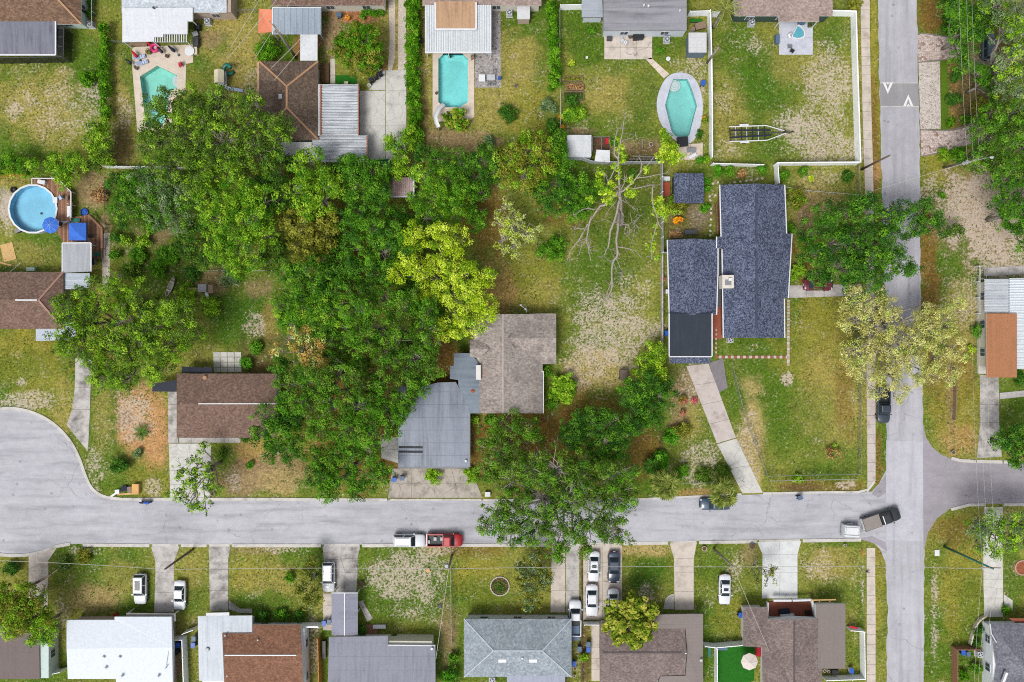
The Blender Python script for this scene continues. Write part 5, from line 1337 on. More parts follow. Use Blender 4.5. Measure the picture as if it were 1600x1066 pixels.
def vehicle(label, kind, c, px, py, ang, L=4.7, Wd=1.85, sunroof=False, cat='car', rack=False, bed=None, group=None):
    t = T({'sedan': 'car', 'suv': 'car', 'hatch': 'car', 'pickup': 'pickup_truck'}[kind], label, 'truck' if kind == 'pickup' else 'car', (*W2(px, py, .9), .02), R(ang), group)
    m = paint(c); h = Wd / 2; mb = MB(); l = L / 2
    if kind == 'pickup':
        bz = 1.02
        loft(mb, [(-.06 * L, h * .97, bz, .42), (.0, h, bz, .40), (.26 * L, h, bz + .02, .40), (.36 * L, h * .99, 1.06, .40), (.44 * L, h * .94, 1.0, .42), (.475 * L, h * .83, .92, .45), (.492 * L, h * .7, .82, .46), (.5 * L, h * .55, .72, .5)])
        body = t.part('body', mb, m, smooth=True, local=True)
        bd = MB(); x0, x1 = -l, -.05 * L
        for s in (-1, 1): bd.box((x0 + x1) / 2, s * (h - .07), .42, x1 - x0, .14, .66)
        bd.box(x0 + .05, 0, .42, .1, Wd - .3, .64); bd.box(x1 - .04, 0, .42, .08, Wd - .3, .64); bd.box((x0 + x1) / 2, 0, .42, x1 - x0 - .2, Wd - .3, .1)
        bo = t.part('cargo_bed', bd, m, local=True)
        t.part('bed_liner', MB().box((x0 + x1) / 2, 0, .53, x1 - x0 - .24, Wd - .32, .05), M['black'], bo, local=True)
        t.part('rear_bumper', MB().box(-l - .07, 0, .45, .16, Wd * .9, .18), M['metal'], local=True)
        if bed == 'cover': t.part('bed_cover', MB().box((x0 + x1) / 2, 0, 1.07, x1 - x0 - .08, Wd - .12, .05), plain('tonneau_tan', (150, 142, 136), .06), local=True)
        if bed == 'rack':
            for x in (x0 + .2, (x0 + x1) / 2, x1 - .2): t.part('cargo_box', MB().box(x, (.2 if x > x0 + .5 else -.25), .58, .45, .5, .3), [M['lightgrey']], local=True)
        lo = (-.05 * L, .30 * L, h * .90, 1.0); up = (-.02 * L, .17 * L, h * .72, 1.78)
    else:
        sd = kind == 'sedan'
        zt = .92 if sd else 1.02
        tail = [(-l, h * .60, zt * .72, .5), (-.489 * L, h * .78, zt * .9, .4), (-.46 * L, h * .91, zt * .98, .36), (-.40 * L, h * .98, zt, .34)] if sd else [(-l, h * .66, zt * .8, .5), (-.491 * L, h * .83, zt * .95, .4), (-.465 * L, h * .94, zt * .99, .38), (-.42 * L, h, zt + .02, .36)]
        loft(mb, tail + [(-.25 * L, h, zt + .03, .3), (0, h, zt + .02, .3), (.2 * L, h, zt, .3), (.33 * L, h * .985, zt - .06, .32), (.42 * L, h * .93, zt - .13, .36), (.465 * L, h * .81, zt - .22, .4), (.488 * L, h * .66, zt - .3, .42), (.5 * L, h * .46, zt - .36, .46)])
        body = t.part('body', mb, m, smooth=True, local=True)
        if sd: lo, up = (-.36 * L, .23 * L, h * .88, zt), (-.205 * L, .065 * L, h * .68, 1.44)
        elif kind == 'suv': lo, up = (-.475 * L, .22 * L, h * .92, zt), (-.43 * L, .08 * L, h * .73, 1.72)
        else: lo, up = (-.45 * L, .22 * L, h * .9, zt), (-.37 * L, .06 * L, h * .7, 1.5)
    (a0, a1, aw, az), (b0, b1, bw, bz) = lo, up
    cb = MB(); lowz = az - .12
    V = [(a0, -aw, lowz), (a1, -aw * .94, lowz), (a1, aw * .94, lowz), (a0, aw, lowz), (b0, -bw, bz - .06), (b1, -bw * .97, bz - .06), (b1, bw * .97, bz - .06), (b0, bw, bz - .06),
         (b0 + .12, -bw * .8, bz), (b1 - .16, -bw * .78, bz), (b1 - .16, bw * .78, bz), (b0 + .12, bw * .8, bz)]
    cb.add(V, [(0, 1, 5, 4), (1, 2, 6, 5), (2, 3, 7, 6), (3, 0, 4, 7), (4, 5, 9, 8), (5, 6, 10, 9), (6, 7, 11, 10), (7, 4, 8, 11), (8, 9, 10, 11)])
    cab = t.part('cabin', cb, m, local=True)
    pane_quad(t, 'windshield', [V[1], V[2], V[6], V[5]], .012, M['carglass'], cab, .08)
    pane_quad(t, 'rear_window', [V[3], V[0], V[4], V[7]], .012, M['carglass'], cab, .12)
    ns = 1 if kind == 'pickup' and bed != 'cover' else 2
    for s, (q0, q1, q2, q3) in ((-1, (V[0], V[1], V[5], V[4])), (1, (V[2], V[3], V[7], V[6]))):
        for i in range(ns):
            lp = lambda p, q, u: tuple(p[j] + (q[j] - p[j]) * u for j in range(3))
            u0, u1 = i / ns, (i + 1) / ns
            pane_quad(t, 'side_window', [lp(q0, q1, u0), lp(q0, q1, u1), lp(q3, q2, u1), lp(q3, q2, u0)], .012, M['carglass'], cab, .12)
    if sunroof: t.part('sunroof', MB().box((b0 + b1) / 2 + (.1 if kind == 'sedan' else 0), 0, bz + .003, (b1 - b0) * (.35 if kind == 'sedan' else .62), bw * 1.15, .02), M['carglass'], cab, local=True)
    if rack:
        for s in (-1, 1): t.part('roof_rail', MB().bar((b0 + .2, s * bw * .82, bz + .05), (b1 - .3, s * bw * .82, bz + .05), .05, .05), M['dark'], cab, local=True)
    wr = .36 if kind in ('pickup', 'suv') else .33
    for x in (-.305 * L, .32 * L):
        for s in (-1, 1):
            w = t.part('wheel', MB().hcyl((x, s * (h - .11), wr), (0, 1, 0), wr, .24), M['tyre'], local=True)
            t.part('rim', MB().hcyl((x, s * (h + .015), wr), (0, 1, 0), wr * .62, .02, 10), M['metal'], w, local=True)
    for s in (-1, 1):
        t.part('headlight', MB().box(.445 * L, s * h * .66, .62, .2, .3, .14, -s * .35), lampw, local=True)
        t.part('tail_light', MB().box(-.485 * L, s * h * .72, .68, .1, .28, .16, s * .2), lampr, local=True)
        t.part('mirror', MB().box(a1 - .28, s * (h + .08), az + .02, .14, .2, .14), m, local=True)
    t.part('grille', MB().box(.495 * L, 0, .5, .06, h * .9, .16), M['black'], local=True)
    t.part('licence_plate', MB().box(-l - .01, 0, .62, .04, .34, .17), M['white'], local=True)
    return t
WH = (232, 236, 242); BK = (46, 52, 62)
vehicle('white crossover with long dark sunroof parked on the grass left of the concrete drive', 'suv', WH, 218.5, 921, -90, 4.75, 1.95, True)
vehicle('white sedan straddling grass and driveway right of the other white car', 'sedan', WH, 280, 931, -91, 4.6, 1.85)
vehicle('white sport utility with black sunroof nosed towards the grey carport', 'suv', WH, 513, 902, -90, 4.7, 1.95, False, rack=True)
vehicle('white station wagon parked on the street behind the red pickup', 'suv', WH, 639, 845, 0, 5.0, 2.0, rack=True)
vehicle('red pickup truck with open black bed parked on the street', 'pickup', (186, 14, 26), 695, 844.5, 0, 5.5, 2.0, bed='rack')
vehicle('white sedan with sunroof at the street end of the tan driveway', 'sedan', WH, 928, 886, -92, 4.8, 1.75, True)
vehicle('dark navy sedan beside the white sedan on the tan driveway', 'sedan', (62, 74, 92), 959.5, 887, -91, 4.9, 1.85)
vehicle('white sedan second in line on the tan driveway, nearest the low fence', 'sedan', WH, 925, 939, -90, 5.0, 1.95)
vehicle('white sedan half hidden under the bushy yellow green tree', 'sedan', WH, 958.5, 944, -90, 4.7, 1.8)
vehicle('white pickup truck backed in beside the pale blue grey roof', 'pickup', WH, 898.5, 966, 89, 5.6, 1.95)
vehicle('white sedan with dark glass roof alone on the weedy front lawn', 'sedan', WH, 1133, 922, -91, 4.75, 1.85, True)
vehicle('dark blue sedan at the kerb under the fan palm', 'sedan', (56, 80, 104), 1117, 788, 180, 4.7, 1.85)
vehicle('black crew cab pickup with tan bed cover turning at the corner', 'pickup', (50, 54, 58), 1378, 811, 19, 6.0, 2.05, bed='cover')
vehicle('black pickup truck parked beside the sidewalk under yellow foliage', 'pickup', (54, 64, 78), 1381, 634, -91, 5.4, 1.95)
vehicle('dark red car mostly hidden under the oak in the side driveway', 'sedan', (110, 44, 54), 1279, 445, 0, 4.6, 1.8)
vehicle('dark car parked under the trees at the end of the stone paved entrance', 'suv', (74, 96, 110), 1545, 70, 90, 4.7, 1.9)
# trailer behind the corner pickup
t = T('utility_trailer', 'small white box trailer hitched behind the black pickup', 'trailer', W2(1325, 827), R(-4))
t.part('box', MB().box(0, 0, .55, 2.3, 1.7, .9), M['white'], local=True)
t.part('chassis', MB().box(0, 0, .4, 2.7, 1.9, .14), M['metal'], local=True)
t.part('tow_bar', MB().bar((1.3, .4, .45), (2.3, .1, .45), .08, .08).bar((1.3, -.4, .45), (2.3, .1, .45), .08, .08), M['metal'], local=True)
for s in (-1, 1):
    t.part('wheel', MB().hcyl((-.1, s * 1.02, .3), (0, 1, 0), .3, .2), M['tyre'], local=True); t.part('mudguard', MB().box(-.1, s * 1.02, .62, .9, .24, .06), M['lightgrey'], local=True)
t.part('ladder_rack', MB().bar((-1.2, -.6, 1.55), (1.2, -.6, 1.55), .05, .05).bar((-1.2, .6, 1.55), (1.2, .6, 1.55), .05, .05).bar((-1.0, -.6, 1.55), (-1.0, .6, 1.55), .05, .05).bar((1.0, -.6, 1.55), (1.0, .6, 1.55), .05, .05), M['lightgrey'], local=True)
for x in (-1, 1):
    for y in (-.6, .6): t.part('rack_post', MB().box(x, y, 1.4, .05, .05, .17), M['metal'], local=True)
# boat trailer
t = T('boat_trailer', 'empty black and white boat trailer on the fenced lawn', 'trailer', W2(1180, 210), R(2))
for s in (-1, 1):
    t.part('side_rail', MB().bar((-4.2, s * 1.15, .55), (1.6, s * 1.15, .55), .14, .12).bar((1.6, s * 1.15, .55), (4.6, s * .15, .55), .12, .12), M['white'], local=True)
    t.part('bunk', MB().bar((-4.0, s * .55, .66), (2.2, s * .4, .66), .22, .1), M['navy'], local=True)
    t.part('wheel', MB().hcyl((-1.9, s * 1.35, .3), (0, 1, 0), .3, .2), M['tyre'], local=True)
    t.part('mudguard', MB().box(-1.9, s * 1.35, .62, 1.4, .26, .06), M['white'], local=True)
for i, x in enumerate((-4.1, -3.2, -2.3, -1.5, -.6, .3, 1.3)): t.part('cross_member', MB().bar((x, -1.15, .52), (x, 1.15, .52), .12, .1), M['lightgrey'] if i % 2 else M['black'], local=True)
t.part('tongue', MB().bar((4.4, 0, .5), (5.9, .05, .45), .14, .12), M['black'], local=True); t.part('winch_post', MB().box(4.3, 0, .5, .2, .16, .8), M['black'], local=True)
t.part('centre_beam', MB().bar((-4.0, 0, .48), (4.4, 0, .48), .12, .1), M['dark'], local=True)
# motorcycle by the kerb
t = T('motorcycle', 'blue motorcycle standing at the kerb near discarded boxes', 'motorcycle', W2(229, 784), R(0))
for x in (-.68, .68):
    w = t.part('wheel', MB().hcyl((x, 0, .32), (0, 1, 0), .32, .14), M['tyre'], local=True); t.part('rim', MB().hcyl((x, 0, .32), (0, 1, 0), .2, .15, 10), M['metal'], w, local=True)
t.part('frame', MB().tube([(-.68, 0, .32), (-.2, 0, .6), (.4, 0, .75), (.68, 0, .32)], [.07, .1, .1, .06], 6), M['dark'], local=True)
t.part('engine', MB().box(0, 0, .25, .45, .36, .36), M['metal'], local=True)
t.part('tank', MB().ball((.2, 0, .85), .34, .2, .18, 10, 6), M['blue'], smooth=True, local=True)
t.part('seat', MB().ball((-.35, 0, .78), .42, .17, .1, 10, 6), M['black'], smooth=True, local=True)
t.part('fairing', MB().ball((.6, 0, .8), .3, .26, .24, 10, 6), M['blue'], smooth=True, local=True)
t.part('handlebar', MB().tube([(.42, -.4, 1.0), (.55, 0, .98), (.42, .4, 1.0)], [.03] * 3, 6), M['black'], local=True)
t.part('saddle_bag', MB().box(-.6, .28, .5, .4, .2, .3), M['white'], local=True)
# ------------------------------------------------------------------ pools
def pool(label, key, deck, tile, cop=None, depth=1.15, wz=-.14, dm='deck', copw=.3):
    P = PX(POOLS[key]); P = ccw(P)
    c = (sum(p[0] for p in P) / len(P), sum(p[1] for p in P) / len(P))
    t = T('swimming_pool', label, 'pool', (*c, 0))
    lo = [(c[0] + (x - c[0]) * .82, c[1] + (y - c[1]) * .82) for x, y in P]
    n = len(P)
    mb = MB(); mb.add([(x, y, .05) for x, y in P] + [(x, y, -depth * .75) for x, y in P] + [(x, y, -depth) for x, y in lo],
        [(i, n + i, n + (i + 1) % n, (i + 1) % n) for i in range(n)] + [(n + i, 2 * n + i, 2 * n + (i + 1) % n, n + (i + 1) % n) for i in range(n)])
    mb.sheet(lo, -depth)
    t.part('basin', mb, tile)
    t.part('water', MB().sheet(P, wz), M['water'])
    O = inset(P, -copw)
    cm = MB(); cm.sheet(O, .09, [P]); cm.wall(O, -.02, .09); cm.wall(P, -.05, .09, inward=True); t.part('coping', cm, cop or conc('deck'))
    D = PX(deck); HARD.append(D)
    dm_ = MB(); dm_.sheet(ccw(D), .065, [inset(P, -copw + .02)]); dm_.wall(ccw(D), -.05, .065); t.part('deck', dm_, conc(dm))
    return t
def tilemat(name, c):
    t = NT(name); return t.done(t.scale(C(*c), t.math('ADD', t.rng(t.noise(.3, 4), .3, .7, .88, 1.1), t.rng(t.noise(2.2, 4, .7, dist=1.2), .45, .6, -.03, .05))), .6, .3)  # mottled plaster tone, with rippled water light painted into the colour
p = pool('angular turquoise pool with cream deck partly under the oak', 'kidney', [(207, 74), (302, 70), (302, 98), (291, 100), (290, 140), (282, 148), (270, 156), (268, 200), (232, 206), (215, 206), (207, 108)], tilemat('pool_plaster_green', (156, 230, 216)))
for i in range(3):
    X, Y, _ = W(275 - i, 125 - i, 0); p.part('step', MB().cyl(X, Y, -1.0, .9 - i * .2, -.75 + i * .22, .9 - i * .2, 14), M['white'])
p = pool('rectangular turquoise pool with rounded corners and pink tan deck', 'long', [(676, 83), (741, 83), (741, 182), (733, 190), (683, 190), (676, 182)], tilemat('pool_plaster_blue', (150, 242, 244)))
p.part('skimmer', MB().cyl(*W2(703, 88), -.14, .28, -.06, .22, 10), M['teal'])
dk = smooth_poly([(1040, 120), (1060, 112), (1085, 118), (1098, 150), (1098, 185), (1088, 215), (1078, 226), (1060, 224), (1038, 205), (1026, 178), (1026, 150)], 2)
p = pool('long six sided turquoise pool with pale blue grey surround', 'hexagon', dk, tilemat('pool_plaster_aqua', (156, 232, 228)), conc('bluegrey'), dm='bluegrey', copw=.25)
for i in range(3): p.part('step', MB().cyl(*W2(1055, 131), -1.0, 1.0 - i * .25, -.7 + i * .2, 1.0 - i * .25, 14), M['white'])
def ring(mb, c, r0, r1, z, n=32):
    V = [(c[0] + r * math.cos(2 * math.pi * i / n), c[1] + r * math.sin(2 * math.pi * i / n), z) for r in (r0, r1) for i in range(n)]
    mb.add(V, [(i, n + i, n + (i + 1) % n, (i + 1) % n) for i in range(n)][::1]); mb.f = [f[::-1] if False else f for f in mb.f]
    return mb
# above-ground round pool
c = W2(53, 327, 1.0); rr = 3.75
t = T('round_pool', 'round above ground pool with bright blue liner and white rim', 'pool', (*c, 0))
n = 18; HARD.append([(c[0] + 3.9 * math.cos(i * .35), c[1] + 3.9 * math.sin(i * .35)) for i in range(18)]); circ = [(c[0] + rr * math.cos(2 * math.pi * i / n), c[1] + rr * math.sin(2 * math.pi * i / n)) for i in range(n)]
inn = inset(circ, .1)
m = MB(); m.wall(inn, .05, 1.25, inward=True); m.sheet(inn, .08); t.part('liner', m, tilemat('pool_liner', (150, 222, 255)))
m = MB(); m.wall(circ, 0, 1.25); t.part('wall_panel', m, M['lightgrey'])
o_, i_ = inset(circ, -.1), inset(circ, .16); m = MB(); m.sheet(o_, 1.31, [i_]); m.wall(o_, 1.24, 1.31); m.wall(i_, 1.24, 1.31, inward=True); t.part('rim', m, M['white'])
t.part('water', MB().sheet(inset(circ, .1), 1.08), water('round_pool_water', (.95, .985, .998), .1))
X, Y, _ = W(87, 313, 1.2); t.part('pool_ladder', MB().box(X, Y, .3, .7, .9, 1.1), M['white'])
t.part('leaf_litter', MB().ball((c[0] + .6, c[1] - .5, .1), .25, .18, .04, 8, 3, 0, 0), M['dark'])
# timber deck beside it
def plankdeck(label, poly, z, w, axis, name='timber_deck', hole=None, mat=None):
    P = PX(poly, z); xs = [p[0] for p in P]; ys = [p[1] for p in P]
    t = T(name, label, 'deck', ((min(xs) + max(xs)) / 2, (min(ys) + max(ys)) / 2, 0)); HARD.append(P)
    k = 0; lo, hi = (min(ys), max(ys)) if axis == 'x' else (min(xs), max(xs))
    u = lo + w / 2
    while u < hi:
        xsct = []
        for i in range(len(P)):
            a, b = P[i], P[(i + 1) % len(P)]
            ua, ub, va, vb = (a[1], b[1], a[0], b[0]) if axis == 'x' else (a[0], b[0], a[1], b[1])
            if (ua > u) != (ub > u): xsct.append(va + (vb - va) * (u - ua) / (ub - ua))
        xsct.sort()
        for s, e in zip(xsct[::2], xsct[1::2]):
            parts = [(s, e)]
            if hole:
                (hx, hy), hr = hole; d2 = hr * hr - (u - (hy if axis == 'x' else hx)) ** 2
                if d2 > 0:
                    q = math.sqrt(d2); hc = hx if axis == 'x' else hy; parts = [(s, min(e, hc - q)), (max(s, hc + q), e)]
            for s_, e_ in parts:
                if e_ - s_ < .15: continue
                m = MB()
                if axis == 'x': m.box((s_ + e_) / 2, u, z - .05, e_ - s_, w * .9, .05)
                else: m.box(u, (s_ + e_) / 2, z - .05, w * .9, e_ - s_, .05)
                k += 1; t.part('plank', m, (mat or [M['wood_red'], plain('stained_wood2', (136, 98, 76), .22, 5, .8), plain('stained_wood3', (172, 132, 106), .22, 5, .8)])[k % 3])
        u += w
    return t
d = plankdeck('raised timber pool deck with white rails beside the round pool', [(51, 280), (86, 280), (111, 300), (113, 330), (111, 345), (92, 345), (70, 345)], 1.15, .22, 'y', hole=(c, rr + .1))
for a, b in (((50, 279), (86, 279)), ((94, 283), (111, 300)), ((111, 300), (111, 340)), ((50, 279), (50, 288))): d.part('rail', MB().bar(W(*a, 1.95), W(*b, 1.95), .14, .12), M['white'])
for q in ((50, 279), (86, 279), (111, 300), (111, 320), (111, 340), (92, 345)): X, Y, _ = W(*q, 1.1); d.part('post', MB().box(X, Y, 0, .12, .12, 1.9), M['white'])
d = plankdeck('lower timber deck with the blue canopy on it', [(92, 350), (110, 340), (138, 336), (159, 357), (159, 405), (143, 405), (143, 379), (99, 380), (89, 362)], .45, .22, 'y')
for a, b in (((138, 336), (159, 357)), ((159, 357), (159, 388))): d.part('bench_rail', MB().bar(W(*a, 1.1), W(*b, 1.1), .3, .1), M['wood_red'])
for q in ((138, 336), (148, 346), (159, 357), (159, 388)): X, Y, _ = W(*q, 1.0); d.part('post', MB().box(X, Y, 0, .1, .1, 1.06), M['wood_red'])
# ------------------------------------------------------------------ small things
def canopy(label, px, py, s, h, mat, rot=0):
    t = T('gazebo_canopy', label, 'canopy', W2(px, py, h), rot)
    m = MB(); k = s / 2
    V = [(-k, -k, h), (k, -k, h), (k, k, h), (-k, k, h), (0, 0, h + .55)]
    m.add(V + [(x, y, z - .25) for x, y, z in V[:4]], [(0, 1, 4), (1, 2, 4), (2, 3, 4), (3, 0, 4), (0, 5, 6, 1), (1, 6, 7, 2), (2, 7, 8, 3), (3, 8, 5, 0)]); t.part('cover', m, mat, local=True)
    for x in (-k + .08, k - .08):
        for y in (-k + .08, k - .08): t.part('pole', MB().box(x, y, 0, .06, .06, h), M['lightgrey'], local=True)
    return t
def umbrella(label, px, py, r, h, mat, n=8, rib=None, zb=0.0):
    X, Y, _ = W(px, py, h); t = T('patio_umbrella', label, 'umbrella', (X, Y, zb)); m = MB()
    for i in range(n):
        a0, a1 = 2 * math.pi * i / n, 2 * math.pi * (i + 1) / n
        m.add([(0, 0, h + r * .28 - zb), (r * math.cos(a0), r * math.sin(a0), h - zb), (r * math.cos(a1), r * math.sin(a1), h - zb)], [(0, 1, 2)])
    t.part('canopy', m, mat, local=True)
    for i in range(n):
        a = 2 * math.pi * i / n; t.part('rib', MB().bar((0, 0, h + r * .28 - zb + .01), (r * math.cos(a), r * math.sin(a), h - zb + .01), .05, .03), rib or mat, local=True)
    t.part('pole', MB().cyl(0, 0, 0, .03, h + r * .27 - zb, .03, 8), M['grey'], local=True); t.part('base', MB().cyl(0, 0, 0, .3, .08, .26, 12), M['dark'], local=True)
    return t
def closed_umbrella(label, px, py, ang, mat, L=1.9):
    t = T('closed_umbrella', label, 'umbrella', (*W2(px, py, .3), 0), R(ang))
    t.part('canopy', MB().tube([(-L / 2, 0, .6), (-L * .2, 0, .75), (L * .35, 0, .9), (L / 2, 0, .95)], [.2, .26, .14, .03], 8), mat, smooth=True, local=True)
    t.part('pole', MB().tube([(-L * .8, 0, .1), (L * .5, 0, .93)], [.03, .03], 6), M['lightgrey'], local=True); t.part('base', MB().cyl(-L * .85, 0, 0, .25, .1, .22, 10), M['dark'], local=True)
def bin_(label, px, py, ang, c1, c2, group=None):
    t = T('wheelie_bin', label, 'bin', (*W2(px, py, .6), 0), R(ang), group)
    m = MB(); V = []
    for z, a, b in ((.08, .24, .22), (.95, .31, .28)): V += [(-a, -b, z), (a, -b, z), (a, b, z), (-a, b, z)]
    m.add(V, [(3, 2, 1, 0), (4, 5, 6, 7), (0, 1, 5, 4), (1, 2, 6, 5), (2, 3, 7, 6), (3, 0, 4, 7)]); t.part('body', m, c1, local=True)
    t.part('lid', MB().box(.03, 0, .96, .74, .64, .07), c2, local=True); t.part('handle', MB().bar((-.42, -.25, .98), (-.42, .25, .98), .05, .05), c2, local=True)
    for s in (-1, 1): t.part('wheel', MB().hcyl((-.26, s * .27, .12), (0, 1, 0), .12, .06, 10), M['tyre'], local=True)
def aircon(label, px, py, s=.85):
    t = T('air_conditioner', label, 'air conditioner', (*W2(px, py, .5), 0))
    t.part('pad', MB().box(0, 0, 0, s * 1.25, s * 1.25, .1), conc('grey'), local=True); t.part('casing', MB().box(0, 0, .1, s, s, .75), plain('ac_casing', (196, 202, 206), .06), local=True)
    t.part('fan_guard', MB().cyl(0, 0, .85, s * .42, .89, s * .4, 16), M['dark'], local=True)
    t.part('fan_hub', MB().cyl(0, 0, .89, s * .18, .93, s * .16, 10), plain('ac_hub', (206, 220, 236)), local=True)
    for k in range(4):
        a = k * math.pi / 2 + .4; t.part('fan_blade', MB().bar((0, 0, .9), (s * .36 * math.cos(a), s * .36 * math.sin(a), .9), .12, .02), M['lightgrey'], local=True)
def chair(label, px, py, ang, mat, z=0.0, arms=True, s=1.0, name='patio_chair', group=None):
    t = T(name, label, 'chair', (*W2(px, py, z + .5), z), R(ang), group)
    t.part('seat', MB().box(0, 0, .40 * s, .55 * s, .55 * s, .06), mat, local=True); t.part('backrest', MB().bar((-.27 * s, -.27 * s, .68 * s), (-.27 * s, .27 * s, .68 * s), .07, .5 * s), mat, local=True)
    for x in (-.24, .24):
        for y in (-.24, .24): t.part('leg', MB().box(x * s, y * s, 0, .05, .05, .4 * s), mat, local=True)
    if arms:
        for y in (-.28, .28): t.part('armrest', MB().bar((-.25 * s, y * s, .62 * s), (.25 * s, y * s, .62 * s), .06, .05), mat, local=True)
def lounger(label, px, py, ang, mat, z=0.0, L=1.9, name='sun_lounger', group=None):
    t = T(name, label, 'lounger', (*W2(px, py, z + .4), z), R(ang), group)
    t.part('seat', MB().box(.2 * L - .1, 0, .28, L * .62, .6, .08), mat, local=True); t.part('backrest', MB().bar((-.1 * L, 0, .34), (-.45 * L, 0, .75), .6, .08), mat, local=True)
    for x in (-.05 * L, .42 * L):
        for y in (-.25, .25): t.part('leg', MB().box(x, y, 0, .05, .05, .3), M['dark'], local=True)
    for i in range(3): t.part('strap', MB().box(-.02 * L + i * .2 * L, 0, .362, .06, .6, .012), M['dark'], local=True)
def rtable(label, px, py, r, mat, z=0.0, sq=False, sx=1.2, sy=.8, name='patio_table'):
    t = T(name, label, 'table', (*W2(px, py, z + .7), z))
    t.part('table_top', MB().box(0, 0, .68, sx, sy, .05) if sq else MB().cyl(0, 0, .68, r, .73, r, 20), mat, local=True)
    for x in (-1, 1):
        for y in (-1, 1): t.part('leg', MB().box(x * (sx * .42 if sq else r * .6), y * (sy * .42 if sq else r * .6), 0, .05, .05, .68), mat, local=True)
def pot(label, px, py, r, mat, plant=None, name='plant_pot'):
    t = T(name, label, 'plant pot', (*W2(px, py, .3), 0))
    t.part('pot', MB().cyl(0, 0, 0, r * .75, .45, r, 14).cyl(0, 0, .45, r * 1.08, .5, r * 1.08, 14), mat, local=True); t.part('soil', MB().cyl(0, 0, .5, r * .9, .515, r * .9, 14), M['soil'], local=True)
    if plant:
        rg = np.random.default_rng(int(px)); d = rand_dirs(rg, 60, 0); o = leaf_mesh('leaves', d * r * 1.3 + np.array([0, 0, .6]), d + np.array([0, 0, .5]), np.full(60, .2), rg.random(60), [LEAF[plant]], rg=rg); o.parent = t.o
def boxy(name, label, cat, px, py, sx, sy, sz, mat, ang=0, lid=None, z=0.0):
    t = T(name, label, cat, (*W2(px, py, z + sz / 2), z), R(ang))
    t.part('body', MB().box(0, 0, 0, sx, sy, sz * .9), mat, local=True); t.part('lid', MB().box(0, 0, sz * .9, sx * 1.04, sy * 1.05, sz * .1), lid or mat, local=True)
    return t
canopy('square bright blue canopy tent on the lower timber deck', 121, 362, 2.65, 2.4, M['bluecloth'])
umbrella('open blue patio umbrella leaning over the rim of the round pool', 79, 352, 1.3, 2.9, M['bluecloth'], 8, plain('pale_rib', (140, 176, 236)), zb=0)
umbrella('white octagonal patio umbrella beside the artificial lawn', 1171, 1034, 1.32, 2.4, plain('white_canvas', (226, 214, 206), .05, 2, .8), 8)
closed_umbrella('closed red patio umbrella over the pale blue loungers', 212, 86, 130, M['red'], 1.2)
closed_umbrella('closed navy patio umbrella by the round white table', 270, 78, 140, M['navy'], 1.3)
closed_umbrella('closed black umbrella leaning between pink float and planter', 252, 80, 135, M['black'], 1.1)
closed_umbrella('rolled black umbrella at the left edge of the pool deck', 203, 98, 140, M['black'], 1.0)
lounger('pale blue cushioned lounger on the pool deck, nearer the house', 218, 89, 15, M['paleblue'])
lounger('pale blue and navy lounger at the deck edge beside a grey pot', 222, 98, 20, M['paleblue'])
t = T('inflatable_float', 'pink ring float beside the white pergola', 'pool float', (*W2(243, 76), 0)); t.part('ring', MB().tube([(.55 * math.cos(a * .5236), .55 * math.sin(a * .5236), .3) for a in range(13)], [.24] * 13, 8), M['pink'], smooth=True, local=True); t.part('flap', MB().bar((-.6, .2, .45), (-1.1, .9, .5), .3, .12), M['red'], local=True)
pot('round grey pot on deck right of the pink float', 261, 88, .26, M['dark']); pot('round grey pot at the deck edge below the loungers', 213.5, 107, .24, M['dark']); pot('dark pot with small plant left of the pink float', 233, 82, .34, M['dark'], 'olive')
rtable('round white table with umbrella hole beside the yard boxes', 296, 80, .75, M['white']); chair('red plastic chair at the top corner of the angular pool', 281.5, 101, 200, M['red'])
boxy('storage_box', 'grey brown storage cabinet beside the patio corner', 'box', 307, 66, .8, 1.3, .9, M['dark']); boxy('step_stool', 'cream slatted bench box beside the round white table', 'box', 305, 80, .7, 1.1, .5, M['cream'])
boxy('planter_box', 'low timber framed planter under the white patio roof edge', 'planter', 217, 69, 2.6, .6, .5, M['wood'])
boxy('barbecue', 'round black covered barbecue beside the tan house wall', 'barbecue', 309, 43, .8, .8, .9, M['black']); boxy('folded_furniture', 'black and white folded furniture pile below the barbecue', 'furniture', 306, 54, .8, .7, .6, M['dark'], 20, M['lightgrey'])
aircon('air conditioner at the tan wall of the gravel roofed house', 324.5, 34); aircon('air conditioner beside the mint walled house', 142, 38.5); aircon('air conditioner on the lawn below the pale blue wall', 1042, 62); aircon('air conditioner below the dark green wall', 1174.5, 36); aircon('air conditioner right of the white ribbed patio roof', 796, 21); aircon('air conditioner behind the brown cul de sac house', 322.5, 579, .9); aircon('air conditioner beside the small block garden', 1141, 531, .8); aircon('air conditioner in the side yard of the slate grey house', 1530, 1022); aircon('air conditioner behind the pale blue grey hip roof', 769, 1062)
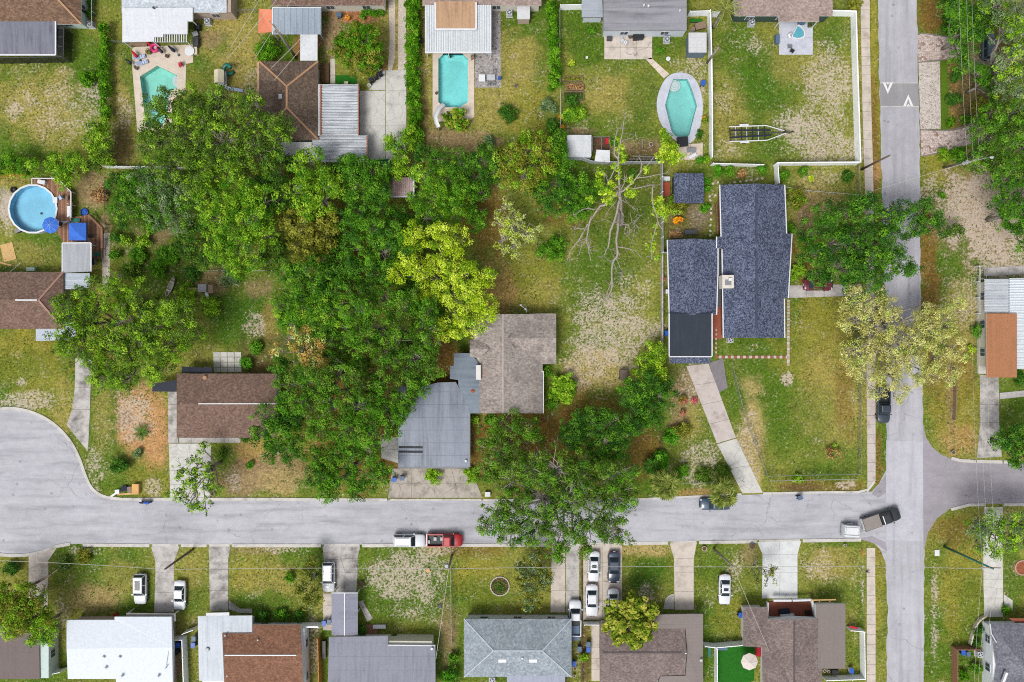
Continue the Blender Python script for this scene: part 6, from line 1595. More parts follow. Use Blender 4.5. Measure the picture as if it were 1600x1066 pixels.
# playset
t = T('playset', 'cream roofed plastic playset with teal spiral slide and pale chute', 'playset', W2(345, 122, 1))
X0, Y0 = t.loc[:2]
m = MB(); hw, hl = .75, 1.0; m.add([(-hw, -hl, 1.7), (0, -hl, 2.2), (hw, -hl, 1.7), (-hw, hl, 1.7), (0, hl, 2.2), (hw, hl, 1.7)], [(0, 1, 4, 3), (1, 2, 5, 4), (0, 2, 1), (3, 4, 5), (0, 3, 5, 2)]); t.part('roof', m, M['cream'], local=True)
for x in (-.7, .7):
    for y in (-.9, .9): t.part('post', MB().box(x, y, 0, .1, .1, 1.72), M['wood'], local=True)
t.part('platform', MB().box(.1, -.1, .8, 1.5, 2.3, .1), M['lightgrey'], local=True); t.part('spiral_slide', MB().tube([(1.0 + .6 * math.cos(a), 1.4 + .6 * math.sin(a), 1.4 - a * .2) for a in [i * .5 for i in range(13)]], [.32] * 13, 8), M['teal'], smooth=True, local=True)
t.part('chute', MB().bar((.6, -1.5, .95), (3.1, -1.7, .15), .5, .06), M['paleblue'], local=True); t.part('ladder', MB().bar((.9, .9, 1.2), (1.0, -.6, 1.2), .08, .4), M['grey'], local=True)
t = T('playset', 'weathered grey timber playset with pale green slide in the weedy yard', 'playset', W2(322, 452, 1))
t.part('roof', MB().box(-.25, .1, 1.8, 1.3, 1.2, .08), M['grey'], local=True); t.part('roof', MB().box(.9, 0, 1.5, .75, 1.3, .07), M['wood'], local=True)
for x in (-.8, .3, 1.2):
    for y in (-.45, .6): t.part('post', MB().box(x, y, 0, .09, .09, 1.8 if x < .5 else 1.5), M['wood'], local=True)
t.part('swing_beam', MB().bar((-.8, .1, 1.6), (-2.6, .1, 1.6), .12, .12), M['wood'], local=True); t.part('slide', MB().bar((0, -.5, 1.0), (.3, -2.1, .15), .45, .06), plain('pale_green_plastic', (196, 226, 216)), local=True)
for y in (-.8, 1.0): t.part('swing_leg', MB().bar((-2.5, .1, 1.6), (-2.7, y, 0), .08, .08), M['wood'], local=True)
for y in (-.35, .35): t.part('swing_seat', MB().box(-1.7 + y, .1, .4, .3, .2, .04), M['dark'], local=True)
# boats
def canoe(label, px, py, ang, L, w, mat, rim, name='canoe'):
    t = T(name, label, 'boat', W2(px, py, .4), R(ang)); m = MB(); n = 14; V = []; F = []
    for i in range(n + 1):
        u = i / n * 2 - 1; b = w / 2 * (1 - u * u) ** .7 + .01; zt = .38 + .14 * u * u
        V += [(u * L / 2, -b, zt), (u * L / 2, -b * .6, .1), (u * L / 2, b * .6, .1), (u * L / 2, b, zt)]
    for i in range(n):
        for j in range(3): F.append((i * 4 + j, (i + 1) * 4 + j, (i + 1) * 4 + j + 1, i * 4 + j + 1))
    m.add(V, F); t.part('hull', m, mat, smooth=True, local=True)
    for s in (0, 3): t.part('gunwale', MB().tube([V[i * 4 + s] for i in range(n + 1)], [.035] * (n + 1), 5), rim, local=True)
    for x in (-.2, .22): t.part('thwart', MB().bar((x * L, -w * .42, .38), (x * L, w * .42, .38), .18, .04), rim, local=True)
    return t
canoe('green upturned kayak at the foot of the concrete yard', 601, 254, 2, 3.7, .95, M['green'], M['green'], 'kayak'); 
canoe('weathered grey canoe lying in the overgrown yard', 266, 448, 68, 3.3, .75, plain('grey_canoe', (168, 164, 160), .15), plain('pale_wood', (196, 184, 168)))
t = T('paddling_pool', 'small blue paddling pool with white slide on the pale patio', 'pool', W2(1246, 52))
m = MB(); ring_ = [(.75 * math.cos(a) + .25 * math.cos(2 * a), .95 * math.sin(a)) for a in [i * math.pi / 12 for i in range(24)]]; oo = [(x * 1.22, y * 1.22) for x, y in ring_]
m.sheet(oo, .3, [ring_]); m.wall(oo, 0, .3); m.wall(ring_, .05, .3, inward=True); t.part('rim', m, M['white'], local=True); t.part('floor', MB().sheet(ring_, .08), tilemat('paddling_blue', (120, 200, 226)), local=True); t.part('water', MB().sheet(ring_, .2), M['water'], local=True)
t.part('slide', MB().tube([(-.9, -.6, .4), (-1.1, -1.1, .3), (-.6, -1.3, .2)], [.2, .22, .2], 8), M['white'], smooth=True, local=True); t.o.rotation_euler[2] = -.5
chair('grey lounge chair on the pale patio below the paddling pool', 1234, 72, 90, M['grey']); chair('black folding chair at the pale patio edge', 1238, 79, 60, M['black']); boxy('storage_box', 'grey storage box at the left of the pale patio', 'box', 1214, 62, .6, 1.3, .7, M['bluegrey']); boxy('storage_box', 'blue grey bench box under the tan porch eave', 'box', 1252, 36, 1.0, .5, .6, M['bluegrey']); pot('dark leafy pot plant at the tan porch corner', 1265, 40, .32, M['dark'], 'dark')
# slide by the long pool
t = T('pool_slide', 'curved white pool slide at the palm end of the rectangular pool', 'slide', W2(684, 182))
pth = [W(694, 163, .5), W(686, 170, 1.2), (W(680, 182, 1.9)), W(682, 192, 2.0), W(685, 199, 2.0)]
m = MB(); V = []
for i, q in enumerate(pth):
    d = Vector(pth[min(i + 1, 4)]) - Vector(pth[max(i - 1, 0)]); d.z = 0; d.normalize(); nn = Vector((-d.y, d.x, 0)) * .32
    for k, dz in ((-1, .18), (-.7, 0), (.7, 0), (1, .18)): p_ = Vector(q) + nn * k; V.append((p_.x, p_.y, p_.z + dz))
m.add(V, [(i * 4 + j, i * 4 + j + 1, (i + 1) * 4 + j + 1, (i + 1) * 4 + j) for i in range(4) for j in range(3)]); t.part('chute', m, M['white'], smooth=True)
for q in ((680, 182), (685, 197)): X, Y, _ = W(*q, 1.9); t.part('support', MB().cyl(X, Y, 0, .06, 1.9, .06, 8), M['lightgrey'])
t.part('ladder', MB().bar(W(685, 199, 1.95), W(687, 203, .1), .45, .06), M['metal'])
rtable('white square table on the cobbled patio', 753, 122, 1, M['white'], sq=True, sx=1.0, sy=1.1); rtable('grey glass dining table on the cobbled patio', 767, 121, 1, M['lightgrey'], sq=True, sx=1.3, sy=.9)
for i, (a, b_, c_) in enumerate(((764, 130, 90), (772, 130, 90), (773, 111, 270))): chair(('left grey chair below the cobbled patio dining table', 'right grey chair below the cobbled patio dining table', 'grey chair above the cobbled patio dining table')[i], a, b_, c_, M['grey'], s=.8)
chair('blue chair at the right end of the cobbled patio table', 780, 122, 180, M['blue'], s=.8); chair('brown chair at the top right corner of the rectangular pool', 738, 90, 200, M['wood']); pot('small dark pot on the left pool deck edge', 682, 146, .2, M['black'])
for i, (a, b_, m_, l_) in enumerate(((649, 10, M['blue'], 'blue topped bin at the hedge, uppermost of the row'), (650.5, 22, M['navy'], 'dark navy bin in the row along the tall hedge'), (651, 31, M['black'], 'black bin at the lower end of the hedge row'))): bin_(l_, a, b_, 90, M['black'], m_)
pot('black tyre planter beside the tall hedge', 651, 42, .42, M['tyre'], 'dark'); boxy('tarp_heap', 'black tarpaulin heap beside the tall hedge', 'heap', 654, 60, .9, 1.6, .6, M['black'], 25); boxy('downspout', 'white plastic pipe lying beside the tall hedge', 'pipe', 651.5, 79, .22, 2.0, .2, M['white'])
pot('grey drain cover pot in the lawn left of the second hedge', 806, 134.5, .26, M['grey'])
bin_('blue grey bin at the cream wall left of the three shrubs', 530, 24.5, 0, M['bluegrey'], M['bluegrey']); pot('yellow flowering pot in the red mulch bed', 544, 29, .3, M['orange'], 'orange')
for i, (a, b_) in enumerate(((580, 126), (587, 121), (594, 116))): lounger(('lowest of the three dark loungers along the curved drive edge', 'middle one of the three dark loungers along the curved drive edge', 'topmost of the three dark loungers along the curved drive edge')[i], a, b_, 120, M['navy'], L=1.3, group='dark loungers on the curved drive edge')
chair('white garden chair at the lower end of the curved drive edge', 577, 133, 45, M['white'], s=.8); chair('white garden chair at the top of the curved drive edge', 593, 108, 45, M['white'], s=.8); chair('cream bench seat on the artificial turf by the corrugated roof', 541, 130, 90, M['cream'])
boxy('potting_bench', 'long dark planter box with ferns beside the brown hip house', 'planter', 508, 115, 1.2, 2.9, .5, M['dark'], 0, M['soil'])
# by the round pool
def tyre(label, px, py, ang=0): 
    t = T('old_tyre', label, 'tyre', (*W2(px, py), 0)); t.part('tread', MB().tube([(.36 * math.cos(a * .5236), .36 * math.sin(a * .5236), .14) for a in range(13)], [.15] * 13, 8), M['tyre'], smooth=True, local=True); t.part('hub', MB().cyl(0, 0, .02, .2, .1, .2, 10), M['dark'], local=True)
tyre('black tyre beside the round pool, upper left', 22, 297); tyre('black spare wheel in the dark yard left of the concrete block shelter', 651, 305)
boxy('pool_pump', 'black pool pump with filter at the lower left of the round pool', 'pump', 28.5, 361, .8, .5, .5, M['black'], 20, M['grey'])
boxy('plywood_sheet', 'tan plywood panel lying on the grass by the left edge', 'board', 13, 394, 1.9, 2.6, .08, M['wood_tan'], 14); boxy('timber_plank', 'loose pale plank on the grass below the plywood panel', 'board', 7, 412, 2.2, .25, .08, M['wood_tan'], -15); boxy('long_pole', 'thin white pole lying on the grass above the brown hip roof', 'pole', 24, 418, 2.1, .08, .06, M['white'], 42)
boxy('deck_box', 'white pool storage bin on the raised deck corner', 'box', 66, 285, 1.1, .55, .6, M['white'], -10, z=1.15); pot('dark lidded pot on the raised pool deck', 83, 292, .35, M['black']); chair('pale blue sling chair on the raised pool deck', 94.5, 309, 210, M['paleblue'], z=1.15); chair('brown chair on the raised pool deck by the white rail', 105, 310, 180, M['wood'], z=1.15)
boxy('deck_bench', 'white bench on the raised pool deck beside the steps', 'bench', 108.5, 331, .45, 1.6, .5, M['white'], 0, z=1.15); boxy('trunk_box', 'dark green storage box above the blue canopy', 'box', 120, 345, 1.3, .6, .7, M['teal']); chair('black chair at the foot of the pool umbrella', 94, 350, 160, M['black'], z=.45); chair('dark chair right of the blue canopy', 142, 369, 90, M['dark'], z=.45)
t = T('paddling_pool', 'small blue toy tub beside the lower deck corner', 'tub', W2(133, 332)); t.part('tub', MB().cyl(0, 0, 0, .5, .25, .6, 16, cap=False).cyl(0, 0, .04, .5, .05, .5, 16), M['blue'], local=True); t.part('toy', MB().ball((.1, .1, .2), .25, .15, .12), M['bluecloth'], local=True)
boxy('deck_steps', 'white steps between the raised and lower decks', 'steps', 101, 346, 1.6, .7, .8, M['white'], 20); bin_('teal bin at the right of the stained patio roof', 153, 398, 0, M['teal'], M['teal']); boxy('grill_cart', 'grey grill cart below the teal bin', 'grill', 146, 409, .6, 1.0, .8, M['grey'], 0, M['black']); boxy('garden_chest', 'pale green chest behind the brown hip roof', 'box', 49, 421, 1.2, .5, .5, plain('pale_green_plastic', (196, 226, 216)))
# yard with the six-sided pool
boxy('scrap_pile', 'dark scrap pile in the fenced nook above the narrow shed', 'scrap', 1094, 41, 1.6, 1.0, .5, M['dark'], 15, M['wood']); boxy('planter_trough', 'green planter trough at the top of the fenced nook', 'planter', 1087, 33, 1.8, .5, .4, M['dark'], 0, M['turf'])
boxy('white_crate', 'pale crate in the fenced nook beside the scrap pile', 'crate', 1082, 46, .7, .6, .4, M['lightgrey'], 0, M['wood'])
boxy('grill_cover', 'black covered barbecue on the concrete patio', 'barbecue', 997, 57, 1.6, 1.0, 1.0, M['black'], 5); pot('round black pot left of the covered barbecue', 985, 57, .35, M['black']); lounger('white lounger lying on the concrete patio', 975, 65, -25, M['white'], L=1.4); boxy('outdoor_speaker', 'upper dark crate against the patio wall', 'crate', 953, 53, .75, .5, .5, M['dark']); boxy('outdoor_speaker', 'lower dark crate on the patio corner', 'crate', 952, 61, .8, .6, .5, M['dark'])
t = T('garden_hose', 'tangled dark hose on the concrete patio', 'hose', W2(1000, 80)); rg = random.Random(3); t.part('hose', MB().tube(smooth_line([W(980 + i * 5 + rg.uniform(-4, 4), 92 - abs(i - 2) * 4 + rg.uniform(-10, 4), .1) for i in range(9)], 2), .025, 5), M['grey'])
for i, (a, b_) in enumerate(((917, 90), (1044, 92))): 
    t = T('lawn_disc', ('small white disc on the lawn left of the patio', 'white round lid on the lawn below the air conditioner')[i], 'lid', W2(a, b_)); t.part('disc', MB().cyl(0, 0, 0, .22 + .13 * i, .06, .2 + .13 * i, 14), M['white'], local=True); t.part('knob', MB().cyl(0, 0, .06, .05, .1, .05, 8), M['lightgrey'], local=True)
boxy('pool_cover_box', 'black square box at the lower tip of the six sided pool', 'box', 1066, 222, 1.6, 1.4, .7, M['black'], 5); boxy('pool_filter', 'grey pool pump on the equipment pad', 'pump', 1080, 235, 1.3, .6, .6, M['lightgrey'], 0, M['grey']); boxy('lounge_frame', 'white folding frame on the equipment pad', 'frame', 1082, 244, 1.2, .5, .4, M['white'], 30); bin_('blue bin between the six sided pool and the white fence', 1098, 131, 90, M['bluegrey'], M['blue'])
def bed(label, x0, y0, x1, y1, kind):
    t = T('raised_garden_bed', label, 'garden bed', W2((x0 + x1) / 2, (y0 + y1) / 2))
    for a, b_ in (((x0, y0), (x1, y0)), ((x1, y0), (x1, y1)), ((x1, y1), (x0, y1)), ((x0, y1), (x0, y0))): t.part('side_board', MB().bar(W(*a, .2), W(*b_, .2), .07, .4), M['wood'])
    t.part('soil', MB().prism(PX([(x0, y0), (x1, y0), (x1, y1), (x0, y1)]), 0, .3), M['soil'])
    rg = np.random.default_rng(int(x0 + y0)); n = 260; P_ = np.stack([rg.uniform(x0 + 1, x1 - 1, n), rg.uniform(y0 + 1, y1 - 1, n)], 1)
    pos = np.array([W(px_, py_, .4) for px_, py_ in P_]) + rg.normal(size=(n, 3)) * .05 - np.array(t.loc); o = leaf_mesh('plants', pos, rg.normal(size=(n, 3)) * .5 + [0, 0, 1], np.full(n, .22), rg.random(n), [LEAF[kind]], rg=rg); o.parent = t.o
bed('uppermost raised timber bed by the white wire fence', 882, 120, 911, 127, 'olive'); bed('middle raised timber bed with bare brown soil', 885, 131, 912, 141, 'brown'); bed('lowest raised bed full of dark green leaves', 881, 144, 912, 157, 'dark')
# wire run and tarp
t = T('chicken_run', 'wire poultry run with dark floor beside the white shed', 'animal run', W2(940, 226)); t.part('floor', MB().prism(PX([(926, 214), (953, 214), (953, 236), (926, 236)]), 0, .03), M['soil'])
for a in ((926, 214), (940, 214), (953, 214), (953, 236), (926, 236)): X, Y, _ = W(*a, 1.8); t.part('post', MB().box(X, Y, 0, .06, .06, 1.8), M['metal'])
for a, b_ in (((926, 214), (953, 214)), ((953, 214), (953, 236)), ((926, 214), (926, 236)), ((940, 214), (940, 236))): t.part('rail', MB().bar(W(*a, 1.8), W(*b_, 1.8), .05, .05), M['metal'])
boxy('red_crate', 'red crate inside the wire run', 'crate', 949, 221, .6, .9, .5, M['red'])
t = T('tarpaulin', 'white sheet roof beside the shed at the back fence', 'tarp', W2(942, 245)); X = [W(932, 234, 1.9), W(953, 235, 1.9), W(953, 254, 1.7), W(929, 252, 1.7)]; t.part('sheet', MB().add(X + [(a, b_, c_ - .05) for a, b_, c_ in X], [(3, 2, 1, 0), (4, 5, 6, 7), (0, 1, 5, 4), (1, 2, 6, 5), (2, 3, 7, 6), (3, 0, 4, 7)]), M['white']); 
for q in ((932, 234), (953, 235), (953, 254), (930, 252)): X, Y, _ = W(*q, 1.65); t.part('post', MB().box(X, Y, 0, .06, .06, 1.68), M['wood'])
pot('white and blue bucket in the neglected bed near the dead tree', 1017, 226, .3, M['white'])
for i, (a, b_, c_, d_) in enumerate(((985, 249, 1032, 249), (990, 244, 1030, 246), (1004, 218, 1004, 232))): t = T('timber_log', ('long bare log lying along the back fence', 'thin bare log just above the long log', 'short pale post in the neglected bed')[i], 'log', W2((a + c_) / 2, (b_ + d_) / 2)); t.part('log', MB().tube([W(a, b_, .2), W(c_, d_, .2)], [.14, .11], 7), M['bark']); t.part('cut_face', MB().hcyl(W(a, b_, .2), (1, 0, 0), .1, .3, 7), M['wood_tan'])
# garden next to the garage
boxy('garden_bench', 'dark bench in the gravel garden above the garage', 'bench', 1079, 363, 1.9, .7, .5, M['dark'], 3); bed('square brick sided bed above the garage corner', 1045, 361, 1064, 372, 'brown'); boxy('work_bench', 'white topped work bench beside the small shingled shed', 'bench', 1041, 280, 1.0, .6, .8, M['white']); boxy('terracotta_panel', 'terracotta coloured board left of the small shingled shed', 'board', 1041, 296, 1.1, 2.0, .4, M['terracotta'])
stn = MB().ball((0, 0, .02), .24, .2, .1, 9, 4, 0, 0); k = 0
for q in ((1191, 279), (1183, 280), (1174, 282), (1166, 283), (1157, 284), (1148, 285), (1122, 285), (1114, 287), (1109, 307), (1110, 313), (1118, 305), (1111, 333), (1111, 343), (1110, 352), (1110, 361), (1110, 368), (1111, 326)):
    o = solo('stepping_stone', 'pale stepping stone in the curving row beside the blue grey roofs', 'stone', stn, M['stone'], 'pale stones edging the garden path') if k == 0 else first.copy()
    if k: COL.objects.link(o)
    else: first = o
    o.location = (*W2(*q), 0); o.rotation_euler = (0, 0, k * 1.3); k += 1
pot('red flowers beside the garage wall', 1036, 436, .3, M['terracotta'], 'flower'); boxy('utility_meter', 'white meter box on the garage side', 'box', 1042, 456, .5, .6, 1.2, M['white']); bin_('blue bin behind the garage by the long fence', 1041, 521, 90, M['navy'], M['blue'])
boxy('garden_shelter', 'grey brown water tank half covered by shrubs', 'tank', 974, 586, 1.1, 1.5, 1.2, M['dark'], 0, plain('tank_top', (112, 98, 88)))
# kerbside clutter
boxy('discarded_cabinet', 'tan wooden cabinet thrown out at the cul de sac kerb', 'cabinet', 213, 764, 1.0, 1.5, .7, M['wood_tan'], 0, plain('tan_board', (226, 176, 106))); boxy('discarded_chair', 'navy cushion thrown out at the kerb', 'cushion', 195, 763, .8, .8, .4, M['navy'], 10); boxy('discarded_box', 'tan cardboard box between cushion and cabinet', 'box', 204, 765, .7, .9, .6, M['wood'], 5); boxy('discarded_box', 'small white box at the left of the kerbside pile', 'box', 184, 768, .6, .6, .5, M['white'], 8); boxy('timber_plank', 'tan plank lying along the kerb below the pile', 'board', 197, 772, 2.6, .25, .1, M['wood_tan'], 3); boxy('timber_plank', 'white board leaning at the left end of the kerbside pile', 'board', 178, 773, 1.2, .3, .1, M['white'], 35)
bin_('bright blue bin on the cracked driveway', 616, 749, 0, M['blue'], M['blue']); bin_('grey blue bin on the cracked driveway', 628.5, 747, 0, M['bluegrey'], M['bluegrey']); boxy('cable_pedestal', 'small black and white utility box near the kerb by the oak', 'box', 762, 772, .8, .7, .6, M['black'], 0, M['white'])
bin_('dark blue bin on the street edge left of the corner', 1249, 777, 20, M['navy'], M['bluegrey'])
for l_, a, b_, c1, c2 in (('blue bin between the white roofed house and white fence', 279, 1007, 'blue', 'blue'), ('black bin below the blue one beside the white roofed house', 277, 1018, 'black', 'black'), ('grey blue bin at the left of the pale grey metal roof', 304, 997, 'bluegrey', 'bluegrey'), ('bright blue bin below the grey one at the pale grey metal roof', 303, 1007, 'blue', 'blue'), ('blue bin beside the grey gabled carport', 507, 973, 'blue', 'blue'), ('grey bin right beside the blue bin at the gabled carport', 515, 971, 'grey', 'bluegrey'),
    ('dark bin on the dirt strip below the white pickup', 905, 1013, 'dark', 'bluegrey'), ('grey lidded bin at the top of the tan side walk', 919, 1006, 'bluegrey', 'bluegrey'), ('bright blue bin on the tan side walk below the grey one', 919, 1014, 'blue', 'blue'), ('blue bin on the dirt strip nearest the bottom', 897, 1036, 'blue', 'blue'), ('blue bin at the left corner of the mauve shingled house', 1156, 960, 'navy', 'blue'), ('blue bin in the side yard of the slate grey house', 1503, 1018, 'navy', 'blue'), ('dark bin right of the blue one in the slate house side yard', 1511, 1021, 'dark', 'bluegrey'), ('blue bin in the fenced strip beside the taupe roof', 1329, 1047, 'white', 'blue')):
    if b_: bin_(l_, a, b_, 90, M[c1], M[c2])
pot('blue water cover in the grass left of the white driveway', 1175, 853, .42, M['bluegrey']); pot('pinkish stone ring pot near the street on the weedy lawn', 1100, 857, .36, M['stone'])
for l_, a, b_ in (('left white bucket in the fenced strip below the taupe roof', 1288, 1048), ('right white bucket in the fenced strip below the taupe roof', 1294, 1049)): pot(l_, a, b_, .22, M['white'])
boxy('barbecue', 'black barbecue in the fenced strip below the taupe roof', 'barbecue', 1304, 1049, 1.0, .6, .8, M['black']); boxy('ladder_rack', 'green metal step ladder on the grass right of the tan roof', 'ladder', 1108, 1018, .5, 1.6, .3, M['teal']); boxy('deck_chest', 'grey blue chest on the artificial lawn', 'box', 1128, 1011, 1.5, .8, .5, M['bluegrey']); boxy('red_lounge', 'red cushioned seat beside the white umbrella', 'seat', 1185, 1018, .9, 1.3, .5, M['red'])
boxy('porch_sofa', 'white sofa on the red floored porch', 'sofa', 1229, 962, 2.1, .7, .6, M['white']); boxy('porch_chair', 'navy seat at the left of the red floored porch', 'seat', 1225, 955, 1.6, .7, .6, M['navy'], 5); boxy('porch_grill', 'black grill at the right of the red floored porch', 'barbecue', 1262, 957, .7, .5, .8, M['black'])
chair('red chair on the front step of the white roofed house', 180, 961, 270, M['red'], s=.8); pot('dark pot on the grass right of the concrete drive with the carport', 565, 912, .4, M['black']); boxy('valve_box', 'small grey box sunk in the weedy lawn', 'box', 687, 947, .5, .5, .2, M['dark'], 20); boxy('tree_stump', 'pale tree stump on the weedy lawn near the pole', 'stump', 669, 891, .5, .6, .3, M['wood_tan'], 30); boxy('porch_bench', 'white slatted bench at the brown front step', 'bench', 593, 979, 1.9, .5, .5, M['white']); boxy('door_mat', 'brown door step beside the white slatted bench', 'step', 580, 984, 2.0, 1.6, .15, M['wood_red']); boxy('storage_rack', 'black rack with clutter beside the orange brown fence', 'rack', 507, 1010, .5, 1.8, .8, M['black']); boxy('clutter_box', 'black crate at the lower end of the side yard rack', 'crate', 507, 1024, .5, .8, .6, M['dark'])
boxy('pickup_tools', 'dark tarp covered load behind the white pickup', 'tarp', 899, 988, 1.2, 2.2, .7, M['black'], 0, M['bluegrey']); pot('small white pot by the dirt strip', 898, 1044, .26, M['lightgrey']); pot('white pot at the foot of the green shrub', 897, 1056, .2, M['white'])
t = T('bicycle', 'toppled orange toy on the verge by the corner', 'toy', W2(1347, 863)); t.part('frame', MB().tube([(-.4, 0, .15), (0, .5, .2), (.3, -.3, .2)], [.06] * 3, 5), M['wood_orange'], local=True); t.part('wheel', MB().cyl(.2, -.3, 0, .2, .06, .2, 10), M['wood_orange'], local=True)
t = T('fire_hydrant', 'small blue and yellow hydrant on the sidewalk edge', 'hydrant', W2(1354, 893)); t.part('barrel', MB().cyl(0, 0, 0, .16, .55, .14, 10), M['blue'], local=True); t.part('bonnet', MB().ball((0, 0, .55), .17, .17, .14, 10, 4, 0, 0), M['wood_orange'], local=True); t.part('nozzle', MB().hcyl((.2, 0, .4), (1, 0, 0), .07, .2, 8).hcyl((-.2, 0, .4), (1, 0, 0), .07, .2, 8), M['blue'], local=True)
boxy('utility_cover', 'white concrete utility cover on the verge', 'cover', 1464, 864, .7, .9, .1, M['white']); pot('white urn on the verge near the street corner', 1320, 852, .22, M['white']); pot('round grey drum by the east driveway', 1489, 707 - 0, .3, M['lightgrey'])
def ringbed(label, px, py, r, edge, kind=None):
    t = T('planting_ring', label, 'planting ring', W2(px, py)); n = 22; P_ = [(r * math.cos(2 * math.pi * i / n), r * math.sin(2 * math.pi * i / n)) for i in range(n)]
    e = MB().box(0, 0, 0, 2 * math.pi * r / n * .9, .16, .16)
    me = None
    for i in range(n):
        a = 2 * math.pi * i / n
        if me is None: o = t.part('edging_stone', e, edge, local=True); me = o.data
        else: o = bpy.data.objects.new('edging_stone', me); COL.objects.link(o); o.parent = t.o
        o.location = (P_[i][0], P_[i][1], 0); o.rotation_euler = (0, 0, a + math.pi / 2)
    t.part('soil', MB().cyl(0, 0, 0, r * .93, .07, r * .9, 22), M['mulch'] if kind is None else M['soil'], local=True)
    if kind:
        rg = np.random.default_rng(7); m_ = 300; d = rg.normal(size=(m_, 2)) * r * .45; d = d[np.hypot(d[:, 0], d[:, 1]) < r * .9]; m_ = len(d)
        o = leaf_mesh('plants', np.hstack([d, rg.uniform(.08, .3, (m_, 1))]), rg.normal(size=(m_, 3)) * .4 + [0, 0, 1], np.full(m_, .22), rg.random(m_), [LEAF[kind]], rg=rg); o.parent = t.o
ringbed('green planted ring with pale edging on the front lawn', 781, 916, 1.45, M['stone'], 'weeds' if 'weeds' in LEAF else 'dark'); ringbed('brown mulch ring with pinkish edging at the right edge', 1597, 887, 1.1, plain('pink_block', (206, 170, 150)))
# shade sail
t = T('shade_sail', 'orange shade sail stretched left of the blue metal carport', 'shade sail', W2(414, 32)); X = [W(405, 14, 2.6), W(426, 15, 2.5), W(425, 50, 2.5), W(403, 52, 2.6)]; ctr = W(414.5, 33, 2.3)
t.part('sail', MB().add(X + [ctr], [(1, 0, 4), (2, 1, 4), (3, 2, 4), (0, 3, 4)]), M['orange'])
for q in ((405, 14), (403, 52)): X_, Y_, _ = W(*q, 2.6); t.part('post', MB().box(X_, Y_, 0, .08, .08, 2.6), M['metal'])
# ------------------------------------------------------------------ fences
def fence(name, label, pts, h, pm, mm, span=2.4, w=.08, postw=.13, rail=None, cat='fence', z0=.05):
    P_ = [W2(*p) for p in pts]
    t = T(name, label, cat, (*P_[0], 0)); 
    for a, b_ in zip(P_[:-1], P_[1:]):
        A, B_ = Vector(a), Vector(b_); L = (B_ - A).length; n = max(1, round(L / span)); d = (B_ - A) / n
        for i in range(n):
            p, q = A + d * i, A + d * (i + 1); dd = d.normalized() * postw * .5
            t.part('panel', MB().bar((*(p + dd), (h + z0) / 2), (*(q - dd), (h + z0) / 2), w, h - z0), mm)
            if rail: t.part('rail', MB().bar((*(p + dd), h), (*(q - dd), h), w * 1.8, .09), rail)
            t.part('post', MB().box(p.x, p.y, 0, postw, postw, h + .08, math.atan2(d.y, d.x)), pm)
    X, Y = P_[-1]; t.part('post', MB().box(X, Y, 0, postw, postw, h + .08), pm)
    return t
t = NT('chain_link'); tr = t.n('BsdfTransparent'); mx = t.n('MixShader'); mx.inputs[0].default_value = .1; t.done(C(170, 174, 176), .5, .4, .4); t.l(tr.outputs[0], mx.inputs[1]); t.l(t.b.outputs[0], mx.inputs[2]); t.l(mx.outputs[0], t.out.inputs['Surface']); CL = t.mat
V_ = M['vinyl']
fence('vinyl_fence', 'tall white vinyl fence down the right of the trailer lawn', [(1292, 25), (1329, 26), (1331, 100), (1336, 258)], 1.85, V_, V_, w=.1, rail=V_)
fence('vinyl_fence', 'white vinyl fence along the bottom of the trailer lawn', [(1335, 258), (1208, 259)], 1.85, V_, V_, w=.1, rail=V_)
fence('vinyl_fence', 'short white vinyl fence dropping to the blue grey house', [(1209, 260), (1211, 290)], 1.85, V_, V_, w=.1)
fence('vinyl_fence', 'white vinyl fence between the six sided pool and the trailer lawn', [(1105, 24), (1107, 100), (1108, 180), (1108, 250)], 1.85, V_, V_, w=.1, rail=V_)
fence('vinyl_fence', 'white vinyl fence return beside the narrow shed', [(1074, 26), (1104, 25)], 1.85, V_, V_); fence('vinyl_fence', 'short white fence piece left of the pinkish tan house', [(1109, 27), (1119, 27)], 1.85, V_, V_)
fence('vinyl_fence', 'low white fence along the beds above the small shed', [(1110, 259), (1188, 261)], 1.6, V_, V_)
fence('vinyl_fence', 'grey white fence behind the white shed towards the corner post', [(888, 250), (902, 248), (924, 256), (960, 257), (1031, 256)], 1.7, M['lightgrey'], M['lightgrey'], w=.08)
fence('vinyl_fence', 'white fence from the corner post down to the garage', [(1032, 256), (1033, 396), (1043, 396)], 1.6, V_, M['lightgrey'], w=.07)
fence('concrete_wall', 'long narrow grey wall down the open lawn beside the garage', [(1033, 398), (1033, 470), (1033, 545)], 1.2, conc('grey'), conc('grey'), w=.18)
fence('wire_fence', 'white wire fence along the second hedge', [(874, 20), (874, 100), (875, 180), (876, 252)], 1.3, M['white'], CL, w=.02, postw=.08, rail=M['white'])
fence('vinyl_fence', 'white fence piece at the left of the pale grey side roof', [(875, 16), (909, 15)], 1.8, V_, V_)
fence('wooden_fence', 'orange brown timber fence above the round pool', [(-20, 277), (48, 275)], 1.6, M['wood_orange'], M['wood_orange'], 1.8)
fence('rail_fence', 'white fence rail behind the trees at the top left', [(168, 263), (300, 265)], 1.5, V_, V_, w=.06)
fence('wire_fence', 'wire fence right of the mint walled house', [(150, 0), (150, 45)], 1.2, M['white'], CL, w=.02, postw=.06, rail=M['white']); fence('wire_fence', 'grey wire fence left of the flat white patio cover', [(172, 69), (205, 70)], 1.3, M['grey'], CL, w=.02, postw=.06, rail=M['grey'])
fence('wire_fence', 'wire fence beside the tan house wall up to the orange sail', [(362, 23), (402, 20)], 1.3, M['grey'], CL, w=.02, postw=.06, rail=M['grey'])
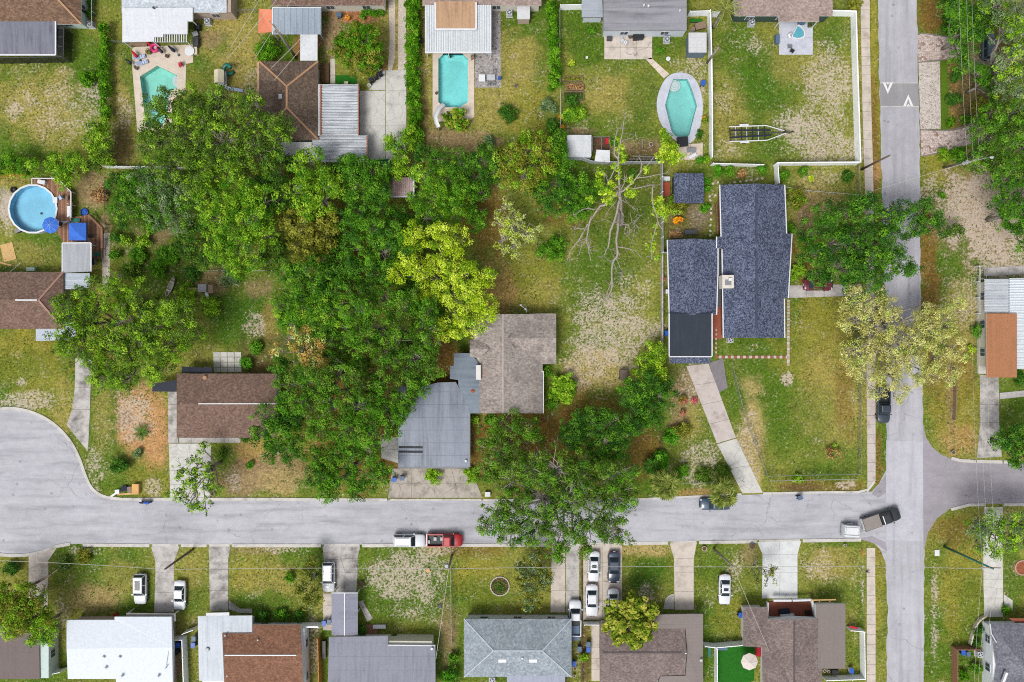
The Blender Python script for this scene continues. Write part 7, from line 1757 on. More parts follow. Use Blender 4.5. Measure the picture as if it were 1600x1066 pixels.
fence('chain_link_fence', 'diagonal chain link fence beside the long driveway', [(1140, 566), (1158, 640), (1176, 690), (1195, 740)], 1.3, M['metal'], CL, 2.5, .02, .07, M['metal'])
fence('chain_link_fence', 'chain link fence along the street at the corner lawn', [(1196, 742), (1270, 740), (1338, 739)], 1.3, M['metal'], CL, 2.5, .02, .07, M['metal']); fence('chain_link_fence', 'chain link fence beside the sidewalk of the corner lawn', [(1339, 738), (1340, 600), (1330, 480)], 1.3, M['metal'], CL, 3, .02, .07, M['metal'])
fence('chain_link_fence', 'second lower wire fence line above the corner kerb', [(1200, 750), (1336, 747)], .9, M['metal'], CL, 3, .02, .06, M['lightgrey']); fence('chain_link_fence', 'chain link fence across the front of the pink driveway', [(1062, 753), (1160, 751)], 1.2, M['metal'], CL, 2.5, .02, .06, M['metal']); fence('chain_link_fence', 'rusty wire fence between weedy yard and flower shrubs', [(1030, 648), (1030, 712)], 1.3, M['bark_dark'], CL, 2, .02, .08, M['bark_dark'])
fence('chain_link_fence', 'wire fence right of the oak by the small east garden', [(1337, 262), (1338, 310)], 1.3, M['metal'], CL, 2, .02, .06, M['lightgrey']); fence('wire_fence', 'rope line fence across the small lawn right of the blue grey house', [(1226, 294), (1262, 300), (1337, 306)], .8, M['white'], CL, 4, .02, .05, M['white'])
fence('wooden_fence', 'bare timber fence on the verge near the black pickup', [(1490, 590), (1488, 655)], .9, M['wood'], M['wood'], 2, .06); fence('wooden_fence', 'brown rail along the gravel garden by the blue grey house', [(1118, 320), (1119, 366)], .7, M['wood_red'], M['wood_red'], 1.6, .12)
fence('chain_link_fence', 'wire fence between the two left back yards', [(171, 280), (173, 400)], 1.5, M['dark'], CL, 2.5, .02, .07, M['dark']); fence('wire_fence', 'thin wire fence left of the weedy play yard', [(286, 423), (322, 424), (436, 424)], .9, M['lightgrey'], CL, 3, .02, .06, M['lightgrey'])
fence('vinyl_fence', 'white vinyl fence between white roof and pale grey metal roof', [(271, 994), (292, 993), (295, 1075)], 1.8, V_, V_, w=.12); fence('vinyl_fence', 'short white vinyl fence left of the pale grey metal roof', [(293, 984), (309, 978)], 1.8, V_, V_); fence('vinyl_fence', 'white vinyl fence piece left of the white roofed house', [(94, 1045), (104, 1043)], 1.8, V_, V_); fence('vinyl_fence', 'white vinyl fence right of the rust brown roof', [(473, 973), (502, 973)], 1.8, V_, V_, w=.2); fence('wooden_fence', 'orange brown timber fence down the narrow side yard', [(501, 992), (503, 1075)], 1.8, M['wood_orange'], M['wood_orange'], 1.8, .12)
fence('wire_fence', 'wire fence beside the weedy lawn under the power pole', [(705, 890), (706, 1005)], 1.0, M['metal'], CL, 3, .02, .06, M['lightgrey']); fence('wooden_fence', 'dark low timber edging between the two tan driveways', [(908, 868), (909, 1070)], .5, M['bark_dark'], M['bark_dark'], 2.5, .16); fence('vinyl_fence', 'white gate beside the tan driveway end', [(912, 971), (938, 971)], 1.5, V_, V_, 1.3)
fence('vinyl_fence', 'white vinyl fence around the artificial lawn', [(1097, 1003), (1114, 1005), (1160, 1001)], 1.8, V_, V_, w=.1); fence('vinyl_fence', 'white vinyl fence down the left of the artificial lawn', [(1116, 1007), (1116, 1080)], 1.8, V_, V_, w=.1)
fence('vinyl_fence', 'white walled fence strip beside the taupe roof', [(1322, 979), (1343, 981), (1344, 1054), (1284, 1056)], 1.7, V_, V_, w=.1); solo('gate_panel', 'red gate panel at the top of the white fence strip', 'gate', MB().bar(W(1327, 979, 1.6), W(1340, 982, 1.6), .3, .1), M['red'])
fence('wooden_fence', 'brown timber fence beside the slate grey house', [(1486, 1009), (1521, 1009)], 1.6, M['wood_red'], M['wood_red'], 1.5, .12); fence('wooden_fence', 'brown timber fence running down from the slate house yard corner', [(1487, 1011), (1487, 1075)], 1.6, M['wood_red'], M['wood_red'], 1.5, .12); fence('low_wall', 'curved cream garden wall left of the slate grey house', smooth_line([(1537, 961), (1527, 967), (1520, 978), (1513, 1005)], 1), .7, conc('deck'), conc('deck'), 1.0, .2, cat='wall')
# ------------------------------------------------------------------ poles and wires
def upole(label, base, top, h, r=.17, arms=(), mat='bark_dark', xf=False, lamp=None, name='utility_pole'):
    b_, t_ = W(*base), W(*top, h); t = T(name, label, 'pole', b_)
    t.part('pole', MB().tube([b_, t_], [r * 1.15, r * .8], 10), M[mat], smooth=True)
    for (ax, ay, L, dz) in arms:
        c_ = Vector(t_) - Vector((0, 0, dz)); d = Vector((ax, ay, 0)).normalized() * L / 2
        a = t.part('crossarm', MB().bar(c_ - d, c_ + d, .12, .14), M['wood'] if mat != 'metal' else M['metal'])
        for u in (-.9, -.5, .5, .9):
            q = c_ + d * u; t.part('insulator', MB().cyl(q.x, q.y, q.z + .05, .06, q.z + .3, .04, 8), M['white'], a)
    if xf: q = Vector(t_) - Vector((.4, 0, 1.6)); t.part('transformer', MB().cyl(q.x, q.y, q.z - .5, .28, q.z + .5, .28, 12), M['lightgrey'])
    if lamp:
        q = Vector(t_) - Vector((0, 0, .5)); e = Vector(W(*lamp, h)); t.part('lamp_arm', MB().tube([q, (q + e) / 2 + Vector((0, 0, .3)), e], [.06, .05, .05], 6), M['metal']); t.part('lamp_head', MB().ball(e, .38, .2, .12, 10, 5), M['lightgrey'])
    return t, t_
_, A1 = upole('grey utility pole with transformer above the brown hip house', (463, 91), (428, 40), 11.2, .2, [(1, -1, 2.4, .3), (1, -1, 2.0, 1.2)], 'bark', True)
upole('dark utility pole leaning across the avenue verge', (1346, 265), (1390, 243), 8.5, .16, [], 'bark_dark')
_, A2 = upole('utility pole with street lamp beside the stone paved entrance', (1474, 262), (1524, 250), 9.5, .17, [(1, .5, 2.6, .4)], 'bark', True, (1550, 246))
upole('bare grey pole rising beside the narrow shed', (1105, 98), (1123, 74), 6.5, .18, [], 'bark')
_, A3 = upole('dark utility pole on the driveway right of the white crossover', (302, 858), (257, 890), 8.2, .16, [], 'bark_dark')
_, A4 = upole('grey utility pole on the weedy lawn in front of the gabled carport house', (706, 868), (701, 889), 8.0, .17, [(1, 0, 1.2, .2)], 'bark', True)
_, A5 = upole('grey utility pole on the lawn left of the white driveway', (1115, 857), (1146, 886), 8.5, .15, [], 'bark')
_, A6 = upole('dark green steel pole with crossarm on the right verge', (1475, 854), (1552, 889), 11.0, .16, [(1, -.05, 3.0, .6)], 'teal')
t = T('leaning_pole', 'leaning brown pole across the left driveway', 'pole', W(38, 924)); t.part('trunk', MB().tube([W(38, 922, 0), W(60, 909, 3.2), W(80, 898, 6)], [.25, .2, .14], 8), M['bark_dark'], smooth=True); t.part('stub', MB().tube([W(74, 902, 5), W(90, 890, 6.5)], [.08, .03], 6), M['bark'])
def wire(label, a, b_, sag=.5, r=.025, mat='lightgrey'):
    a, b_ = Vector(a), Vector(b_); n = 14; pts = [a + (b_ - a) * (i / n) - Vector((0, 0, sag * 4 * (i / n) * (1 - i / n))) for i in range(n + 1)]
    mid = tuple(pts[n // 2]); o = solo('power_line', label, 'wire', MB().tube(pts, r, 4), M[mat], 'overhead wires', at=(0, 0, 0)); return o
wc = plain('cable_pale', (206, 204, 196), .05)
M['cable'] = wc
for i, (u, v, l_) in enumerate((((428, -40), (360, 75), 'x'), ((452, -25), (355, 92), 'x'), ((462, -12), (398, 92), 'x'), ((474, 56), (424, 106), 'x'), ((480, 64), (428, 126), 'x'))):
    wire('thin slanting overhead wire near the grey transformer pole', W(*u, 9.8 - i * .6), W(*v, 9.6 - i * .6), .1, .03, 'cable')
wire('long pale wire above the left front lawns from the frame edge to the drive pole', W(-40, 875, 8), A3, .5, .03, 'cable'); wire('long pale wire from the drive pole to the weedy lawn pole', A3, A4, .5, .03, 'cable'); wire('long pale wire from the weedy lawn pole to the pole by the white driveway', A4, A5, .5, .03, 'cable'); wire('long pale wire from the white driveway pole to the right verge pole', A5, A6, .5, .03, 'cable')
wire('service wire from the weedy lawn pole down to the grey roofed house', A4, W(681, 1030, 3.4), .3, .03, 'cable'); wire('service wire from the white driveway pole to the mauve roofed house', A5, W(1202, 1018, 3.6), .3, .025, 'cable'); wire('service wire from the lamp pole across the avenue to the small lawn', A2, W(1337, 306, 4.5), .4, .025, 'cable')
for i, (x0, x1) in enumerate(((1498, 1513), (1510, 1522), (1518, 1530))): wire('wire %s, of three running up from the lamp pole' % ('nearest the avenue', 'between the others', 'furthest right')[i], W(x0, -20, 9), (A2[0] + (i - 1) * .9, A2[1], A2[2] - .4), .2, .014, 'cable')
for i, x in enumerate((1521, 1527, 1534)): wire('wire %s, of three from the dark green pole downwards' % ('on the left', 'in the middle', 'on the right')[i], (A6[0] - 1.2 + i * 1.0, A6[1] - .1, A6[2] - .5), W(x, 1090, 9), .2, .014, 'cable')
for i, x in enumerate((1518, 1529, 1541)): wire('wire %s, of three from the green pole over the side street' % ('on the left', 'in the middle', 'on the right')[i], (A6[0] - 1.2 + i * 1.0, A6[1] + .1, A6[2] - .5), W(x, 430, 9.5), .6, .012, 'cable')
# ------------------------------------------------------------------ trees, from the back of the lots to the front
tree('oak_tree', 'large dark oak overhanging the angular pool', 'oak', [(255, 175, 30), (300, 168, 34), (345, 170, 36), (395, 180, 36), (435, 200, 26), (250, 220, 34), (300, 222, 40), (350, 225, 42), (400, 232, 38), (265, 262, 30), (320, 270, 36), (370, 265, 34)], 11.5, kind2='bright', mixp=.25, bare=.14)
tree('oak_tree', 'bright leaved oak above the weedy play yard', 'bright', [(330, 305, 34), (375, 305, 34), (345, 345, 38), (390, 345, 34), (415, 315, 28), (350, 385, 32), (385, 390, 34), (415, 365, 24), (375, 420, 20)], 10.5, kind2='mid', mixp=.4)
tree('broadleaf_tree', 'greyish leaved tree at the edge of the overgrown yard', 'blueish', [(240, 300, 26), (270, 285, 24), (250, 330, 30), (275, 345, 26), (225, 280, 22), (285, 315, 24)], 8, kind2='mid', mixp=.35)
tree('broadleaf_tree', 'fresh green tree in front of the corrugated roofs', 'bright', [(475, 265, 24), (500, 280, 28), (470, 300, 26), (505, 310, 26), (522, 295, 18), (488, 330, 20), (478, 243, 12), (498, 245, 10)], 9.5, kind2='mid', mixp=.25, bare=.08)
tree('broadleaf_tree', 'dark tree filling the gap left of the corrugated roofs', 'dark', [(435, 265, 26), (420, 290, 24), (440, 310, 22), (425, 240, 20), (410, 330, 18)], 8.5, kind2='oak', mixp=.4)
tree('broadleaf_tree', 'olive brown leaved tree in the middle of the left wood', 'olive', [(470, 360, 26), (500, 370, 28), (480, 390, 24), (455, 345, 20), (515, 350, 18)], 8.5, leaf=.3, bare=.1)
tree('broadleaf_tree', 'mid green tree left of the red striped shed', 'mid', [(550, 265, 26), (580, 270, 26), (555, 300, 28), (590, 300, 24), (560, 335, 26), (590, 325, 20), (535, 345, 18)], 8.5, kind2='dark', mixp=.3)
tree('broadleaf_tree', 'mid green tree right of the red striped shed', 'mid', [(665, 275, 24), (700, 285, 30), (725, 300, 24), (680, 310, 26), (710, 325, 24), (665, 340, 20), (650, 320, 16)], 8.5, kind2='bright', mixp=.25)
tree('broadleaf_tree', 'small tree drooping over the red striped shed roof', 'bright', [(626, 268, 14), (632, 258, 12), (618, 258, 12)], 6)
tree('broadleaf_tree', 'dark broad tree along the back of the rectangular pool yard', 'dark', [(690, 250, 22), (720, 255, 24), (755, 250, 26), (745, 275, 22), (665, 245, 18), (775, 268, 18)], 6.5, kind2='mid', mixp=.35)
tree('broadleaf_tree', 'olive green rounded tree left of the white shed', 'olive', [(800, 250, 26), (825, 235, 28), (845, 260, 26), (815, 275, 26), (790, 272, 20), (850, 235, 20), (830, 215, 16)], 8.5, kind2='bright', mixp=.45)
tree('broadleaf_tree', 'green tree overhanging the left side of the white shed', 'mid', [(868, 235, 20), (880, 250, 18), (870, 218, 16), (862, 262, 18)], 5.5)
tree('broadleaf_tree', 'dark shrubby tree left of the dead tree', 'dark', [(870, 290, 24), (845, 300, 22), (885, 310, 20), (860, 320, 20)], 6, kind2='mid', mixp=.3)
tree('broadleaf_tree', 'green shrubby tree just left of the bare limbs', 'mid', [(900, 290, 20), (915, 310, 22), (905, 325, 20), (925, 290, 16), (895, 335, 14)], 5)
tree('broadleaf_tree', 'wide deep green tree in the centre of the left wood', 'mid', [(580, 360, 26), (610, 360, 28), (565, 390, 28), (600, 395, 30), (630, 380, 24), (580, 425, 28), (615, 425, 26), (545, 415, 22), (640, 400, 18)], 9.5, kind2='dark', mixp=.4)
tree('lime_tree', 'yellow green tree in front of the tan cross gabled house', 'lime', [(650, 375, 24), (680, 370, 22), (710, 380, 26), (640, 410, 20), (665, 425, 24), (700, 415, 28), (730, 430, 26), (680, 455, 26), (715, 465, 30), (750, 460, 26), (765, 485, 18), (740, 495, 24), (705, 500, 24), (690, 520, 16), (720, 515, 18), (755, 440, 18), (620, 428, 12)], 11.5, clump=.85, kind2='bright', mixp=.12)
tree('broadleaf_tree', 'dark green tree above the yellow leaved one, left of centre', 'mid', [(450, 430, 20), (475, 420, 22), (505, 430, 24), (465, 455, 22), (500, 462, 26), (530, 450, 22)], 9, kind2='dark', mixp=.4)
tree('oak_tree', 'tall green oak standing left of the garage roof', 'mid', [(560, 480, 30), (600, 470, 28), (635, 480, 28), (665, 490, 24), (590, 515, 32), (630, 520, 32), (665, 530, 26), (610, 555, 30), (650, 560, 30), (670, 585, 20), (560, 530, 26), (640, 595, 22), (655, 605, 17), (635, 622, 20)], 13, kind2='oak', mixp=.35, bare=.16)
tree('broadleaf_tree', 'broad green tree below the wood and left of the tall oak', 'mid', [(450, 480, 24), (480, 485, 26), (515, 490, 26), (540, 510, 22), (455, 505, 18)], 9, kind2='bright', mixp=.2, bare=.06)
tree('autumn_tree', 'tree with orange tinted leaves above the brown cul de sac house', 'autumn', [(450, 530, 18), (480, 525, 18), (500, 540, 18), (470, 555, 18), (495, 565, 16), (440, 550, 14)], 9.5, kind2='pale', mixp=.45, dens=.5, bare=.2)
tree('oak_tree', 'big green oak between the brown house and the garage', 'mid', [(460, 600, 26), (495, 600, 30), (530, 590, 30), (565, 600, 30), (600, 610, 28), (480, 635, 30), (520, 635, 32), (560, 640, 32), (600, 645, 28), (625, 630, 22), (545, 670, 30), (585, 675, 28), (505, 670, 28), (612, 662, 20), (622, 645, 18)], 14, kind2='oak', mixp=.4, bare=.14)
tree('broadleaf_tree', 'dark tree overhanging the end of the brown house roof', 'dark', [(420, 650, 24), (445, 635, 20), (440, 675, 26), (415, 680, 20), (455, 700, 22), (430, 705, 18), (460, 660, 20)], 9, kind2='mid', mixp=.35)
tree('broadleaf_tree', 'rounded green tree at the street left of the cracked driveway', 'mid', [(490, 720, 22), (520, 710, 24), (550, 710, 24), (580, 710, 22), (500, 750, 24), (535, 750, 26), (570, 745, 26), (598, 735, 18), (510, 772, 16), (560, 768, 14)], 8.5, kind2='dark', mixp=.35)
tree('oak_tree', 'spreading bright green oak between the cul de sac and the weedy yard', 'bright', [(110, 495, 26), (145, 460, 28), (180, 450, 26), (215, 460, 28), (105, 530, 24), (145, 505, 32), (190, 500, 34), (235, 500, 32), (270, 490, 28), (295, 520, 26), (130, 550, 28), (175, 550, 34), (220, 545, 34), (262, 545, 30), (160, 590, 24), (200, 590, 26), (245, 580, 22), (290, 480, 18), (92, 470, 14)], 12, kind2='oak', mixp=.45, bare=.16, dens=1.1)
tree('oak_tree', 'large oak spreading over the street in the middle', 'oak', [(775, 800, 26), (810, 790, 30), (850, 780, 34), (890, 775, 34), (930, 775, 32), (965, 785, 28), (985, 770, 16), (800, 830, 26), (840, 825, 32), (880, 830, 32), (920, 825, 30), (960, 825, 26), (870, 855, 18), (910, 858, 16), (830, 740, 30), (870, 735, 34), (910, 735, 32), (950, 745, 28), (980, 735, 18), (800, 755, 24), (760, 825, 16)], 11.5, kind2='mid', mixp=.35, bare=.26, dens=.95, bark='bark_pale')
tree('oak_tree', 'smaller oak under the tan house eave, left of the street oak', 'oak', [(770, 680, 22), (795, 670, 24), (825, 670, 22), (780, 710, 24), (810, 705, 22), (760, 735, 20), (840, 690, 16), (755, 700, 16), (790, 735, 20)], 7, kind2='mid', mixp=.4, bare=.16, dens=.8)
tree('oak_tree', 'dark oak right of the litter clearing above the street oak', 'dark', [(900, 665, 24), (925, 655, 24), (955, 660, 24), (975, 680, 20), (915, 685, 24), (945, 690, 24), (890, 685, 18), (985, 665, 18), (965, 705, 20), (935, 712, 18)], 7.5, kind2='mid', mixp=.3, bare=.14)
tree('oak_tree', 'dark oak overhanging the avenue beside the blue grey house', 'dark', [(1265, 360, 22), (1290, 340, 26), (1325, 335, 26), (1355, 325, 24), (1385, 340, 24), (1270, 395, 24), (1300, 380, 32), (1340, 375, 34), (1380, 375, 30), (1285, 425, 22), (1315, 420, 30), (1355, 415, 32), (1395, 405, 24), (1415, 420, 16), (1340, 445, 20), (1370, 440, 18), (1405, 325, 12), (1350, 315, 14)], 10.5, kind2='mid', mixp=.3, bare=.1)
tree('oak_tree', 'small dark crown hanging over the far side of the avenue', 'dark', [(1435, 335, 20), (1455, 350, 20), (1430, 360, 16), (1445, 320, 10)], 9.5, base=W2(1412, 372), kind2='mid', mixp=.2)
tree('feathery_tree', 'feathery shrub tree on the sandy verge', 'oak', [(1485, 355, 14), (1495, 365, 14), (1480, 370, 12)], 4.5, dens=.5, bare=.1)
tree('sparse_tree', 'sparse yellowish tree spreading over the avenue', 'yellow', [(1340, 470, 26), (1370, 475, 24), (1335, 505, 26), (1375, 510, 30), (1415, 500, 24), (1340, 545, 28), (1380, 545, 32), (1420, 545, 28), (1455, 520, 26), (1480, 510, 20), (1460, 560, 26), (1350, 585, 24), (1390, 585, 28), (1430, 590, 22), (1470, 590, 16), (1440, 530, 26), (1438, 568, 24), (1445, 490, 18), (1405, 565, 24), (1485, 480, 18), (1492, 545, 16), (1490, 575, 14), (1325, 570, 18), (1322, 480, 14), (1400, 615, 14), (1365, 615, 12)], 10.5, dens=.9, clump=.8, leaf=.22, nl=105, kind2='pale', mixp=.25, bare=.35, bark='bark_pale', twig=.045, base=W2(1352, 505))
tree('oak_tree', 'pale green oak filling the top right corner', 'bright', [(1560, 10, 30), (1590, 20, 30), (1595, 60, 30), (1570, 50, 26), (1580, 95, 28), (1600, 110, 30), (1570, 130, 22), (1590, 150, 26), (1620, 80, 40)], 13, kind2='blueish', mixp=.5, bare=.3, dens=.9, bark='bark_pale')
tree('oak_tree', 'dark leaved tree under the wires at the top right', 'dark', [(1490, 10, 22), (1510, 30, 26), (1535, 20, 24), (1495, 55, 20), (1515, 65, 22), (1535, 40, 20), (1500, 85, 16), (1505, 100, 14)], 8.5, kind2='mid', mixp=.5)
tree('oak_tree', 'green tree left of the leaning grey trunk by the stone entrance', 'mid', [(1530, 115, 16), (1540, 125, 14), (1550, 145, 14)], 6.5, kind2='dark', mixp=.3)
tree('oak_tree', 'wide oak right of the stone paved entrance', 'oak', [(1550, 185, 24), (1580, 180, 26), (1600, 195, 28), (1540, 215, 26), (1570, 220, 30), (1600, 230, 30), (1530, 245, 24), (1555, 260, 26), (1590, 265, 26), (1625, 210, 40)], 12, kind2='mid', mixp=.5, bare=.25)
tree('oak_tree', 'green oak at the right edge above the sandy lot', 'mid', [(1570, 285, 24), (1600, 300, 28), (1560, 320, 18), (1585, 330, 22), (1600, 355, 24), (1580, 355, 16), (1625, 320, 36), (1600, 385, 12)], 10, kind2='dark', mixp=.4)
tree('oak_tree', 'dark tree at the right edge beside the east driveway', 'dark', [(1570, 685, 18), (1590, 680, 22), (1600, 710, 20), (1585, 715, 16), (1560, 690, 12), (1620, 690, 30)], 8, kind2='mid', mixp=.3)
tree('broadleaf_tree', 'pale leafy tree over the right end of the side street drive', 'bright', [(1520, 825, 18), (1545, 815, 22), (1575, 820, 24), (1600, 825, 24), (1530, 845, 16), (1560, 845, 20), (1590, 850, 18), (1555, 865, 10), (1620, 830, 26)], 9, kind2='blueish', mixp=.35, dens=.8, bare=.15)
tree('oak_tree', 'olive leaved oak above the bottom left house', 'bright', [(15, 930, 26), (45, 935, 24), (20, 965, 30), (50, 965, 26), (-10, 945, 30), (30, 985, 18)], 8.5, kind2='olive', mixp=.5)
tree('broadleaf_tree', 'bright green tree at the corner of the bottom left house', 'bright', [(65, 965, 18), (70, 985, 20), (55, 995, 16), (75, 1000, 12), (55, 945, 12)], 6, kind2='mid', mixp=.4)
tree('sparse_tree', 'thin leafy tree over the light driveway of the brown house', 'bright', [(285, 735, 18), (310, 725, 18), (330, 740, 16), (280, 765, 18), (305, 765, 22), (330, 770, 16), (300, 790, 14), (318, 700, 12), (345, 765, 10), (320, 795, 8)], 7.5, dens=.54, clump=.6, leaf=.3, nl=70, kind2='oak', mixp=.3, bare=.2, base=W2(345, 722))
tree('willow_shrub', 'feathery olive tree beside the white sport utility', 'olive', [(480, 885, 14), (490, 900, 16), (478, 920, 16), (492, 930, 14), (484, 942, 12), (490, 875, 10)], 4.5, dens=1.0, clump=.5, leaf=.26, nl=110, kind2='palm', mixp=.4)
tree('crape_tree', 'light green fine leaved tree in front of the pale blue grey roof', 'blueish', [(820, 885, 16), (840, 890, 18), (825, 915, 20), (845, 915, 18), (832, 940, 16), (850, 895, 14), (815, 905, 12), (838, 870, 14)], 5.5, dens=1.0, clump=.55, leaf=.26, nl=105, kind2='olive', mixp=.5)
tree('sparse_tree', 'thin young tree at the left edge of the white driveway', 'olive', [(1180, 880, 12), (1195, 892, 14), (1185, 905, 12), (1200, 905, 12), (1205, 890, 10), (1175, 895, 8)], 5, dens=.3, clump=.5, leaf=.26, nl=60, kind2='blueish', mixp=.4, bare=.2)
tree('round_tree', 'rounded green tree beside the concrete courtyard', 'hedge', [(545, 65, 24), (575, 65, 26), (560, 90, 26), (585, 85, 20), (540, 85, 20), (560, 48, 16), (575, 105, 14), (530, 70, 12)], 6, clump=.7, kind2='olive', mixp=.4, leaf=.28)
tree('broadleaf_tree', 'bushy tree at the lower end of the tall hedge', 'bright', [(615, 225, 14), (632, 225, 14), (622, 240, 12), (640, 210, 12), (608, 222, 8)], 5, kind2='mid', mixp=.4)
tree('broadleaf_tree', 'olive green tree at the lower end of the left clipped hedge', 'bright', [(150, 200, 18), (160, 215, 18), (145, 225, 16), (155, 245, 18), (165, 235, 14), (140, 255, 14)], 5, kind2='oak', mixp=.4)
tree('broadleaf_tree', 'leafy row tree above the round pool', 'bright', [(85, 265, 18), (105, 265, 20), (100, 280, 14), (120, 250, 14), (95, 250, 14)], 5, kind2='mid', mixp=.4)
tree('broadleaf_tree', 'dark leafy row tree behind the orange brown fence', 'mid', [(10, 260, 18), (35, 262, 18), (55, 262, 16), (25, 250, 12), (-5, 265, 14)], 4.5, kind2='bright', mixp=.4)
tree('broadleaf_tree', 'dark shrubby tree between the round pool yard and the wood', 'dark', [(185, 285, 16), (200, 300, 18), (190, 320, 16), (205, 280, 16), (195, 345, 12), (210, 330, 14)], 6, kind2='mid', mixp=.4)
bush('dark shrub at the top of the left yard boundary', 'dark', 180, 372, 10, 2.2); bush('mid green shrub along the wire boundary', 'mid', 178, 398, 9, 2); bush('yellow green shrub in the overgrown left yard', 'bright', 197, 377, 10, 1.6); bush('low shrub in the overgrown left yard', 'mid', 215, 398, 16, 1.4); bush('weedy shrub near the grey canoe', 'mid', 245, 420, 16, 1.5); bush('large weedy shrub in the overgrown yard', 'bright', 290, 460, 18, 1.6); bush('pale flowering shrub above the play yard', 'blueish', 355, 430, 18, 2.2)
bush('bright weeds behind the brown cul de sac house', 'vivid', 385, 570, 12, 1.2); bush('weeds right of the grey slab behind the brown house', 'mid', 400, 545, 12, 1.2); bush('leafy patch at the left edge of the wood', 'vivid', 445, 500, 14, 1.5)
for x, y, r, k, l in ((232, 352, 16, 'mid', 'green shrub above the dirt patch of the overgrown yard'), (205, 425, 16, 'oak', 'olive shrub near the paver strip of the overgrown yard'), (262, 400, 18, 'mid', 'wide shrub right of the dirt patch in the overgrown yard'), (300, 425, 14, 'dark', 'dark shrub behind the grey canoe'), (330, 480, 16, 'bright', 'bright shrub left of the timber playset'), (225, 375, 12, 'bright', 'small bright shrub in the middle of the overgrown yard')): bush(l, k, x, y, r, 1.7)
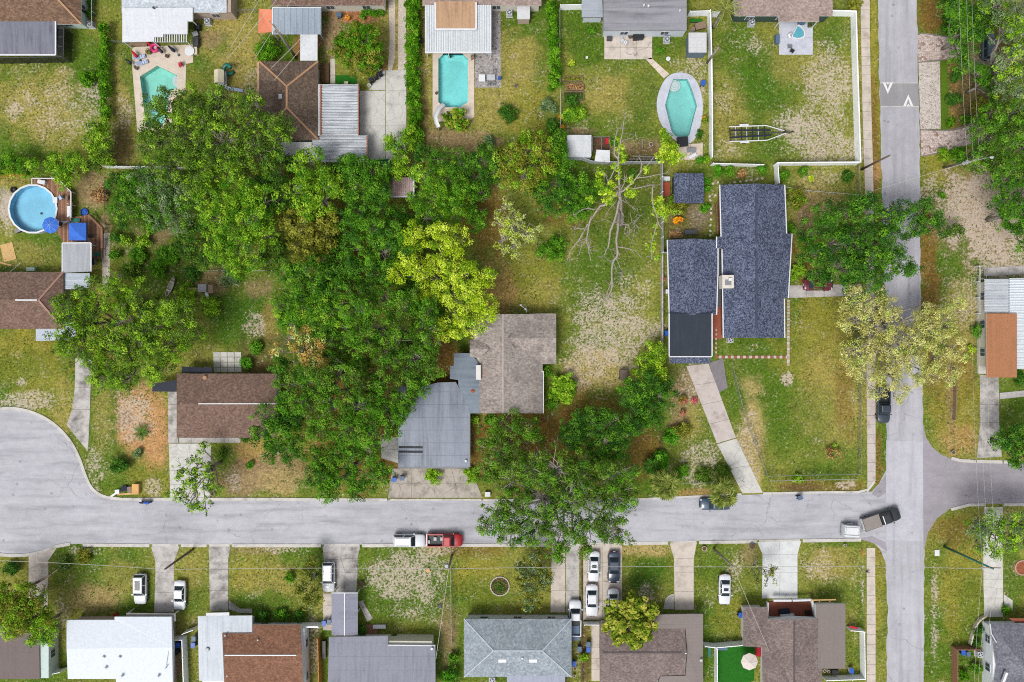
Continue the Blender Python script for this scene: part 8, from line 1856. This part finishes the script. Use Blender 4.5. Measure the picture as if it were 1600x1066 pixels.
# the bare dead tree with vines
def dead_tree():
    rg = np.random.default_rng(5)
    b0 = W(968, 330, 0)
    t = T('dead_tree', 'tall bare dead tree with pale limbs and hanging yellow green vines', 'tree', b0)
    S = [  # (radius at start, radius at end, [(px, py, z) ...])
     (.42, .34, [(972, 352, 0), (971, 330, 4), (969, 312, 6.5), (968, 298, 8)]), (.22, .05, [(968, 298, 8), (967, 270, 9.5), (966, 250, 10.3), (970, 225, 11), (974, 200, 11.5), (977, 178, 12)]),
     (.3, .14, [(968, 312, 6.5), (962, 340, 6), (956, 352, 6), (950, 388, 5.2)]), (.3, .14, [(968, 330, 4), (966, 350, 4.6), (962, 385, 4.8), (966, 400, 4.6), (958, 408, 4.4), (955, 430, 4), (956, 452, 3.8), (951, 465, 3.5)]),
     (.1, .03, [(951, 462, 3.5), (945, 468, 3.2), (939, 476, 3)]), (.1, .03, [(955, 440, 4), (950, 455, 3.6), (948, 462, 3.4)]), (.1, .04, [(950, 388, 5.2), (944, 398, 4.8), (940, 402, 4.6)]), (.12, .03, [(963, 385, 4.8), (980, 388, 5), (990, 392, 5), (996, 394, 4.8)]),
     (.1, .03, [(962, 400, 4.6), (968, 415, 4.2), (974, 424, 4)]), (.09, .03, [(957, 405, 4.4), (962, 420, 4), (966, 427, 3.8)]),
     (.26, .1, [(966, 300, 8), (948, 318, 7.5), (935, 325, 7), (925, 340, 6.5), (918, 352, 6.2), (912, 362, 6)]), (.15, .05, [(912, 362, 6), (902, 380, 5.6), (893, 388, 5.4), (888, 405, 5)]), (.07, .02, [(888, 402, 5), (884, 412, 4.6)]), (.07, .02, [(888, 402, 5), (892, 414, 4.6)]),
     (.2, .06, [(924, 338, 6.6), (919, 360, 6.2), (916, 375, 6), (920, 392, 5.6), (923, 408, 5.2)]), (.08, .03, [(917, 372, 6), (908, 390, 5.4), (902, 400, 5)]), (.1, .04, [(917, 372, 6), (922, 388, 5.6), (925, 398, 5.2)]), (.13, .1, [(915, 358, 6.2), (905, 357, 6.2), (897, 358, 6.2)]), (.12, .03, [(930, 328, 7), (915, 325, 7.4), (902, 332, 7.2), (895, 338, 7)]),
     (.2, .06, [(968, 300, 8), (985, 290, 8.6), (1000, 270, 9), (1012, 258, 9.2), (1022, 246, 9.4)]), (.14, .04, [(985, 296, 8.2), (1005, 292, 8.6), (1020, 288, 8.8), (1030, 290, 8.8)]), (.12, .04, [(995, 278, 8.8), (1010, 277, 9), (1030, 272, 9), (1044, 270, 9)]), (.1, .04, [(1000, 270, 9), (1004, 255, 9.6), (998, 245, 10)]),
     (.14, .05, [(1020, 288, 8.8), (1018, 318, 8), (1025, 330, 7.6), (1028, 350, 7), (1036, 362, 6.6)]), (.12, .03, [(1028, 345, 7), (1020, 372, 6.4), (1018, 392, 6), (1017, 404, 5.8)]), (.05, .02, [(1017, 402, 5.8), (1008, 400, 5.6)]), (.05, .02, [(1017, 402, 5.8), (1024, 408, 5.6)]),
     (.1, .03, [(968, 352, 4.6), (980, 350, 5), (990, 346, 5), (999, 361, 4.8)]), (.08, .02, [(982, 350, 5), (984, 362, 4.6), (982, 372, 4.4)]), (.08, .02, [(990, 347, 5), (992, 360, 4.6), (988, 374, 4.2)]), (.06, .02, [(978, 351, 5), (976, 362, 4.6), (974, 368, 4.4)]), (.06, .02, [(992, 348, 5), (996, 342, 5.2), (994, 336, 5.4)]),
     (.16, .06, [(966, 250, 10.3), (958, 240, 10.6), (962, 215, 11), (966, 200, 11.4)]), (.1, .03, [(966, 252, 10.3), (950, 285, 9.4), (948, 275, 9.6), (944, 270, 9.8)]), (.12, .04, [(967, 290, 8.6), (955, 300, 8.4), (948, 292, 8.8)]),
     (.08, .02, [(972, 222, 11), (985, 215, 11.4), (993, 212, 11.6)]), (.1, .03, [(970, 296, 8.4), (976, 285, 9), (976, 270, 9.4)]), (.08, .02, [(964, 312, 7), (948, 330, 6.6), (944, 345, 6.2)]), (.06, .02, [(968, 312, 6.5), (985, 322, 6), (996, 330, 5.6)])]
    mb = MB()
    for r0, r1, pts in S:
        P = [W(*q) for q in pts]; P = smooth_line(P, 1); n = len(P)
        P = [(x + rg.normal() * .06, y + rg.normal() * .06, z) for x, y, z in P]
        mb.tube(P, [.78 * (r0 + (r1 - r0) * i / (n - 1)) * rg.uniform(.85, 1.15) for i in range(n)], 7)
        if len(pts) > 2:
            for _ in range(6):
                i = rg.integers(1, n); q = np.array(P[i]); e = q + np.append(rg.normal(size=2) * .8, rg.normal() * .3); mb.tube([tuple(q), tuple((q + e) / 2 + rg.normal(size=3) * .1), tuple(e)], [.05, .035, .012], 4)
    t.part('trunk', mb, plain('bark_dead', (170, 160, 150), .22, 3, .9, .2), smooth=True)
    vines = [(936, 270, 9.4, 8), (938, 285, 9.2, 9), (944, 297, 9, 9), (955, 292, 9, 8), (956, 304, 8.6, 9), (950, 312, 8, 8), (967, 262, 10.2, 5), (968, 275, 9.8, 5), (983, 300, 8.6, 9), (990, 303, 8.6, 8), (975, 240, 11, 8), (970, 228, 11.4, 6), (966, 215, 11.2, 6), (972, 250, 10.6, 6), (960, 262, 10, 6), (1010, 262, 9.4, 7), (985, 280, 9, 7), (920, 308, 7.4, 6), (926, 315, 7.4, 4),
             (1035, 205, 8, 7), (1042, 218, 8, 11), (1050, 228, 8, 12), (1040, 238, 8, 12), (1055, 240, 8, 10), (1050, 250, 8, 9), (1062, 246, 7.6, 8), (1034, 250, 8, 7), (1028, 310, 8, 9), (1033, 322, 7.6, 10), (1036, 335, 7, 9), (1026, 325, 7.6, 8), (1024, 352, 6.8, 6), (1022, 365, 6.4, 6), (1020, 378, 6.2, 6), (1020, 390, 6, 6), (1013, 384, 6, 6), (1026, 402, 5.8, 6)]
    cen = []; rad = []
    for x, y, z, r in vines:
        for _ in range(10):
            cen.append(np.array(W(x + rg.normal() * r * .4, y + rg.normal() * r * .4, z - abs(rg.normal()) * .5))); rad.append(r / 10 * rg.uniform(.35, .6))
    A, Nn, Sz, V, K = clump_leaves(rg, np.array(cen), np.array(rad), 140, .26)
    o = leaf_mesh('vine_leaves', A - np.array(t.loc), Nn, Sz, V, [LEAF['lime'], LEAF['bright']], rg=rg, mi=(rg.random(len(cen)) < .45)[K].astype(int)); o.parent = t.o
    return t
dead_tree()
tree('broadleaf_tree', 'low dark understorey tree in the gap of the left wood', 'dark', [(525, 385, 22), (540, 365, 20), (530, 420, 20), (555, 450, 22), (505, 405, 20)], 5.5, kind2='mid', mixp=.4)
tree('broadleaf_tree', 'low dark understorey tree beneath the yellow green one', 'dark', [(650, 450, 24), (640, 430, 18), (670, 480, 22), (690, 500, 18), (640, 470, 20)], 6, kind2='mid', mixp=.4)
tree('broadleaf_tree', 'low dark tree between the bright oak and the play yard', 'dark', [(290, 385, 22), (310, 360, 22), (320, 400, 20), (430, 390, 20), (420, 410, 16)], 5, kind2='oak', mixp=.5)
tree('broadleaf_tree', 'dark filler tree behind the orange tinted one', 'dark', [(520, 540, 24), (530, 565, 22), (470, 580, 22), (440, 570, 16), (505, 515, 20), (565, 570, 22)], 8, kind2='mid', mixp=.5)
tree('broadleaf_tree', 'small dark tree between the corrugated roof and the wood', 'dark', [(600, 275, 16), (575, 260, 14), (525, 262, 16), (455, 255, 14), (540, 255, 14)], 5, kind2='mid', mixp=.4)
tree('broadleaf_tree', 'green tree filling the gap below the pool yard trees', 'mid', [(735, 330, 18), (750, 300, 18), (620, 335, 18), (640, 350, 18), (745, 350, 14)], 5.5, kind2='dark', mixp=.4)
tree('sparse_tree', 'small pale nearly leafless tree on the open lawn', 'pale', [(785, 325, 14), (795, 345, 16), (805, 355, 18), (820, 365, 16), (785, 375, 16), (800, 385, 14), (780, 350, 12), (812, 340, 10), (838, 355, 8), (805, 400, 8)], 5.5, dens=.54, clump=.5, leaf=.22, nl=110, kind2='lime', mixp=.35, bare=.6, bark='bark_pale', twig=.04)
bush('bright green shrub on the open lawn right of the pale sparse tree', 'mid', 858, 388, 26, 2.4, dens=.8); bush('rounded broad leaved shrub at the tan house corner', 'bright', 880, 606, 26, 2.4, leaf=.34); bush('low shrub in the notch of the tan house', 'mid', 850, 580, 12, 1.5); bush('leafy shrub against the tan house east wall', 'mid', 862, 630, 10, 1.4)
tree('broadleaf_tree', 'dark tree between the litter lawn and the pink driveway', 'dark', [(985, 610, 20), (1010, 605, 24), (1030, 620, 20), (990, 640, 20), (1015, 645, 24), (1005, 660, 14), (1038, 600, 14)], 6, kind2='mid', mixp=.3)
tree('broadleaf_tree', 'bright shrubby tree near the garage corner by the long wall', 'bright', [(1010, 565, 16), (1028, 550, 14), (1025, 575, 18), (1000, 580, 14), (1035, 588, 12), (1018, 540, 8)], 4, kind2='lime', mixp=.2)
bush('bright green shrub beside the pink driveway', 'vivid', 1050, 682, 14, 1.8); bush('olive shrub behind the bright shrub', 'olive', 1065, 672, 14, 1.6); bush('red flowering shrub left of the pink driveway', 'flower', 1068, 625, 8, 1.2, kind2='olive', mixp=.5); bush('pink flowering shrub at the driveway edge', 'flower', 1084, 626, 5, .9); bush('small orange red shrub below the flowers', 'flower', 1069, 645, 5, .9, kind2='mid', mixp=.5); bush('tropical leafy shrub beside the small fan palm', 'vivid', 1032, 722, 16, 2.0, leaf=.4); bush('dark shrub row at the front wire fence', 'mid', 1065, 740, 14, 1.8); bush('weedy shrub near the fan palm by the pink driveway', 'oak', 1100, 742, 16, 1.2); bush('weedy shrub at the driveway foot', 'oak', 1128, 735, 14, 1.0)
bush('round olive shrub left of the dark oak', 'bright', 1246, 428, 16, 2.0); bush('big rounded shrub at the corner of the blue grey house', 'olive', 1243, 312, 18, 2.4, kind2='bright', mixp=.4); bush('green shrub at the east wall of the blue grey house', 'mid', 1236, 355, 9, 1.4); bush('bright round shrub beside the shingled shed', 'vivid', 1105, 283, 7, 1.0); bush('lower bright round shrub beside the shingled shed', 'vivid', 1105, 294, 6, .9); bush('bright lettuce green shrub in the gravel garden', 'vivid', 1103, 326, 9, 1.2); bush('olive mound shrub overlapping the shingled shed', 'olive', 1060, 320, 18, 1.8, kind2='bright', mixp=.3); bush('orange leaved shrub in the gravel garden', 'orange', 1060, 344, 7, 1.0); bush('ferny plant by the low white fence', 'vivid', 1122, 270, 8, 1.2); bush('green plant along the low white fence', 'mid', 1140, 268, 9, 1.2); bush('red leaved plant along the low white fence', 'brown', 1160, 271, 8, 1.0); bush('leafy plant at the white fence junction', 'vivid', 1192, 265, 9, 1.5); bush('small shrub right of the white fence junction', 'mid', 1225, 275, 10, 1.2); bush('lime plant near the rope fence', 'lime', 1267, 279, 5, .7); bush('tropical plant by the trailer lawn fence', 'mid', 1255, 268, 8, 1.2); bush('dark plant below the trailer lawn fence', 'dark', 1325, 275, 10, 1.0)
bush('round clipped shrub on the top left lawn', 'hedge', 137, 123, 14, 1.8); bush('small clipped shrub against the mint wall, upper', 'dark', 141, 4, 6, 1.3); bush('small clipped shrub against the mint wall, lower', 'dark', 141, 21, 7, 1.3); bush('dark green shrub below the orange sail', 'hedge', 418, 75, 22, 2.4); bush('left of three small clipped shrubs by the cream wall', 'mid', 567, 22, 8, 1.2); bush('middle of three small clipped shrubs by the cream wall', 'mid', 582, 22, 8, 1.2); bush('right of three small clipped shrubs by the cream wall', 'mid', 595, 20, 7, 1.1); bush('dark low shrub at the round tree edge', 'dark', 590, 103, 7, 1.0)
bush('dark shrub on the lawn below the cobbled patio', 'dark', 797, 176, 16, 1.8); bush('faint grey green shrub near the second hedge', 'blueish', 765, 218, 10, 1.2); bush('dark rounded shrub at the foot of the white wire fence', 'dark', 865, 195, 12, 2.0); bush('grey green shrub on the left of the white wire fence', 'blueish', 860, 165, 14, 1.6); bush('big leafy shrub beside the raised beds', 'bright', 897, 176, 20, 2.4, kind2='mid', mixp=.4); bush('low dark planting below the raised beds', 'dark', 893, 157, 12, 1.2); bush('orange flowering plant on the white wire fence, upper', 'orange', 878, 182, 4, 1.0); bush('orange flowering plant on the white wire fence, lower', 'orange', 879, 198, 3, 1.0); bush('small lime plant left of the concrete patio', 'lime', 892, 99, 5, .8); bush('small shrub left of the weathered grey roof', 'mid', 923, 47, 7, .9); bush('orange green plant between pool and white fence', 'orange', 1101, 186, 6, 1.0, kind2='mid', mixp=.5); bush('dark spiky plant by the equipment pad', 'dark', 1092, 210, 7, .9); bush('tropical plant below the equipment pad', 'vivid', 1095, 250, 8, 1.2); bush('leafy shrub below the six sided pool', 'bright', 1105, 250, 7, 1.2); bush('green weeds beside the wire run', 'mid', 958, 222, 7, .9); bush('green weeds under the dead tree', 'vivid', 990, 272, 8, 1.0)
bush('yellow weeds at the shed front', 'olive', 928, 247, 5, .8); bush('shrub along the patio edge lawn', 'mid', 1032, 80, 6, .6); bush('brown brush heap right of the round pool', 'brown', 155, 304, 14, 1.2, name='brush_heap', cat='heap')
rosette('dark green cycad on the orange mulch mound', 'dark', 222, 676, 15); bush('dark rounded shrub below the orange mulch mound', 'dark', 186, 725, 16, 1.8); bush('grey shrub between cycad and kerb', 'blueish', 214, 708, 8, .9); bush('small shrub in front of the brown house', 'dark', 380, 683, 9, 1.0); bush('shrub at the driveway edge of the brown house', 'oak', 348, 710, 10, 1.1); bush('small weed shrub on the dirt front yard', 'mid', 390, 727, 7, .7)
bush('small shrub in the middle of the cracked driveway', 'bright', 678, 742, 15, 1.5); bush('shrub at the right end of the cracked driveway', 'bright', 735, 742, 14, 1.4); bush('low green shrubs below the tan house eave', 'mid', 765, 655, 10, 1.2); bush('shrub below the tan house near the metal roof', 'bright', 742, 658, 8, 1.2)
bush('round shrub on the front lawn left of the willowy tree', 'hedge', 455, 902, 9, 1.2); bush('dark shrub row at the rust brown house, left', 'dark', 412, 963, 12, 1.2); bush('dark shrub row at the rust brown house, middle', 'mid', 440, 962, 12, 1.2); bush('dark shrub row at the rust brown house, right', 'dark', 468, 964, 10, 1.1); bush('round shrub on the bottom left lawn', 'dark', 18, 888, 13, 1.6); bush('bare twiggy shrub where the left driveway pole leans', 'blueish', 100, 884, 12, 1.6, bare=.5, kind2='oak', mixp=.5); bush('dark shrub near the kerb left of the crossover', 'olive', 130, 868, 14, 1.0); bush('dark shrub at the grey carport house front, left', 'dark', 615, 1000, 9, 1.0); bush('lime shrub at the grey carport house front, middle', 'lime', 636, 1001, 7, .9); bush('lime shrub at the grey carport house front, right', 'lime', 661, 1002, 6, .9); bush('shrub beside the carport entry walk', 'dark', 566, 984, 9, 1.4); bush('tall shrub beside the grey and blue roofed houses', 'mid', 706, 1030, 10, 2.0); bush('leafy shrub at the bottom between grey and blue roofs', 'vivid', 704, 1056, 16, 2.2, kind2='dark', mixp=.4); bush('small palm like shrub on the dirt strip', 'bright', 913, 1028, 9, 1.6); bush('dark shrub left of the slate house, upper', 'dark', 1528, 985, 9, 1.2); bush('dark shrub left of the slate house, lower', 'dark', 1526, 1003, 8, 1.2); bush('hedge shrub at the side yard, left', 'hedge', 1505, 1055, 9, 1.4); bush('hedge shrub at the side yard, right', 'hedge', 1524, 1045, 10, 1.4); bush('shrub by the right driveway end', 'hedge', 1573, 952, 8, 1.0); bush('green shrub left of the orange roof', 'mid', 1528, 515, 12, 1.6); bush('lime shrub at the foot of the east porch', 'lime', 1518, 546, 7, .9); bush('dark shrubs right of the east driveway', 'dark', 1590, 590, 14, 1.5); bush('small shrub on the corner lawn fence', 'bright', 1245, 748, 9, .9); bush('brown twiggy brush on the corner lawn', 'brown', 1300, 705, 14, .9, name='brush_heap', cat='heap', bare=.6, dens=.3, kind2='bright', mixp=.4); bush('round clipped shrub in the paved forecourt island', 'hedge', 1509, 188, 9, 1.2); bush('dark planting in the forecourt island, upper', 'dark', 1492, 120, 12, 1.4); bush('dark planting in the forecourt island, middle', 'dark', 1490, 155, 13, 1.2); bush('dark planting in the forecourt island, lower', 'olive', 1530, 165, 14, 1.4); bush('small clipped shrub at the island tip', 'hedge', 1487, 192, 8, .9); bush('green clump beside the street lamp pole', 'mid', 1495, 245, 14, 2.0, leaf=.4); bush('ferny clump left of the street lamp pole', 'bright', 1475, 243, 12, 1.6); bush('small weed on the sandy verge', 'mid', 1472, 305, 6, .7)
hedge('tall green hedge between the concrete courtyard and the rectangular pool', 'hedge', [(645, -10), (645, 120), (648, 175), (652, 235)], 20, 2.6); hedge('narrow clipped hedge beside the top left lawn', 'hedge', [(163, 38), (163, 110), (164, 185)], 13, 2.2); hedge('leafy hedge left of the white wire fence', 'hedge', [(862, 5), (866, 60), (868, 138)], 16, 2.4); hedge('dark hedge under the top right wires', 'dark', [(1488, -10), (1486, 55)], 16, 2.2)
palm('fan palm at the kerb over the dark blue sedan', 'palm', 1131, 770, 4.5, 2.5, 34, .26, True, .22, .35, leaflets=17); palm('fan palm at the street right of the big oak', 'palm', 1040, 757, 4.2, 2.6, 34, .26, True, .22, .35, leaflets=17); palm('feather palm behind the pinkish tan house', 'palm', 1133, 14, 6.5, 2.6, 18, .55, False, .2, .3); palm('dark spiky palm left of the street fan palm', 'dark', 1018, 728, 1.6, 1.5, 22, .3, True, .14, .3, leaflets=13)
tree('croton_plant', 'yellow and green croton at the end of the rectangular pool', 'croton', [(705, 182, 12, .55), (718, 182, 12, .55), (712, 195, 12, .5), (722, 192, 10, .5), (703, 192, 9, .5)], 2.4, cat='shrub', dens=.9, clump=.5, leaf=.5, nl=70, kind2='hedge', mixp=.35, trunk=.06, bark='bark_dark')
tree('schefflera_tree', 'bushy yellow green tree over the mauve brown roof', 'croton', [(965, 950, 16), (990, 945, 18), (1012, 955, 14), (960, 975, 16), (985, 975, 22), (1010, 975, 16), (970, 995, 12), (992, 1000, 14), (1005, 990, 12)], 6, dens=1.5, clump=.6, leaf=.55, nl=70)
bush('sprawling palmetto clump at the top by the avenue', 'olive', 1335, 5, 12, 1.2, leaf=.4); bush('banana leaf plant right of the white vinyl corner', 'vivid', 1122, 262, 6, 1.4, leaf=.4)
bush('pale driftwood shrub heap on the right verge', 'pale', 1510, 560, 8, .5, dens=.4)
# ------------------------------------------------------------------ tufts of grass over the open ground
def grass_tufts(n=120000):
    rg = np.random.default_rng(77)
    x = rg.uniform(-82, 82, n); y = rg.uniform(-55, 55, n)
    k = fbm(x, y, .5, 61) + .35 * (fbm(x, y, .12, 71) - .5)
    ok = k > .50
    for pl in HARD:
        pa = np.array(pl); lo = pa.min(0) - .1; hi = pa.max(0) + .1
        m = ok & (x > lo[0]) & (x < hi[0]) & (y > lo[1]) & (y < hi[1])
        i = np.where(m)[0]
        if len(i): ok[i[pip(inset(pl, -.12), x[i], y[i])]] = False
    for pl in POOLS.values(): ok &= ~pip(inset(PX(pl), -1.0), x, y)
    x, y = x[ok], y[ok]; m = len(x)
    pos = np.stack([x, y, rg.uniform(.02, .10, m)], 1)
    lv = np.clip(.6 * fbm(x, y, .25, 81) * 1.2 - .1 + .5 * rg.random(m), 0, 1)
    o = leaf_mesh('grass', pos, rg.normal(size=(m, 3)) * .35 + [0, 0, 1], rg.uniform(.1, .3, m), lv, [LEAF['grass'], LEAF['hedge']], rg=rg, mi=(rg.random(m) < .28).astype(int))
    tag(o, 'tufts of short uneven grass over the lawns', 'grass', kind='stuff')
grass_tufts()
